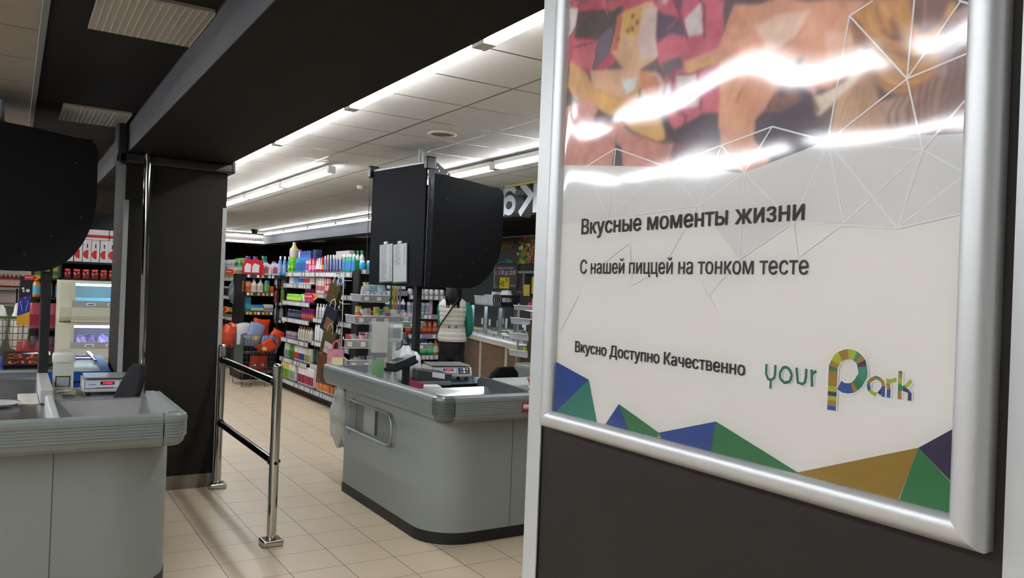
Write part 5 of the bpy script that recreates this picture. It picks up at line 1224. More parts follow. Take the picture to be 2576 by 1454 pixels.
# wire panel with gift bags on the near end of the gondola
t = thing('hanging_rack', 'white wire hanging rack at the near end of the hygiene gondola', 'rack', (3.36, 9.02, 0))
WW = mat('d8d6cc', 0.4)
b = MB(); b.tube([(-.02, .0, 1.70), (-.02, -.02, 0.60), (-.02, .26, .66), (-.02, .30, .68)], .006, WW, n=6)
for z in (1.60, 1.32, 1.05, .80): b.tube([(.08, -.012, z), (-.02, -.012, z), (-.02, .16, z + .04), (-.03, .30, z + .07)], .004, WW, n=6)
for x, y, z in ((3.32, 9.16, 1.67), (3.30, 9.18, 1.38), (3.28, 9.18, 1.08), (3.24, 9.18, .80), (3.15, 8.66, 0.91)): b.tube([(-.02, -.012 if y < 9 else y - 9.02, z - .01), (x - 3.36, y - 9.02, z)], .004, WW, n=6)
b.build('wires', t)
def gift_bag(loc, label, w, h, col, hcol, rz, band=None, tilt=0.0):
    t = thing('gift_bag', label, 'gift bag', loc, rz, 'gift bags on the wire rack')
    b = MB(); b.M = Matrix.Rotation(tilt, 4, 'Y')
    b.prism([(-w / 2, -h), (w / 2, -h), (w / 2 * .94, 0), (-w / 2 * .94, 0)], -.03, .03, mat(col, 0.15, noise=0.55, nscale=9), axis='y'); b.build('bag', t)
    b = MB(); b.M = Matrix.Rotation(tilt, 4, 'Y')
    for y in (-.032, .032): b.tube([(-w * .22, y, -.02), (-w * .18, y, .06), (0, y, .10), (w * .18, y, .06), (w * .22, y, -.02)], .005, mat(hcol, 0.5), n=6)
    b.build('handle', t)
    if band:
        b = MB(); b.M = Matrix.Rotation(tilt, 4, 'Y'); b.box(-w * .2, w * .45, -.034, -.031, -h * .9, -h * .45, mat(band, 0.4)); b.build('printed_panel', t)
    return t
gift_bag((3.32, 9.16, 1.57), 'uppermost dark gold gift bag with white handles on the wire rack', .20, .27, '4c4026', 'e8e4dc', -PI / 2 + .35, None, .35)
gift_bag((3.30, 9.18, 1.28), 'dark blue and black glossy gift bag below the gold one', .24, .34, '1c2433', 'dcd8d0', -PI / 2 + .3, '6a4a30', .4)
gift_bag((3.28, 9.18, 0.98), 'olive gift bag printed with a camera, lower on the wire rack', .26, .30, '4a4228', 'b8a87a', -PI / 2 + .3, 'b4b2aa', .25)
gift_bag((3.24, 9.18, 0.70), 'large brown gift bag near the floor of the wire rack', .38, .36, '5c3a26', '8a6a50', -PI / 2 + .2, '2c2320', .05)
gift_bag((3.15, 8.66, 0.81), 'pink flowered gift bag with pink handles behind the counter rim', .19, .20, 'c88a9c', 'd8607c', -.5, 'd8d4a0')

# ---- end of the next gondola (detergents), facing the checkout
E1 = shelf_unit('shelving_unit', 'black gondola end with red and white detergent bottles, behind the wire bin', (3.08, 12.60, 0), 0, 0.66, 0.75, 1.66,
    [(1.655, 0, 0.66, 0.0), (1.375, 0, 0.46, 0.0), (1.075, 0, 0.46, 0.0), (1.50, 0.46, 0.66, 0.02), (1.23, 0.46, 0.66, 0.02), (0.95, 0.46, 0.66, 0.02), (0.70, 0, 0.66, 0), (0.16, 0, 0.66, 0)], seed=5, strip_tone=DSTRIP, strip_h=.06, yellow=True)
ee = lambda x, y=12.68, z=0: (3.08 + x, y, z)
D1 = 'detergent gondola top'
goods('detergent_bottle', 'bottle', 'large red detergent bottle with a blue cap', P_jug(.19, .09, .28, 'c41f2c', '2a2a8c', 'e0d8dc'), 2, ee(.06, z=1.657), ee(.17, 12.655, 1.657), D1, 'red detergent bottles', jit=.001)
goods('detergent_bottle', 'bottle', 'white detergent bottle with a blue cap', P_jug(.13, .08, .22, 'dcdcde', '2a3a9c', 'b8505c'), 2, ee(.335, z=1.657), ee(.475, z=1.657), D1, 'white detergent bottles', jit=.001)
goods('detergent_bottle', 'bottle', 'white detergent bottle with a pink cap', P_jug(.12, .08, .22, 'dcdcde', 'c03a4c', 'a0a8a8'), 2, ee(.50, 12.86, 1.657), ee(.60, 12.86, 1.657), D1, 'pink capped bottles', jit=.001)
goods('coffee_jar', 'jar', 'green lidded container in the second row', P_jar(.055, .30, '2c6a44', '1c5a34'), 1, ee(.33, 12.85, 1.657), ee(.33, 12.85, 1.657), D1, 'x')
goods('cleaner_bottle', 'bottle', 'tall light blue bottle with a white cap', P_bottle(.055, .05, .30, '5a9ad8', 'e8eaec', '8ab0e0', capr=.6), 3, (3.575, 12.5, 1.66), (3.70, 12.45, 1.66), 'right of the red detergents', 'light blue bottles', jit=.001)
E1b = thing('wall_shelf', 'narrow black shelf carrying the light blue and cream bottles', 'shelf', (3.535, 12.36, 1.60))
MB().box(0, .28, 0, .24, 0, .055, SHB).build('board', E1b)
MB().box(0.03, .05, 0.2, .24, -1.60, 0, SHB).build('upright', E1b)
goods('softener_bottle', 'bottle', 'cream softener bottle at the left end', P_bottle(.10, .06, .25, 'cbb98a', 'c9a860', 'd8cfb0', shoulder=.6), 1, (3.775, 12.42, 1.66), (3.775, 12.42, 1.66), 'beside the light blue bottles', 'x')
S2 = 'detergent gondola second shelf'
goods('sponge_pack', 'pack', 'orange refill pouch', P_box(.12, .05, .17, 'd8642c', 'c8501c', None, 'c8a080'), 1, ee(.03, z=1.377), ee(.03, z=1.377), S2, 'x')
goods('soap_bottle', 'bottle', 'white dish soap bottle with a red label', P_bottle(.10, .05, .22, 'e6e0d8', 'c87a80', 'd8b0a8', shoulder=.6, neck=.3), 2, ee(.145, z=1.377), ee(.245, z=1.377), S2, 'white dish soap bottles', jit=.001)
goods('cleaner_can', 'can', 'blue and green printed can', P_bottle(.09, .06, .19, '3a8aa8', '58a8c0', '5fa83c', shoulder=.9, neck=.8, capr=.9), 1, ee(.345, z=1.377), ee(.345, z=1.377), S2, 'x')
goods('sponge_pack', 'pack', 'small orange pack', P_box(.055, .05, .10, 'd8582c', 'b8401c'), 1, ee(.42, z=1.377), ee(.42, z=1.377), S2, 'x')
goods('storage_tub', 'tub', 'white tub with a blue lid', P_box(.065, .08, .14, 'd8d8e2', None), 2, ee(.505, z=1.502), ee(.60, z=1.502), 'detergent gondola right column', 'white tubs')
MBl = thing('tub_lid_rail', 'blue lid lying over the white tubs', 'lid', ee(.553, z=1.643)); MB().box(-.09, .09, -.045, .045, 0, .014, mat('2a38b8', 0.4)).build('lid', MBl)
goods('spray_bottle', 'bottle', 'orange squat bottle', P_bottle(.075, .05, .19, 'd8541c', 'c84410', None, shoulder=.8, neck=.6, capr=.6), 1, ee(.50, z=1.232), ee(.50, z=1.232), 'detergent gondola right column', 'x')
goods('spray_bottle', 'bottle', 'green and white tall bottle', P_bottle(.065, .05, .235, 'a8c850', 'dcdcd0', '7fa83c', shoulder=.85, neck=.8, capr=.85), 1, ee(.60, z=1.232), ee(.60, z=1.232), 'detergent gondola right column', 'x')
goods('glass_bottle', 'bottle', 'pale grey clear bottle', P_bottle(.07, .06, .22, '8a9a9c', '9aa4a6', 'a8b4b6'), 2, ee(.51, z=.952), ee(.59, z=.952), 'detergent gondola right column', 'clear bottles')
goods('wipes_pack', 'pack', 'standing teal packet', P_box(.10, .05, .23, '2c7a84', '3a9aa4'), 1, ee(.05, z=1.077), ee(.05, z=1.077), 'third shelf of the detergent gondola end', 'x')
goods('wipes_pack', 'pack', 'blue wet wipe pack', P_pack(.21, .09, .10, '1f6ab8', 'b8c878'), 1, ee(.20, z=1.077), ee(.20, z=1.077), 'third shelf of the detergent gondola end', 'x')
goods('wipes_pack', 'pack', 'white wet wipe pack', P_pack(.16, .09, .11, 'c8c4c2', '8a8488'), 1, ee(.375, z=1.077), ee(.375, z=1.077), 'third shelf of the detergent gondola end', 'x')

# ---- farther gondola seen past the column (tea, sweets)
G2 = shelf_unit('shelving_unit', 'farthest black shelving unit with tea boxes, next to the dark column', (3.32, 15.6, 0), -PI / 2, 1.80, 0.40, 1.78,
    [(1.79, 0, 1.78, 0), (1.60, 0, 1.70, 0), (1.27, 0, 1.75, -.02), (0.90, 0, 1.75, -.02), (0.57, 0, 1.75, -.03), (0.16, 0, 1.78, -.05)], seed=8, strip_h=.07)
def g2(name, cat, desc, proto, n, ya, yb, z, place, group, dx=0.0, **k):
    return goods(name, cat, desc, proto, n, (3.39 + dx, ya, z), (3.39 + dx, yb, z), place, group, rz=-PI / 2, **k)
G = 'of the farthest unit'
g2('tea_box', 'box', 'white tea box', P_box(.12, .1, .13, 'd8d8d4', 'a8a8a4'), 6, 15.45, 14.62, 1.792, 'top shelf ' + G, 'white tea boxes')
g2('tea_box', 'box', 'green tea box', P_box(.13, .1, .15, '6aa860', '2f6a44', None, 'b8e070'), 4, 14.44, 13.94, 1.792, 'top shelf ' + G, 'green tea boxes')
g2('tea_box', 'box', 'yellow green tea box', P_box(.12, .1, .14, 'b4b46c', '8a9448'), 6, 15.4, 14.72, 1.602, 'second shelf ' + G, 'yellow tea boxes')
g2('tea_box', 'box', 'pale round printed tea box', P_box(.13, .1, .14, 'c8c8a8', '3f6a8c'), 4, 14.56, 14.06, 1.602, 'second shelf ' + G, 'round printed tea boxes')
g2('coffee_jar', 'jar', 'dark coffee jar', P_jar(.045, .16, '3a2c28', 'a8a4a0'), 12, 15.45, 14.0, 1.272, 'third shelf ' + G, 'coffee jars')
g2('coffee_pack', 'pack', 'cream and black coffee pack', P_box(.09, .07, .15, 'c4b890', '2c2018'), 12, 15.4, 13.96, 0.902, 'fourth shelf ' + G, 'coffee packs')
g2('sauce_bottle', 'bottle', 'dark sauce bottle', P_bottle(.07, .06, .24, '2c1c14', '6a2c1c', '8a6a3c'), 12, 15.4, 14.0, 0.572, 'fifth shelf ' + G, 'sauce bottles')
g2('sauce_bottle', 'bottle', 'black bottle with a white cap', P_bottle(.07, .06, .26, '17171c', 'c8c8cc', '2c2c3c'), 12, 15.4, 14.0, 0.162, 'bottom shelf ' + G, 'black bottles')
promo((3.24, 14.35, 1.70), -PI / 2 + .6, 'red promotion arrow under the tea boxes of the farthest unit', 1.0)
promo((3.22, 14.75, 1.02), -PI / 2 + .6, 'red promotion arrow low on the farthest unit', 1.2)
g = bag_blob('hanging_bag', 'grey plastic bag hanging at the corner of the farthest unit', (3.10, 13.35, 1.15), .13, '5c6468', 21, sq=(.8, .7, 1.5), rough=.2)
MBh = thing('net_hook', 'thin black hook rod carrying the grey plastic bag', 'hook', (3.10, 13.35, 1.5)); MB().tube([(0.02, 0, 0), (.05, .02, .38)], .008, mat('a8a8a8', .4), n=6).tube([(0.05, .02, .38), (.12, .1, .38)], .006, BLACK, n=6).build('rod', MBh)
g = bag_blob('snack_net', 'fan of orange packets in clear film before the farthest unit', (2.96, 12.95, .50), .185, 'c8482c', 33, sq=(.95, .6, .95), rough=.2); g['category'] = 'pack'

# ---- wire promotion bin with orange detergent bags
t = thing('wire_bin', 'wire promotion bin heaped with orange bags, in front of the detergent gondola end', 'bin', (3.10, 12.02, 0))
wc = mat('6f706c', 0.35, metal=0.8)
hx, hy = 0.225, 0.27
def wire_wall(b, p0, p1, z0, z1, n, m_):
    for i in range(n + 1):
        x, y = lerp(p0[0], p1[0], i / n), lerp(p0[1], p1[1], i / n); b.tube([(x, y, z0), (x, y, z1)], .003, wc, n=5)
    for j in range(m_ + 1):
        z = lerp(z0, z1, j / m_); b.tube([(p0[0], p0[1], z), (p1[0], p1[1], z)], .004, wc, n=5)
cs = [(-hx, -hy), (hx, -hy), (hx, hy), (-hx, hy)]
b = MB()
for k in range(4): wire_wall(b, cs[k], cs[(k + 1) % 4], 0.20, 0.76, 9, 7)
b.build('basket', t)
b = MB()
for j in range(2): b.box(-hx, hx, -hy, hy, (.22, .48)[j], (.225, .485)[j], mat('4c4d4b', .5, alpha=.6))
b.build('tier', t)
MB().box(-hx - .006, -hx - .002, -hy, hy, .2, .76, mat('56605e', .3, alpha=.8)).build('side_board', t)
for (x, y) in ((-hx, -hy), (hx - .12, -hy), (-hx, hy), (hx - .12, hy)):
    b = MB(); b.tube([(x, y, .20), (x - .01, y, 0.004), (x + .13, y, 0.004), (x + .12, y, .20)], .005, wc, n=6); b.build('leg', t)
def det_bag(loc, rot, label, s_, col, pan, seed):
    t = thing('detergent_bag', label, 'bag', loc, 0, 'bags heaped in the wire bin'); t.rotation_euler = rot
    rd = random.Random(seed); ph = [rd.uniform(0, 6) for _ in range(4)]
    b = MB()
    def fn(u, v):
        a = 2 * PI * u
        e = max(.04, math.sin(PI * min(1, max(0, .06 + v * .92))) ** .35)
        x = .11 * s_ * math.copysign(abs(math.cos(a)) ** .6, math.cos(a)) * (1 + .05 * math.sin(6 * v + ph[0]))
        y = .055 * s_ * e * math.copysign(abs(math.sin(a)) ** .8, math.sin(a)) * (1 + .12 * math.sin(9 * v + 3 * a + ph[1]))
        return (x, y, .34 * s_ * v + .008 * math.sin(4 * a + ph[2]))
    b.sheet(fn, 20, 12, mat(col, .25)); b.build('bag', t)
    b = MB(); b.tube([(0, -.060 * s_, .13 * s_), (0, -.056 * s_, .13 * s_)], .05 * s_, mat(pan, .4), n=16); b.tube([(0, -.062 * s_, .13 * s_), (0, -.060 * s_, .13 * s_)], .03 * s_, mat('d8c8a0', .4), n=14); b.build('emblem', t)
    return t
O = 'd0401a'
det_bag((3.14, 12.0, .60), (.1, .1, .1), 'largest orange detergent bag, upright at the middle of the wire bin', 1.15, O, '3a4a8c', 1)
det_bag((3.29, 11.93, .54), (.2, .5, -.2), 'orange detergent bag leaning right in the wire bin', .95, O, 'e07a30', 2)
det_bag((3.02, 11.90, .58), (.1, .25, .2), 'pale blue and yellow detergent bag at the left of the orange ones', 1.05, '8a98b8', 'd8b040', 3)
det_bag((2.93, 11.98, .62), (.1, -.1, .1), 'white and purple detergent bag at the left corner of the wire bin', .9, 'c8ccd0', '7a2c6c', 4)
det_bag((3.12, 11.84, .52), (.6, .9, .1), 'orange detergent bag lying at the front of the wire bin', .8, O, 'e0a050', 5)
det_bag((3.20, 11.86, .49), (.1, .2, .1), 'blue checked detergent bag behind the front wires, middle', .75, '7a90b8', 'c04040', 6)
det_bag((3.30, 11.86, .49), (.1, .25, .1), 'blue checked detergent bag behind the front wires, right', .75, '7a90b8', 'c04040', 7)
det_bag((3.05, 11.86, .23), (.1, .1, .1), 'orange bag on the lower tier of the wire bin', .68, O, '4a3a7c', 8)
det_bag((3.18, 11.88, .23), (.1, .0, .1), 'red and orange bag on the lower tier, right of its neighbour', .66, 'c03020', 'a8305c', 9)

# ---- gondola end nearest the tills (deodorants, cups)
E2 = shelf_unit('shelving_unit', 'tall black gondola end behind the counter, blue capped cups on its top', (3.44, 8.72, 0), 0, 1.14, 0.20, 1.72,
    [(1.74, 0, 1.14, 0.0), (1.46, .60, 1.14, -.05), (1.225, .60, 1.14, -.05), (0.985, .60, 1.14, -.05), (0.73, .60, 1.14, -.05), (0.16, 0, 1.14, 0), (1.50, 0, .6, 0), (1.25, 0, .6, 0), (1.0, 0, .6, 0)], seed=12, strip_h=.06)
e2 = lambda x, y=8.75, z=0: (3.44 + x, y, z)
goods('paper_cup', 'cup', 'white cup with a turquoise band', P_jar(.035, .10, '2f9ac8', 'e2e6e8'), 5, e2(.02, z=1.742), e2(.34, z=1.742), 'top of the near gondola end', 'turquoise banded cups')
goods('shower_gel', 'bottle', 'black and green bottle', P_bottle(.08, .05, .24, '1c241c', '101410', '5f9a30'), 2, e2(.40, z=1.742), e2(.48, z=1.742), 'top of the near gondola end', 'black and green bottles')
goods('cream_jar', 'jar', 'white small jar', P_jar(.035, .07, 'c8ccc8', 'e0e0e0'), 7, e2(.65, z=1.462), e2(1.08, z=1.462), 'highest tier beside the shopper', 'white small jars')
goods('deodorant', 'can', 'white deodorant can', P_bottle(.055, .055, .16, 'd4d6da', '23252c', '9aa0b0', shoulder=.85, neck=.8, capr=.8), 5, e2(.64, z=1.227), e2(.88, z=1.227), 'deodorant tier beside the shopper', 'white deodorant cans')
goods('deodorant', 'can', 'pink capped deodorant can', P_bottle(.055, .055, .20, 'c8b8c4', 'b0286c', 'd8a8c0', shoulder=.85, neck=.8, capr=.8), 2, e2(.93, z=1.227), e2(1.08, z=1.227), 'deodorant tier beside the shopper', 'pink capped cans')
goods('hair_dye_box', 'box', 'red hair dye box', P_box(.06, .05, .16, '9a1c1c', 'c86a3c', None, 'c89a70'), 7, e2(.64, z=.987), e2(1.06, z=.987), 'middle tier beside the shopper', 'red hair dye boxes')
goods('soap_bottle', 'bottle', 'bright green refill bottle', P_bottle(.10, .06, .17, '2fa848', '2a9840', '58c868', shoulder=.75, neck=.5, capr=.5), 4, e2(.66, z=.732), e2(.95, z=.732), 'lowest tier beside the shopper', 'green refill bottles')
goods('soap_bottle', 'bottle', 'orange refill bottle', P_bottle(.07, .05, .18, 'd87a2c', 'e0e0d8', 'd8d0c8'), 2, e2(1.02, z=.732), e2(1.09, z=.732), 'lowest tier beside the shopper', 'orange refill bottles')
goods('bottle', 'bottle', 'white round deodorant with a dark dot', P_bottle(.06, .06, .15, 'dcdcdc', 'e8e8e8', '2c3a6c'), 4, e2(.36, z=1.252), e2(.56, z=1.252), 'behind the yellow rods', 'white roll-ons')
goods('razor_pack', 'pack', 'navy hanging pack', P_box(.07, .03, .12, '2c2c6c', 'd8d8e0'), 3, e2(.38, z=1.502), e2(.54, z=1.502), 'upper tier of the near gondola end', 'navy packs')

# ---- tray stands by the tills
TR = mat('b8bcc8', 0.25, alpha=0.75)
def tray(parent, x, y, z, w, d, h, rz=0.0, seed=0):
    b = MB(); b.M = Matrix.Translation((x, y, z)) @ Matrix.Rotation(rz, 4, 'Z')
    b.box(-w / 2, w / 2, -d / 2, d / 2, 0, .006, WW)
    b.add([(-w / 2, -d / 2, 0), (w / 2, -d / 2, 0), (w / 2, -d / 2 - .02, h), (-w / 2, -d / 2 - .02, h)], [(0, 1, 2, 3)], TR)
    b.add([(-w / 2, -d / 2, 0), (-w / 2, d / 2, 0), (-w / 2 - .01, d / 2, h), (-w / 2 - .01, -d / 2 - .02, h)], [(0, 1, 2, 3)], TR)
    b.add([(w / 2, -d / 2, 0), (w / 2, d / 2, 0), (w / 2 + .01, d / 2, h), (w / 2 + .01, -d / 2 - .02, h)], [(0, 1, 2, 3)], TR)
    o = b.build('tray', parent)
    b = MB(); b.M = Matrix.Translation((x, y, z)) @ Matrix.Rotation(rz, 4, 'Z')
    b.tube([(-w / 2 - .01, d / 2, h), (-w / 2 - .01, -d / 2 - .02, h), (w / 2 + .01, -d / 2 - .02, h), (w / 2 + .01, d / 2, h)], .005, WW, n=6)
    b.tube([(-w / 2, -d / 2, 0), (w / 2, -d / 2, 0)], .004, WW, n=6); b.build('wire_rim', o)
    for k in range(max(2, int(w / .13))):
        b = MB(); b.M = Matrix.Translation((x, y, z)) @ Matrix.Rotation(rz, 4, 'Z')
        xx = -w / 2 + .03 + k * .13; b.box(xx, xx + .045, -d / 2 - .024, -d / 2 - .021, h * .2, h * .75, CARD); b.build('price_card', o)
st = thing('tray_stand', 'chrome and yellow rod stand with four clear trays behind the counter', 'display stand', (3.26, 7.62, 0))
lev = [(-.17, -.05, 1.385, .29, .30, .07, -.05), (-.13, -.05, 1.165, .46, .34, .08, -.08), (-.20, -.08, 0.925, .44, .36, .085, -.35), (-.16, -.02, 0.70, .42, .34, .10, -.25)]
for i, (x, y, z, w, d, h, r) in enumerate(lev): tray(st, x, y, z, w, d, h, r, i)
for i, (x, y, z) in enumerate(((.22, .0, 1.13), (.33, .0, 0.90))): tray(st, x, y, z, .32, .30, .06, .12, 9 + i)
for x, c_, r in ((.13, '2c5a30', .012), (.165, 'c89a28', .014), (.20, 'b8b8b8', .012), (.235, '9a9a9c', .009)):
    b = MB(); b.tube([(x - .02, .06, 0 if r < .0125 else .9), (x - .02, .06, 1.62)], r, mat(c_, .3, metal=.6 if c_[0] in 'b9' else 0), n=10); b.build('rod', st)
b = MB(); b.box(-.25, .4, -.2, .25, 0, .03, BLACKM); b.build('foot_plate', st)
def trinkets(place, kind, cx, cy, z, w, d, n, cols, seed, rz=0.0, hmin=.05, hmax=.1):
    hmin *= 1.35; hmax *= 1.35; n = min(18, n * 2)
    """small mixed sweets lying in a tray: each one a thing"""
    rr = random.Random(seed)
    protos = {}
    for i in range(n):
        x = lerp(-w / 2 + .03, w / 2 - .03, (i + .5) / n); y = (-d / 2 + .035) if i % 2 == 0 else rr.uniform(-d / 2 + .10, d / 2 - .08)
        c_, s_ = math.cos(rz), math.sin(rz)
        p = (cx + x * c_ - y * s_, cy + x * s_ + y * c_, z)
        col, nm = cols[i % len(cols)]
        hh = rr.uniform(hmin, hmax)
        lab = '%s %s %s from the left, %s' % (ORD[i], nm, kind, place)
        if nm in protos: dup(protos[nm], p, rr.uniform(-.6, .6), lab)
        else:
            t = thing(kind.replace(' ', '_'), lab, kind.split()[-1], p, rr.uniform(-.6, .6), place + ' ' + kind + 's')
            b = MB(); b.loft([(0, 0, 0, .030, .022), (0, 0, hh * .2, .034, .026), (0.004, 0, hh * .8, .034, .02), (0, 0, hh, .036, .005)], mat(col, .25), n=12, pw=5); b.build('wrapper', t)
            b = MB(); b.box(-.02, .02, -.030, -.024, hh * .25, hh * .6, mat('dcd8d0', .4)); b.build('printed_panel', t)
            protos[nm] = t
BRT = [('a8363c', 'red'), ('c4b458', 'yellow'), ('b8bcc0', 'silver'), ('58985c', 'green'), ('b8a898', 'tan'), ('7a94b4', 'blue'), ('c88aa0', 'pink')]
SLV = [('b8bcc0', 'silver'), ('b03038', 'red'), ('8aa8b8', 'grey blue'), ('c8c85a', 'lime')]
T = [('top left tray of the rod stand', SLV, .075, .15), ('second left tray of the rod stand', BRT, .05, .13), ('third left tray of the rod stand', BRT, .05, .12), ('bottom left tray of the rod stand', BRT, .05, .10)]
for i, ((x, y, z, w, d, h, r), (pl, cc, h0, h1)) in enumerate(zip(lev, T)):
    trinkets(pl, 'sweet pack', 3.26 + x, 7.62 + y, z + .007, w, d, int(w * 21), cc, 40 + i, r, h0, h1)
trinkets('upper right tray of the rod stand', 'sweet pack', 3.48, 7.62, 1.137, .30, .3, 6, BRT[3:] + SLV[:2], 51, .12, .05, .10)
trinkets('lower right tray of the rod stand', 'sweet pack', 3.59, 7.62, .907, .30, .3, 6, [('26246c', 'navy'), ('b8b8c0', 'silver')], 52, .12, .05, .08)
# stand at the right, beside the poster
s2 = thing('tray_stand', 'tray stand of sweets between the third counter and the buffet', 'display stand', (4.56, 6.50, 0))
lev2 = [(0, 0, 1.365, .62, .34, .045), (.0, 0, 1.225, .66, .38, .06), (0, 0, 1.075, .66, .40, .06), (0, 0, .905, .66, .40, .06), (0, 0, .70, .66, .40, .08)]
for i, (x, y, z, w, d, h) in enumerate(lev2): tray(s2, x + .02, y, z, w, d, h, 0.0, 20 + i)
for x in (-.28, .33): MB().tube([(x, .1, 0), (x, .1, 1.43)], .012, mat('b8b8b8', .3, metal=.6), n=10).build('rod', s2)
MB().box(-.3, .35, -.2, .2, 0, .03, BLACKM).build('foot_plate', s2)
TT = ['top', 'second', 'third', 'fourth', 'bottom']
CC = [[('c8c8d0', 'white'), ('c03a44', 'red'), ('5a8ac0', 'blue')], BRT, [('17181a', 'black'), ('c8c8c8', 'white'), ('3fb050', 'green')], [('d8d4c4', 'cream'), ('b8c83a', 'lime'), ('d8d8d8', 'white')], [('8a2c34', 'dark red'), ('b8a88a', 'tan')]]
for i, (x, y, z, w, d, h) in enumerate(lev2):
    trinkets(TT[i] + ' tray beside the poster', 'sweet pack', 4.58, 6.50, z + .007, w, d, 8, CC[i], 70 + i, 0, .05, .085)
for i, (x, c_) in enumerate(((-.33, '7a7248'), (-.27, '8a5a2a'), (-.235, 'a8753a'))):
    t = thing('hanging_foil_strip', ['olive gold foil strip hanging at the left edge of the sweets stand', 'brown gold foil strip hanging right of the olive one', 'copper foil strip hanging nearest the trays'][i], 'foil strip', (4.56 + x - .02, 6.26, .62), 0, 'foil strips by the sweets stand')
    b = MB(); b.sheet(lambda u, v: ((u - .5) * .07 + .006 * math.sin(17 * v + i), -.012 * math.sin(PI * u) + .008 * math.sin(31 * v + 5 * u), .62 * v), 6, 40, mat(c_, .22, metal=.7)); b.build('foil', t)
    MB().box(-.012, .012, .0, .01, .60, .66, mat('5c1a1c', .4)).build('hook', t)
# bag hung at the counter's far end
g = bag_blob('hanging_bag', 'translucent white plastic bag hanging under the far end of the counter', (2.27, 6.02, 0.28), .17, 'dfe1dc', 17, sq=(.58, .35, 1.38), alpha=.85, rough=.35); g['category'] = 'bag'
t = thing('hook_bracket', 'small dark hook under the counter end holding the plastic bag', 'hook', (2.27, 6.02, .70)); MB().tube([(0, 0, 0), (0, 0, .075)], .012, BLACKM).build('hook', t)
# ------------------------------------------------------------------ hot food buffet with glass shelf
BN = (4.50, 6.90, 0); BRZ = math.radians(76.2)
bf = thing('buffet_counter', 'wood fronted food buffet with a bright glazed top, right of the dark haired shopper', 'buffet counter', BN, BRZ)
WOOD = mat('6e5442', 0.45, noise=0.35, nscale=7)
def wood_mat():
    m = bpy.data.materials.new('wood'); m.use_nodes = True
    nt = m.node_tree; N, L = nt.nodes.new, nt.links.new; b = nt.nodes['Principled BSDF']
    tc = N('ShaderNodeTexCoord'); mp = N('ShaderNodeMapping'); nz = N('ShaderNodeTexNoise'); rp = N('ShaderNodeValToRGB')
    mp.inputs['Scale'].default_value = (1.5, 1.5, 22)
    nz.inputs['Scale'].default_value = 2.2; nz.inputs['Detail'].default_value = 6
    L(tc.outputs['Object'], mp.inputs[0]); L(mp.outputs[0], nz.inputs['Vector']); L(nz.outputs['Fac'], rp.inputs[0])
    rp.color_ramp.elements[0].position = .3; rp.color_ramp.elements[0].color = (*lin('5c4636'), 1)
    rp.color_ramp.elements[1].position = .7; rp.color_ramp.elements[1].color = (*lin('84674f'), 1)
    L(rp.outputs[0], b.inputs['Base Color']); b.inputs['Roughness'].default_value = .45
    return m
WOODM = wood_mat()
b = MB(); b.box(0, 3.2, -0.88, -0.01, 0.08, 0.93, WOODM); b.build('front_panel', bf)
b = MB(); b.box(0.03, 3.17, -0.86, -0.03, 0.0, 0.08, BLACKM); b.build('plinth', bf)
for x in (0.42, 1.42, 2.42):
    MB().box(x, x + 0.045, -0.012, 0.004, 0.0, 0.93, mat('cfc8b8', 0.4)).build('cover_strip', bf)
b = MB(); b.box(-0.02, 3.22, -0.90, 0.02, 0.93, 0.985, mat('c9c5ba', 0.35)); b.box(-0.02, 3.22, -0.905, 0.025, 0.975, 0.988, mat('dcd9d0', 0.3)); b.build('countertop', bf)
b = MB(); b.box(0.1, 3.1, -0.80, -0.10, 0.986, 0.990, mat('dfe8ee', 0.25)); b.build('well', bf)
for i, x in enumerate((0.55, 1.15, 1.75, 2.35, 2.95)):
    b = MB(); b.box(x - .02, x + .02, -0.16, -0.12, 0.985, 1.35, mat('a9b4ba', 0.25, metal=0.8)); b.build('post', bf)
    b = MB(); b.box(x - .015, x + .015, -0.78, -0.75, 0.985, 1.35, mat('a9b4ba', 0.25, metal=0.8)); b.build('post', bf)
b = MB(); b.box(0.2, 3.15, -0.82, -0.08, 1.35, 1.362, mat('4a5458', 0.1, metal=0.4)); b.build('glass_shelf', bf)
b = MB(); b.box(0.25, 3.1, -0.50, -0.44, 1.325, 1.349, mat('dff2ff', 0.4, emit=9.0)); b.build('strip_lamp', bf)
rr = random.Random(11)
FOODC = ['c8903c', '8a4a24', 'd8d0b0', 'b85a2c', 'd8b050', '7a8a3c', 'c8c4b8']
k_ = 0
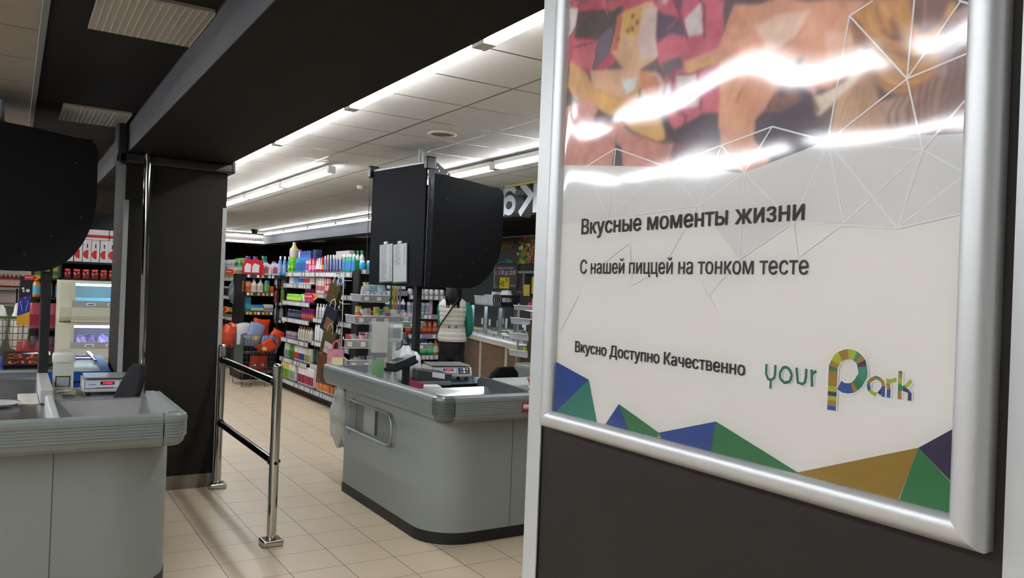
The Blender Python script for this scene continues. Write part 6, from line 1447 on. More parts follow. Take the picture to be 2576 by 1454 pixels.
for r_, y in enumerate((-0.26, -0.62)):
    for i in range(8):
        x = 0.35 + i * 0.36
        t = thing('food_tray', '%s steel tray of hot food counted from the near end, %s row of the buffet' % (ORD[i], ['front', 'rear'][r_]), 'food tray', (0, 0, 0), BRZ, 'trays of food in the buffet')
        c_, s_ = math.cos(BRZ), math.sin(BRZ)
        t.location = (BN[0] + x * c_ - y * s_, BN[1] + x * s_ + y * c_, 0.991)
        b = MB(); b.box(-.16, .16, -.15, .15, 0, .006, STEEL)
        for q in ((-.16, -.15, -.15, .15), (.15, .16, -.15, .15)): b.box(q[0], q[1], q[2], q[3], .006, .035, STEEL)
        b.box(-.15, .15, -.15, -.14, .006, .035, STEEL); b.box(-.15, .15, .14, .15, .006, .035, STEEL); b.build('pan', t)
        col = FOODC[(i * 3 + r_) % 7]
        ph = rr.uniform(0, 6)
        b = MB(); b.sheet(lambda u, v: (lerp(-.145, .145, u), lerp(-.135, .135, v), .018 + .014 * math.sin(9 * u + ph) * math.sin(8 * v + ph) + .006 * math.sin(31 * u) * math.sin(27 * v)), 14, 14, mat(col, .4, noise=.5, nscale=60)); b.build('food', t)
        t2 = thing('price_tag', '%s small white price card on a stem from the near end, behind the %s food row' % (ORD[i], ['front', 'rear'][r_]), 'price tag', t.location + Vector((.17 * (-s_) * -1, 0, .0)), BRZ + PI, 'price cards in the buffet')
        y2 = y - .175; t2.location = (BN[0] + x * c_ - y2 * s_, BN[1] + x * s_ + y2 * c_, 0.991)
        MB().tube([(0, 0, 0), (0, 0, .09)], .004, STEEL, n=6).build('stem', t2); MB().box(-.035, .035, -.003, .0, .08, .165, mat('dfe6ea', .5)).build('card', t2)
def on_buffet(x, y, z): 
    c_, s_ = math.cos(BRZ), math.sin(BRZ); return (BN[0] + x * c_ - y * s_, BN[1] + x * s_ + y * c_, z)
for i in range(5):
    t = thing('food_container', '%s clear white food container from the shopper side on the buffet shelf' % ORD[i], 'container', on_buffet(3.0 - .17 * i, -.42, 1.363), BRZ, 'food containers on the glass shelf')
    b = MB(); b.loft([(0, 0, 0, .065, .055), (0, 0, .10 + .02 * (i > 2), .075, .065)], mat('d6dadb', .3), n=20, pw=6); b.build('tub', t)
    MB().box(-.075, .075, -.065, .065, .10 + .02 * (i > 2), .108 + .02 * (i > 2), mat('e6e8e8', .3)).build('lid', t)
t = thing('paper_box', 'white box standing right of the food containers on the buffet shelf', 'box', on_buffet(2.08, -.42, 1.363), BRZ)
MB().box(-.09, .09, -.08, .08, 0, .17, mat('d2d4d2', .5)).build('carton', t)
t = thing('plastic_crate', 'black slotted crate of white packets on the buffet shelf', 'crate', on_buffet(1.78, -.42, 1.363), BRZ)
b = MB(); km = mat('15181c', .4)
b.box(-.17, .17, -.12, .12, 0, .01, km)
for s_ in (-1, 1):
    for z in (.01, .10): b.box(-.17, .17, s_ * .12 - .005, s_ * .12 + .005, z, z + .035, km); b.box(s_ * .17 - .005, s_ * .17 + .005, -.12, .12, z, z + .035, km)
    for k in range(5): x = -.17 + .085 * k; b.box(x - .014, x + .014, s_ * .12 - .005, s_ * .12 + .005, .04, .11, km)
b.build('crate', t)
for k in range(3):
    g = bag_blob('napkin_pack', '%s crumpled white packet in the black crate' % ['left', 'middle', 'right'][k], on_buffet(1.87 - .09 * k, -.42, 1.373), .058, 'e4e4e2', 60 + k, sq=(.8, .8, 1.5)); g['group'] = 'white packets in the crate'; g['category'] = 'packet'

# banner and signs on the wall behind the buffet (wall faces -x; text runs along -y)
RW = Matrix(((0, 0, -1, 0), (-1, 0, 0, 0), (0, 1, 0, 0), (0, 0, 0, 1)))
XW = 7.5
t = thing('wall_banner', 'dark banner with orange lettering and a heap of vegetables above the buffet', 'banner', (XW, 11.7, 2.04))
b = MB(); b.M = Matrix.Translation((-XW, -11.7, -2.04))
b.box(XW - .03, XW, 10.3, 13.4, 2.04, 2.50, mat('4a4540', .5))
b.box(XW - .035, XW, 10.3, 13.4, 2.50, 2.525, mat('d8d8d4', .4, metal=.3))
b.build('panel', t)
b = MB(); b.M = Matrix.Translation((-XW, -11.7, -2.04))
OR = mat('d9942c', .5)
b.text('ШНЯЯ', .125, Matrix.Translation((XW - .034, 12.27, 2.31)) @ RW, OR, width=.50)
b.build('lettering', t)
b = MB(); b.M = Matrix.Translation((-XW, -11.7, -2.04))
b.text('И', .11, Matrix.Translation((XW - .034, 12.40, 2.125)) @ RW, OR, width=.10)
b.build('lettering', t)
b = MB(); b.M = Matrix.Translation((-XW, -11.7, -2.04))
for pts, c_ in (([(12.30, 2.045), (12.05, 2.10), (12.0, 2.045)], '3f9a70'), ([(12.22, 2.045), (12.00, 2.13), (12.0, 2.045)], '2c58a8'), ([(12.02, 2.045), (12.0, 2.13), (11.78, 2.085), (11.78, 2.045)], '2c8a60')):
    b.add([(XW - .0325 - .0004 * (c_ == '2c58a8'), p[0], p[1]) for p in pts], [tuple(range(len(pts)))], mat(c_, .5))
b.build('facets', t)
rr = random.Random(5); b = MB(); b.M = Matrix.Translation((-XW, -11.7, -2.04))
for k in range(260):                                   # printed vegetables: flat dabs of ink
    yy = rr.gauss(11.30, .16); zz = rr.uniform(2.05, 2.49)
    if not (10.95 < yy < 11.70) or abs(yy - 11.3) > .36 - .25 * abs(zz - 2.27): continue
    r_ = rr.uniform(.018, .05); c_ = rr.choice(['5f9a30', '3f7a28', 'd8a828', 'c8402c', 'd86a28', '7fae3c', 'e0d8c0', '2f5a24'])
    q = [(XW - .0325 - k * 8e-6, yy + r_ * math.cos(a), zz + r_ * .9 * math.sin(a)) for a in [i * PI / 4 + rr.uniform(-.2, .2) for i in range(8)]]
    b.add(q, [tuple(range(8))], mat(c_, .5))
b.build('printed_vegetables', t)
t = thing('menu_sign', 'dark sign with opening hours and a yellow price card under the banner', 'sign', (XW, 12.0, 1.58))
b = MB(); b.M = Matrix.Translation((-XW, -12.0, -1.58))
b.box(XW - .028, XW, 11.62, 12.40, 1.59, 2.025, mat('4b4541', .5)); b.box(XW - .03, XW, 12.38, 12.40, 1.59, 2.03, mat('c8c8c4', .4)); b.box(XW - .029, XW - .0275, 11.62, 12.38, 1.80, 1.808, mat('6c6662', .5))
b.build('panel', t)
b = MB(); b.M = Matrix.Translation((-XW, -12.0, -1.58))
b.text('полный ассортимент', .050, Matrix.Translation((XW - .031, 12.31, 1.94)) @ RW, mat('d8d4d0', .5), width=.58)
b.build('lettering', t); b = MB(); b.M = Matrix.Translation((-XW, -12.0, -1.58))
b.text('с 11:00 до 20:00', .085, Matrix.Translation((XW - .031, 12.35, 1.84)) @ RW, WH, width=.68)
b.build('lettering', t); b = MB(); b.M = Matrix.Translation((-XW, -12.0, -1.58))
b.text('за 100 гр', .042, Matrix.Translation((XW - .031, 11.93, 1.63)) @ RW, mat('d8d4d0', .5), width=.27)
b.build('lettering', t)
b = MB(); b.M = Matrix.Translation((-XW, -12.0, -1.58)); b.box(XW - .040, XW - .030, 11.86, 12.18, 1.592, 1.79, mat('e8d820', .5)); yc = b.build('price_card', t)
b = MB(); b.M = Matrix.Translation((-XW, -12.0, -1.58))
b.text('45', .105, Matrix.Translation((XW - .0415, 12.16, 1.63)) @ RW, mat('1c1a10', .5), width=.145); b.text('90', .062, Matrix.Translation((XW - .0415, 11.985, 1.715)) @ RW, mat('1c1a10', .5), width=.10)
b.box(XW - .0415, XW - .041, 11.875, 11.985, 1.700, 1.706, mat('1c1a10', .5)); b.build('digits', yc)
b = MB(); b.M = Matrix.Translation((-XW, -12.0, -1.58))
for pts, c_ in (([(12.38, 1.80), (12.25, 1.80), (12.31, 1.825)], '2c58a8'), ([(12.38, 1.595), (12.22, 1.595), (12.38, 1.70)], '2c8a70'), ([(12.02, 1.80), (11.9, 1.80), (11.99, 1.825)], '2c8a60')):
    b.add([(XW - .0295, p[0], p[1]) for p in pts], [tuple(range(len(pts)))], mat(c_, .5))
b.build('facets', t)
t = thing('food_display', 'lit wall case of bread and cold cuts under the banner, beside the poster', 'display case', (XW, 11.2, 1.55))
b = MB(); b.M = Matrix.Translation((-XW, -11.2, -1.55))
b.box(XW - .16, XW, 10.4, 11.40, 1.52, 1.56, mat('6a5648', .5)); b.box(XW - .02, XW, 10.4, 11.40, 1.56, 1.90, mat('1c1815', .6)); b.box(XW - .16, XW - .14, 10.4, 11.40, 1.86, 1.90, mat('9a9a98', .4)); b.box(XW - .16, XW - .14, 11.20, 11.23, 1.56, 1.88, mat('9a9a98', .4)); b.build('case', t)
for k in range(9):
    g = bag_blob('bread_loaf', '%s loaf or cured meat from the left in the wall case' % ORD[k], (XW - .085, 11.34 - .12 * k, 1.561), .065, ['6a3424', 'a88a60', '7a4030', 'b8a078', '4a6a60', 'a07850'][k % 6], 80 + k, sq=(.7, .8, .8), rough=.5); g['category'] = 'bread'; g['group'] = 'bread in the wall case'
t = thing('price_card', 'yellow price cards clipped to the wall case beside the poster', 'price card', (XW - .17, 10.95, 1.50)); MB().box(-.01, 0, -.18, -.02, .02, .30, mat('e0d428', .5)).build('card', t); MB().box(-.02, -.01, .02, .20, -.02, .17, mat('d8cc50', .5)).build('card', t)
t = thing('wall_post', 'pale narrow post on the dark wall behind the shopper', 'post', (XW - .03, 14.2, 0)); MB().box(-.03, .03, -.06, .06, 0, 1.9, mat('b8b8b4', .5)).build('post', t)

# mirrored hanging letters
t = thing('hanging_sign', 'large silver hanging letters seen from behind under the ceiling, beside the cabinet', 'sign', (4.85, 7.6, 2.43))
SL = mat('b0b6bc', .28, metal=.55)
MR = Matrix(((0, 0, 1, 0), (-1, 0, 0, 0), (0, 1, 0, 0), (0, 0, 0, 1)))
# seen from behind: text x runs towards +y
MRb = Matrix(((0, 0, 1, 0), (1, 0, 0, 0), (0, 1, 0, 0), (0, 0, 0, 1)))
def letter(strokes, w_):
    b = MB()
    for k, pts in enumerate(strokes):
        cl = pts[0] == pts[-1]
        b.M = Matrix.Translation((.0015 * k, .20, 0)) @ MRb @ Matrix.Scale(1.12, 4)
        sweep(b, pts[:-1] if cl else pts, [(-w_ / 2, 0), (-w_ / 2, .11), (w_ / 2, .11), (w_ / 2, 0)], SL, closed=cl, smooth=False)
    b.build('letter', t)
# K (stem towards the camera), then the lower-case a with its ring and arch
letter([[(-.50, .0), (-.50, .31)], [(-.455, .155), (-.235, .31)], [(-.43, .175), (-.22, .0)]], .072)
ring = [(-.02 + .095 * math.cos(a), .105 + .075 * math.sin(a)) for a in [2 * PI * k / 20 for k in range(20)]]
ring.append(ring[0])
letter([ring, [(-.13, .235), (-.07, .275), (.0, .285), (.06, .268), (.10, .215), (.10, .0)]], .062)
b = MB(); b.box(-.02, .02, -1.6, .25, .325, .35, mat('a89a50', .4)); b.build('rail', t)
for y in (-1.2, -.5, .15): MB().tube([(0, y, .35), (0, y, .355)], .003, GRIT, n=5).build('suspension_wire', t)

# ------------------------------------------------------------------ the shopper
PRZ = math.radians(-33)
pt = Vector((4.02, 7.50, 0))
me = bpy.data.meshes.new('body')
V, E_, Rr = [], [], []
def vtx(x, y, z, r): V.append((x, y, z)); Rr.append(r); return len(V) - 1
def link(*ids):
    for a, c_ in zip(ids[:-1], ids[1:]): E_.append((a, c_))
pel = vtx(0, 0, .95, .085)
sp1 = vtx(0, 0, 1.08, .085); sp2 = vtx(0, 0.005, 1.24, .09); sp3 = vtx(0, 0, 1.35, .085); nk = vtx(0, 0.0, 1.455, .05); hd0 = vtx(0, 0.012, 1.50, .062); hd1 = vtx(0, .015, 1.56, .085); hd2 = vtx(0, .008, 1.615, .066)
link(pel, sp1, sp2, sp3, nk, hd0, hd1, hd2)
for s_ in (-1, 1):
    h = vtx(s_ * .082, 0, .86, .058); k = vtx(s_ * .095, .015, .48, .055); c_ = vtx(s_ * .097, -.01, .33, .055); a = vtx(s_ * .10, -.015, .09, .035); f0 = vtx(s_ * .105, .05, .045, .035); f1 = vtx(s_ * .115, .14, .035, .028)
    link(pel, h, k, c_, a, f0, f1)
    sh = vtx(s_ * .135, .01, 1.365, .038); el = vtx(s_ * .198, .04, 1.12, .03) if s_ > 0 else vtx(-.147, .15, 1.14, .03); wr = vtx(s_ * .155, .24, 1.06, .027); pm = vtx(s_ * .15, .30, 1.04, .028)
    link(sp3, sh, el, wr, pm)
    for j in range(4):
        o_ = (j - 1.5) * .018
        a1 = vtx(s_ * .150 + o_, .335, 1.035, .0095); a2 = vtx(s_ * .148 + o_ * 1.1, .365 + .004 * (j in (1, 2)), 1.022, .0085); a3 = vtx(s_ * .147 + o_ * 1.1, .380 + .006 * (j in (1, 2)), 1.004, .0075)
        link(pm, a1, a2, a3)
    t1 = vtx(s_ * .125, .30, 1.035, .0105); t2_ = vtx(s_ * .108, .325, 1.025, .009); link(wr, t1, t2_)
me.from_pydata(V, E_, [])
me.materials.append(mat('c8957a', .5))
per = thing('person', 'dark haired person from behind in a cream quilted vest, teal sleeves and black trousers', 'person', pt, PRZ)
per.scale = (.90, .95, 1.0)
bo = bpy.data.objects.new('body', me); C.objects.link(bo); bo.parent = per
md = bo.modifiers.new('skin', 'SKIN'); md.use_smooth_shade = True
bo.modifiers.new('sub', 'SUBSURF').levels = 1
for i, r_ in enumerate(Rr):
    me.skin_vertices[0].data[i].radius = (r_, r_)
me.skin_vertices[0].data[0].use_root = True
b = MB(); b.loft([(0, .105, 1.555, .006, .006), (0, .112, 1.54, .013, .012), (0, .102, 1.53, .014, .008)], mat('c8957a', .5), n=10); b.build('nose', per)
for s_ in (-1, 1):
    b = MB(); b.lathe([(0, -.009), (.008, -.005), (.010, 0), (.008, .005), (0, .009)], mat('e8e4e0', .3), s_ * .031, .088, 1.572, n=10, caps=False); e_ = b.build('eye', per)
    b = MB(); b.lathe([(0, -.004), (.004, 0), (0, .004)], mat('2c1c14', .3), s_ * .031, .097, 1.572, n=8, caps=False); b.build('iris', e_)
MB().box(-.022, .022, .090, .098, 1.508, 1.516, mat('a85a54', .5)).build('mouth', per)
# hair: bob down to the collar
b = MB(); hm = mat('0b0b0d', .55)
hs = []
for z, rx, ry, yo in ((1.40, .095, .035, -.075), (1.43, .112, .06, -.06), (1.47, .116, .085, -.04), (1.52, .113, .104, -.018), (1.57, .108, .108, -.010), (1.61, .098, .10, -.006), (1.64, .078, .082, -.002), (1.660, .048, .05, 0), (1.667, .015, .015, 0)): hs.append((0, yo, z, rx * .86, ry))
b.loft(hs, hm, n=26)
rh = random.Random(3)
for k in range(26):
    x = rh.uniform(-.085, .085); y = -.085 + .25 * x * x * 10 * .3
    b.tube([(x, y - .02, 1.47), (x + rh.uniform(-.01, .01), y - .025, 1.35), (x + rh.uniform(-.02, .02), y - .01, 1.365 + rh.uniform(0, .03))], .006, hm, n=5, rs=[.007, .006, .001])
b.build('hair', per)
# vest, quilted
b = MB(); vm = mat('d9d6c9', .55, bump=.35, nscale=22)
prof_v = [(.985, .165, .118), (1.02, .168, .120), (1.08, .158, .112), (1.13, .143, .102), (1.17, .142, .102), (1.22, .150, .108), (1.30, .162, .116), (1.36, .168, .112), (1.40, .160, .098), (1.43, .125, .080), (1.455, .082, .068), (1.475, .080, .070)]
secs = []
n_ = 60
for i in range(n_ + 1):
    z = lerp(.985, 1.475, i / n_)
    for a, c_ in zip(prof_v[:-1], prof_v[1:]):
        if a[0] <= z <= c_[0] + 1e-9:
            t_ = (z - a[0]) / (c_[0] - a[0]); rx, ry = lerp(a[1], c_[1], t_), lerp(a[2], c_[2], t_); break
    q = .006 * abs(math.sin((z - .985) / .052 * PI)) if not (1.125 < z < 1.165) else -.002
    secs.append((.003 * math.sin(40 * z), 0, z, rx + q, ry + q))
b.loft(secs, vm, n=36, pw=2.4, caps=False); vest = b.build('vest', per)
b = MB(); b.loft([(0, 0, 1.128, .149, .108), (0, 0, 1.162, .149, .108)], mat('bcb9ac', .5), n=36, pw=2.4, caps=False); wb = b.build('waist_band', vest)
for x in (-.03, .05):
    b = MB(); b.tube([(x + .011 * math.cos(a), -.112, 1.145 + .011 * math.sin(a)) for a in [k * PI / 5 for k in range(10)]], .0035, mat('4a4438', .3, metal=.6), n=6, closed=True); b.build('button', vest)
b = MB(); b.loft([(0, -.005, 1.455, .086, .074), (0, -.008, 1.49, .082, .074), (0, -.01, 1.50, .074, .066)], vm, n=24, caps=False); b.build('collar', vest)
for s_ in (-1, 1):
    b = MB()
    if s_ < 0:
        b.tube([(-.13, .02, 1.395), (-.150, .06, 1.33), (-.150, .12, 1.22), (-.145, .16, 1.13), (-.135, .21, 1.10), (-.12, .26, 1.07)], .05, mat('1c8a78', .6, bump=.3, nscale=18), n=14, rs=[.046, .050, .046, .044, .040, .034]); b.build('sleeve', per); continue
    b.tube([(s_ * .145, 0, 1.395), (s_ * .178, .005, 1.33), (s_ * .196, .02, 1.22), (s_ * .204, .04, 1.12), (s_ * .192, .12, 1.085), (s_ * .174, .20, 1.06)], .05, mat('1c8a78', .6, bump=.3, nscale=18), n=14, rs=[.050, .054, .050, .047, .042, .034]); b.build('sleeve', per)
b = MB(); b.loft([(0, 0, .80, .10, .07), (0, 0, .84, .150, .105), (0, 0, .93, .160, .112), (0, 0, 1.01, .150, .105)], mat('0d0f12', .7), n=26)
tm = mat('0d0f12', .7)
for s_ in (-1, 1):
    b.loft([(s_ * .100, -.012, .07, .048, .052), (s_ * .099, -.008, .30, .060, .066), (s_ * .096, .01, .48, .064, .068), (s_ * .082, .0, .72, .078, .088), (s_ * .075, .0, .86, .082, .10)], tm, n=20)
b.build('trousers', per)
for s_ in (-1, 1):
    b = MB(); b.loft([(s_ * .108, .05, 0, .046, .125), (s_ * .108, .05, .03, .045, .122), (s_ * .106, .03, .065, .040, .085), (s_ * .102, -.01, .10, .040, .045)], mat('1a1a1c', .5), n=20); b.build('shoe', per)
b = MB(); pth = []
for k in range(13):
    u = k / 12; x = lerp(.075, -.155, u); z = lerp(1.455, 1.135, u); y = -.118 - .012 * math.sin(PI * u) + (.03 if k == 0 else 0) + (.055 * (u - .75) * 4 if u > .75 else 0)
    pth.append((x, y - .008, z))
b.tube(pth, .009, mat('0c0c0e', .4), n=8); b.build('bag_strap', per)
b = MB(); b.loft([(-.12, .15, .94, .06, .03), (-.12, .15, .98, .07, .035), (-.12, .15, 1.09, .065, .03)], mat('0c0c0e', .5), n=16, pw=4); b.build('shoulder_bag', per)
# ------------------------------------------------------------------ left side: fridges, freezer, drinks
t = thing('display_fridge', 'cream two-deck display fridge with lit windows, left of the dark column', 'fridge', (0.39, 8.62, 0))
CR = mat('d2cfb8', 0.35)
def deck(z0, z1, lit, name):
    b = MB(); h = z1 - z0
    out = [(0.0, z0 + .02), (-.04, z0 + .05), (-.055, z0 + h * .35), (-.05, z0 + h * .42), (0.0, z1 - .02), (.03, z1), (.70, z1), (.70, z0), (.05, z0)]
    b.prism(out, 0.0, .10, CR, axis='x'); b.build('end_cheek', t)
    MB().prism(out, .95, 1.05, CR, axis='x').build('end_cheek', t)
    b = MB(); b.prism([(-.045, z0 + .03), (-.058, z0 + h * .15), (-.055, z0 + h * .36), (-.05, z0 + h * .36), (-.035, z0 + .03)], .10, .95, CR, axis='x')
    b.prism([(-.056, z0 + h * .36), (-.054, z0 + h * .52), (-.045, z0 + h * .52), (-.045, z0 + h * .36)], .10, .95, mat('a8a8a4', .4), axis='x')
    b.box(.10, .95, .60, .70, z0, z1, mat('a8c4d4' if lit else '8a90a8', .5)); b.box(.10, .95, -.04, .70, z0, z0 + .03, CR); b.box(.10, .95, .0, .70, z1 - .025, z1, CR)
    b.box(.10, .125, -.05, .0, z0 + h * .5, z1 - .02, mat('d0cdb0', .35))
    b.build('deck', t)
    b = MB(); b.box(.13, .95, .02, .05, z1 - .05, z1 - .03, mat('bfe6ff' if lit else 'd0d4ff', .4, emit=16.0)); b.build('strip_lamp', t)
    b = MB(); b.box(.125, .95, -.03, -.026, z0 + h * .52, z1 - .03, mat('c8d8e0', .05, alpha=.15)); b.build('window', t)
    b = MB()
    for k in range(4): b.box(.22 + .18 * k, .30 + .18 * k, -.060, -.056, z0 + h * .40, z0 + h * .47, CARD); b.box(.235 + .18 * k, .285 + .18 * k, -.0612, -.060, z0 + h * .42, z0 + h * .44, BLACK)
    b.build('price_strip', t)
deck(1.09, 1.49, True, 'upper')
deck(0.70, 1.085, False, 'lower')
b = MB(); b.box(0, 1.05, .03, .70, 0.0, 0.70, mat('c4c2b0', .5)); b.build('base', t)
MB().box(.40, .47, .018, .03, .60, .66, mat('d8a828', .5)).build('sticker', t)
MB().box(.12, .95, .35, .58, 1.12, 1.32, mat('8accec', .4)).build('liner', t)  # pale cyan puts the glow of the upper window into the colour
for k in range(5):
    g = bag_blob('sausage_pack', '%s shiny purple packet from the left in the lower fridge deck' % ORD[k], (.58 + .10 * k, 8.82 + .02 * (k % 2), .735), .075, ['7a6aa0', '5a4a80', '8a80b8'][k % 3], 120 + k, sq=(.9, .8, 1.4 - .2 * (k > 2)), rough=.12); g['category'] = 'packet'; g['group'] = 'packets in the lower fridge'
# shelves over the fridge
t = thing('wall_shelf', 'black shelves over the display fridge carrying jars and juice cartons', 'shelf', (0.39, 8.80, 1.49))
b = MB(); b.box(0, 1.05, .10, .45, .0, .015, SHB).box(0, 1.05, .10, .45, .165, .185, SHB).box(0, 1.05, .43, .47, 0, .70, SHB); b.box(0, .02, .1, .45, 0, .70, SHB); b.build('frame', t)
goods('sauce_jar', 'jar', 'red sauce jar with an orange lid', P_jar(.038, .095, '7a2420', 'd8584a'), 8, (.46, 8.95, 1.506), (1.02, 8.95, 1.506), 'row above the display fridge', 'red sauce jars', jit=.003)
def P_juice():
    def f(root):
        MB().box(-.035, .035, -.045, .045, 0, .225, mat('dcd8d4', .4)).build('carton', root)
        b = MB(); b.prism([(-.034 + .034 * (1 - math.cos(math.radians(a))) * 1.35 , .03 + .045 + .045 * math.sin(math.radians(a))) for a in range(-90, 91, 15)] , -.0462, -.045, mat('c03030', .4), axis='y'); b.build('printed_fruit', root)
        MB().box(-.004, .006, -.0462, -.045, .14, .18, BLACK).build('printed_word', root)
    return f
goods('juice_carton', 'carton', 'white juice carton with a red fruit', P_juice(), 8, (.47, 8.96, 1.676), (1.00, 8.96, 1.676), 'shelf above the red jars', 'white juice cartons', jit=.001)
goods('juice_carton', 'carton', 'lying white carton with red berries', P_box(.26, .12, .10, 'dcd8d4', 'b83038'), 2, (.68, 8.96, 1.902), (.95, 8.96, 1.902), 'on top of the juice cartons', 'lying cartons', jit=.001)

# blue chest freezer behind the counter
t = thing('chest_freezer', 'blue chest freezer with sliding lids and a black and red printed lid', 'freezer', (0.29, 7.0, 0), math.radians(0))
BL = mat('1f4f9c', .3)
b = MB(); b.box(-.36, .33, -.62, .62, .06, .80, BL); b.build('cabinet', t, bevel=.03, seg=3)
b = MB(); b.box(-.34, .31, -.60, .60, 0, .06, BLACKM); b.build('plinth', t)
b = MB()
def zt_(u): return .84 + .065 * math.sin(PI * u) ** .8 if 0 < u < 1 else .84
n_ = 16
for k in range(n_):
    y0, y1 = lerp(-.62, .62, k / n_), lerp(-.62, .62, (k + 1) / n_); za, zb2 = zt_(k / n_), zt_((k + 1) / n_)
    for x0, x1 in ((-.37, -.32), (.28, .34)):
        b.add([(x0, y0, .79), (x1, y0, .79), (x1, y0, za), (x0, y0, za), (x0, y1, .79), (x1, y1, .79), (x1, y1, zb2), (x0, y1, zb2)], [(3, 2, 6, 7), (0, 3, 7, 4), (1, 5, 6, 2), (0, 1, 2, 3), (4, 7, 6, 5)], BL)
b.box(-.37, .34, -.64, -.60, .79, .86, BL); b.box(-.37, .34, .60, .64, .79, .86, BL)
b.build('rim', t)
b = MB()
for k in range(8, 15):
    b.add([(-.0, lerp(-.62, .62, k / n_), zt_(k / n_) - .012), (.28, lerp(-.62, .62, k / n_), zt_(k / n_) - .012), (.28, lerp(-.62, .62, (k + 1) / n_), zt_((k + 1) / n_) - .012), (-.0, lerp(-.62, .62, (k + 1) / n_), zt_((k + 1) / n_) - .012)], [(0, 1, 2, 3)], mat('b8b6a4', .2), True)
b.build('sliding_lid', t)
b = MB()
for k in range(1, 8):
    b.add([(-.32, lerp(-.62, .62, k / n_), zt_(k / n_) - .02), (.28, lerp(-.62, .62, k / n_), zt_(k / n_) - .02), (.28, lerp(-.62, .62, (k + 1) / n_), zt_((k + 1) / n_) - .02), (-.32, lerp(-.62, .62, (k + 1) / n_), zt_((k + 1) / n_) - .02)], [(0, 1, 2, 3)], mat('a8a694', .2), True)
b.build('sliding_lid', t)
b = MB(); b.M = Matrix.Translation((-.27, -.45, .850)) @ Matrix.Rotation(math.radians(4), 4, 'X') 
b.box(-.06, .26, .0, .62, .035, .045, mat('17171a', .15))
RDm = mat('d8402c', .4)
b.text('ЗД', .20, Matrix.Translation((-.03, .28, .0465)), RDm, width=.26)
b.text('ИМ', .12, Matrix.Translation((-.02, .04, .0465)), RDm, width=.24)
b.add([(.06, .50, .0462), (.25, .60, .0462), (.25, .42, .0462)], [(0, 1, 2)], WH)
b.build('printed_lid', t)
b = MB(); b.box(.262, .29, -.2, .58, .86, .90, mat('b0b4b8', .2, metal=.7)); b.build('chrome_bar', t)
for k in range(3): MB().tube([(-.40 - .0, -.40 + .06 * k, .82), (-.40, -.40 + .06 * k, .885), (-.35, -.40 + .06 * k, .90)], .010, CHROME, n=7).build('chrome_hook', t)

# drinks stand
t = thing('drinks_shelf', 'dark drinks shelving behind the black post with bottles and film packs', 'shelving unit', (0.17, 9.45, 0))
b = MB()
for z in (.35, .66, .98, 1.30, 1.50): b.box(0, .30, -.1, .35, z - .02, z, SHB)
b.box(0, .30, .33, .36, 0, 1.80, SHB); b.box(.28, .30, -.1, .35, 0, 1.62, SHB); b.build('frame', t)
goods('juice_bottle', 'bottle', 'orange juice bottle with a blue label', P_bottle(.075, .07, .20, 'd8902c', '2c2c34', '5aa8d0', capr=.5, neck=.45), 3, (.22, 9.42, 1.302), (.42, 9.42, 1.302), 'drinks shelving behind the black post', 'orange juice bottles', jit=.001)
goods('cola_pack', 'pack', 'pink and red film pack of bottles', P_pack(.14, .12, .26, 'a84858', '8a2838'), 2, (.23, 9.42, .982), (.39, 9.42, .982), 'drinks shelving behind the black post', 'pink film packs', jit=.001)
goods('cola_pack', 'pack', 'dark bottle pack', P_pack(.13, .12, .24, '3a2428', '6a2c34'), 2, (.24, 9.42, .662), (.38, 9.42, .662), 'drinks shelving behind the black post', 'dark packs', jit=.001)
goods('snack_pack', 'pack', 'yellow and green packet', P_box(.05, .05, .14, 'b8b03c', '4a7a34'), 3, (.22, 9.42, 1.502), (.38, 9.42, 1.502), 'top of the drinks shelving', 'yellow and green packets', jit=.001)
t = thing('promo_banner', 'tall narrow black, blue and yellow promotional panel beside the drinks', 'banner', (0.105, 9.05, 1.03), math.radians(0))
b = MB(); b.prism([(-.055, .0), (.045, .0), (.065, .48), (-.035, .48)], 0, .01, mat('18181c', .4), axis='y')
b.prism([(-.052, .10), (.0525, .13), (.0575, .30), (-.044, .26)], -.001, 0, mat('24348c', .4), axis='y'); b.prism([(-.055, .0), (.046, .0), (.0525, .135), (-.052, .09)], -.0016, 0, mat('c8982c', .4), axis='y'); b.build('panel', t)
MB().box(-.005, .005, .01, .02, -1.03, .02, GRIT).build('stem', t)
b = MB()
for s_ in (-1, 1): b.tube([(.004 + s_ * .014, -.003, .14), (.004 + s_ * .024, -.003, .19), (.004 + s_ * .034, -.003, .22), (.004 + s_ * .030, -.003, .235), (.004 + s_ * .018, -.003, .225)], .0022, mat('c8ccd8', .4), n=5)
for x, z, r_ in ((-.01, .36, .012), (.03, .34, .016), (-.005, .335, .010)): b.tube([(x, -.004, z), (x, -.002, z)], r_, mat('c8ccd8', .4), n=14)
b.tube([(.01, -.004, .27), (.01, -.002, .27)], .011, mat('c8402c', .4), n=14)
b.build('printed_marks', t)
promo((0.165, 9.045, 1.50), 0, 'red promotion arrow above the narrow blue and yellow panel', .55)
for i in range(2):
    t = thing('cola_pack', '%s tall red film pack of bottles standing before the drinks shelving' % ['left', 'right'][i], 'pack', (.115 + .15 * i, 8.92, .52), 0, 'red film packs')
    b = MB()
    for x in (-.033, .033):
        b.loft([(x, 0, 0, .030, .03), (x, 0, .05, .034, .034), (x, 0, .24, .034, .034), (x, 0, .33, .015, .015), (x, 0, .36, .015, .015)], mat('8a1c28', .25), n=12)
    b.build('bottles', t)
    b = MB(); b.loft([(0, 0, -.002, .068, .036), (0, 0, .05, .071, .039), (0, 0, .25, .071, .039), (0, 0, .38, .035, .022)], mat('c8505c', .1, alpha=.45), n=18, pw=4); b.build('film', t)
t = thing('drinks_pallet', 'low stack of pink wrapped packs under the red ones', 'stack', (.19, 8.92, 0)); MB().box(-.16, .16, -.1, .12, 0, .12, SHB).build('pallet', t)
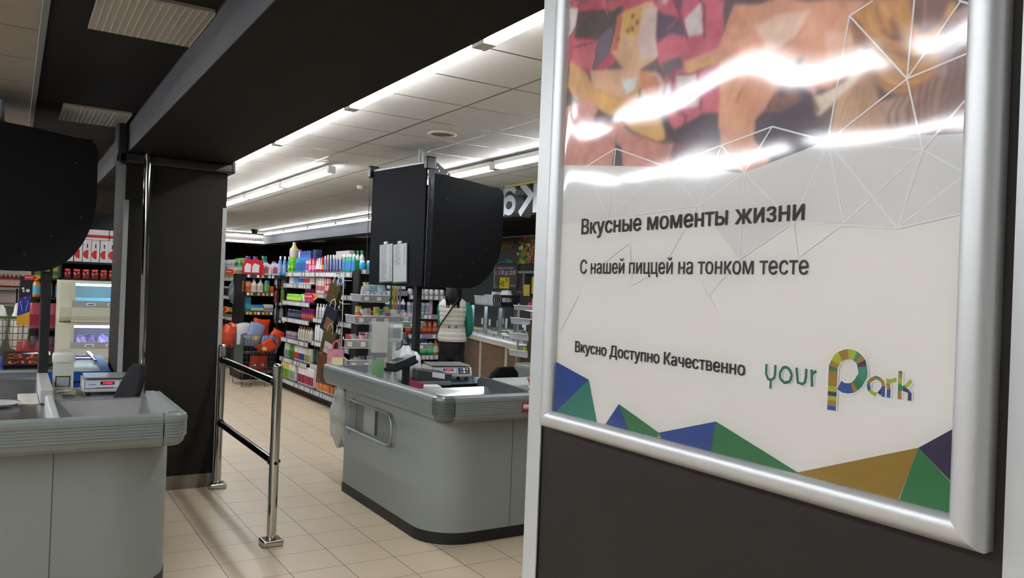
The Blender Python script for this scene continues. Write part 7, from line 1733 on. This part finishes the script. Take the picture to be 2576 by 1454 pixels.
b = MB(); b.loft([(0, 0, .12, .16, .1), (0, 0, .5, .16, .1), (0, 0, .518, .15, .09)], mat('a07880', .2, noise=.5, nscale=18), n=20, pw=6); b.build('wrapped_pack', t)
t = thing('promo_card', 'red promotion cards beside the red packs', 'sign', (.325, 8.80, .62))
b = MB(); b.box(-.06, .06, 0, .006, 0, .16, mat('b01420', .5)); b.text('АКЦИЯ', .022, Matrix.Translation((-.045, -.001, .10)) @ TXT_Y, WH, width=.09); b.text('АКЦИЯ', .022, Matrix.Translation((-.045, -.001, .04)) @ TXT_Y, WH, width=.09); b.build('card', t)
MB().box(-.004, .004, .006, .012, -.62, .1, GRIT).build('stem', t)

# far wall shelf, sink bench, cart
t = thing('wall_shelf', 'pale wall shelf on the far pink wall with red bottles', 'shelf', (-.5, 15.75, 1.24)); MB().box(-.6, .72, 0, .25, 0, .04, mat('a8a8a4', .4)).build('board', t)
goods('ketchup_bottle', 'bottle', 'red bottle with a green cap', P_bottle(.085, .07, .22, '8a3028', '3f5a3c', 'd8b8a0', capr=.35), 8, (-.30, 15.86, 1.281), (.12, 15.86, 1.281), 'far wall shelf', 'red bottles on the far wall shelf', jit=.002)
t = thing('work_bench', 'grey steel bench under the far wall shelf with a black tap', 'bench', (-.4, 15.2, 0)); MB().box(-.8, .7, 0, .7, .98, 1.02, mat('8a8a84', .4)).build('bench_top', t); MB().box(-.78, .68, .04, .68, 0, .98, mat('55564f', .5)).build('cupboard', t); MB().tube([(.48, .35, 1.02), (.48, .35, 1.22), (.48, .28, 1.26)], .014, BLACK).build('tap', t)
t = thing('shopping_cart', 'wire shopping cart with white bags on it at the far left', 'shopping cart', (-.02, 11.0, 0))
b = MB(); hx, hy = .26, .40; cs2 = [(-hx, -hy), (hx, -hy), (hx, hy), (-hx, hy)]
for k in range(4):
    p0, p1 = cs2[k], cs2[(k + 1) % 4]
    for i in range(11): b.tube([(lerp(p0[0], p1[0], i / 10) * .88, lerp(p0[1], p1[1], i / 10), .62), (lerp(p0[0], p1[0], i / 10), lerp(p0[1], p1[1], i / 10), 1.0)], .004, wc, n=5)
    for j in range(6): z = .62 + .076 * j; q = .88 + .12 * j / 5; b.tube([(p0[0] * q, p0[1], z), (p1[0] * q, p1[1], z)], .005, wc, n=5)
b.build('basket', t)
b = MB(); b.tube([(-hx, -hy - .05, 1.03), (hx, -hy - .05, 1.03)], .016, mat('3c5a30', .4)); b.build('handle', t)
for s_ in (-1, 1):
    b = MB(); b.tube([(s_ * .22, -.38, .62), (s_ * .22, -.40, .2), (s_ * .22, .35, .14)], .012, wc, n=7); b.build('frame_leg', t)
    for y in (-.38, .32): b = MB(); b.tube([(s_ * .22 - .015, y, .06), (s_ * .22 + .015, y, .06)], .06, BLACKM, n=16); b.build('wheel', t)
g = bag_blob('carrier_bag', 'white carrier bag on the shopping cart, left one', (-.15, 10.95, .64), .17, 'dcdcd8', 141, sq=(.7, .9, 1.5)); g['group'] = 'white bags on the cart'
g = bag_blob('carrier_bag', 'white carrier bag on the shopping cart, right one', (.09, 10.95, .64), .15, 'dcd8cc', 142, sq=(.7, .9, 1.65)); g['group'] = 'white bags on the cart'
bpy.context.view_layer.update()
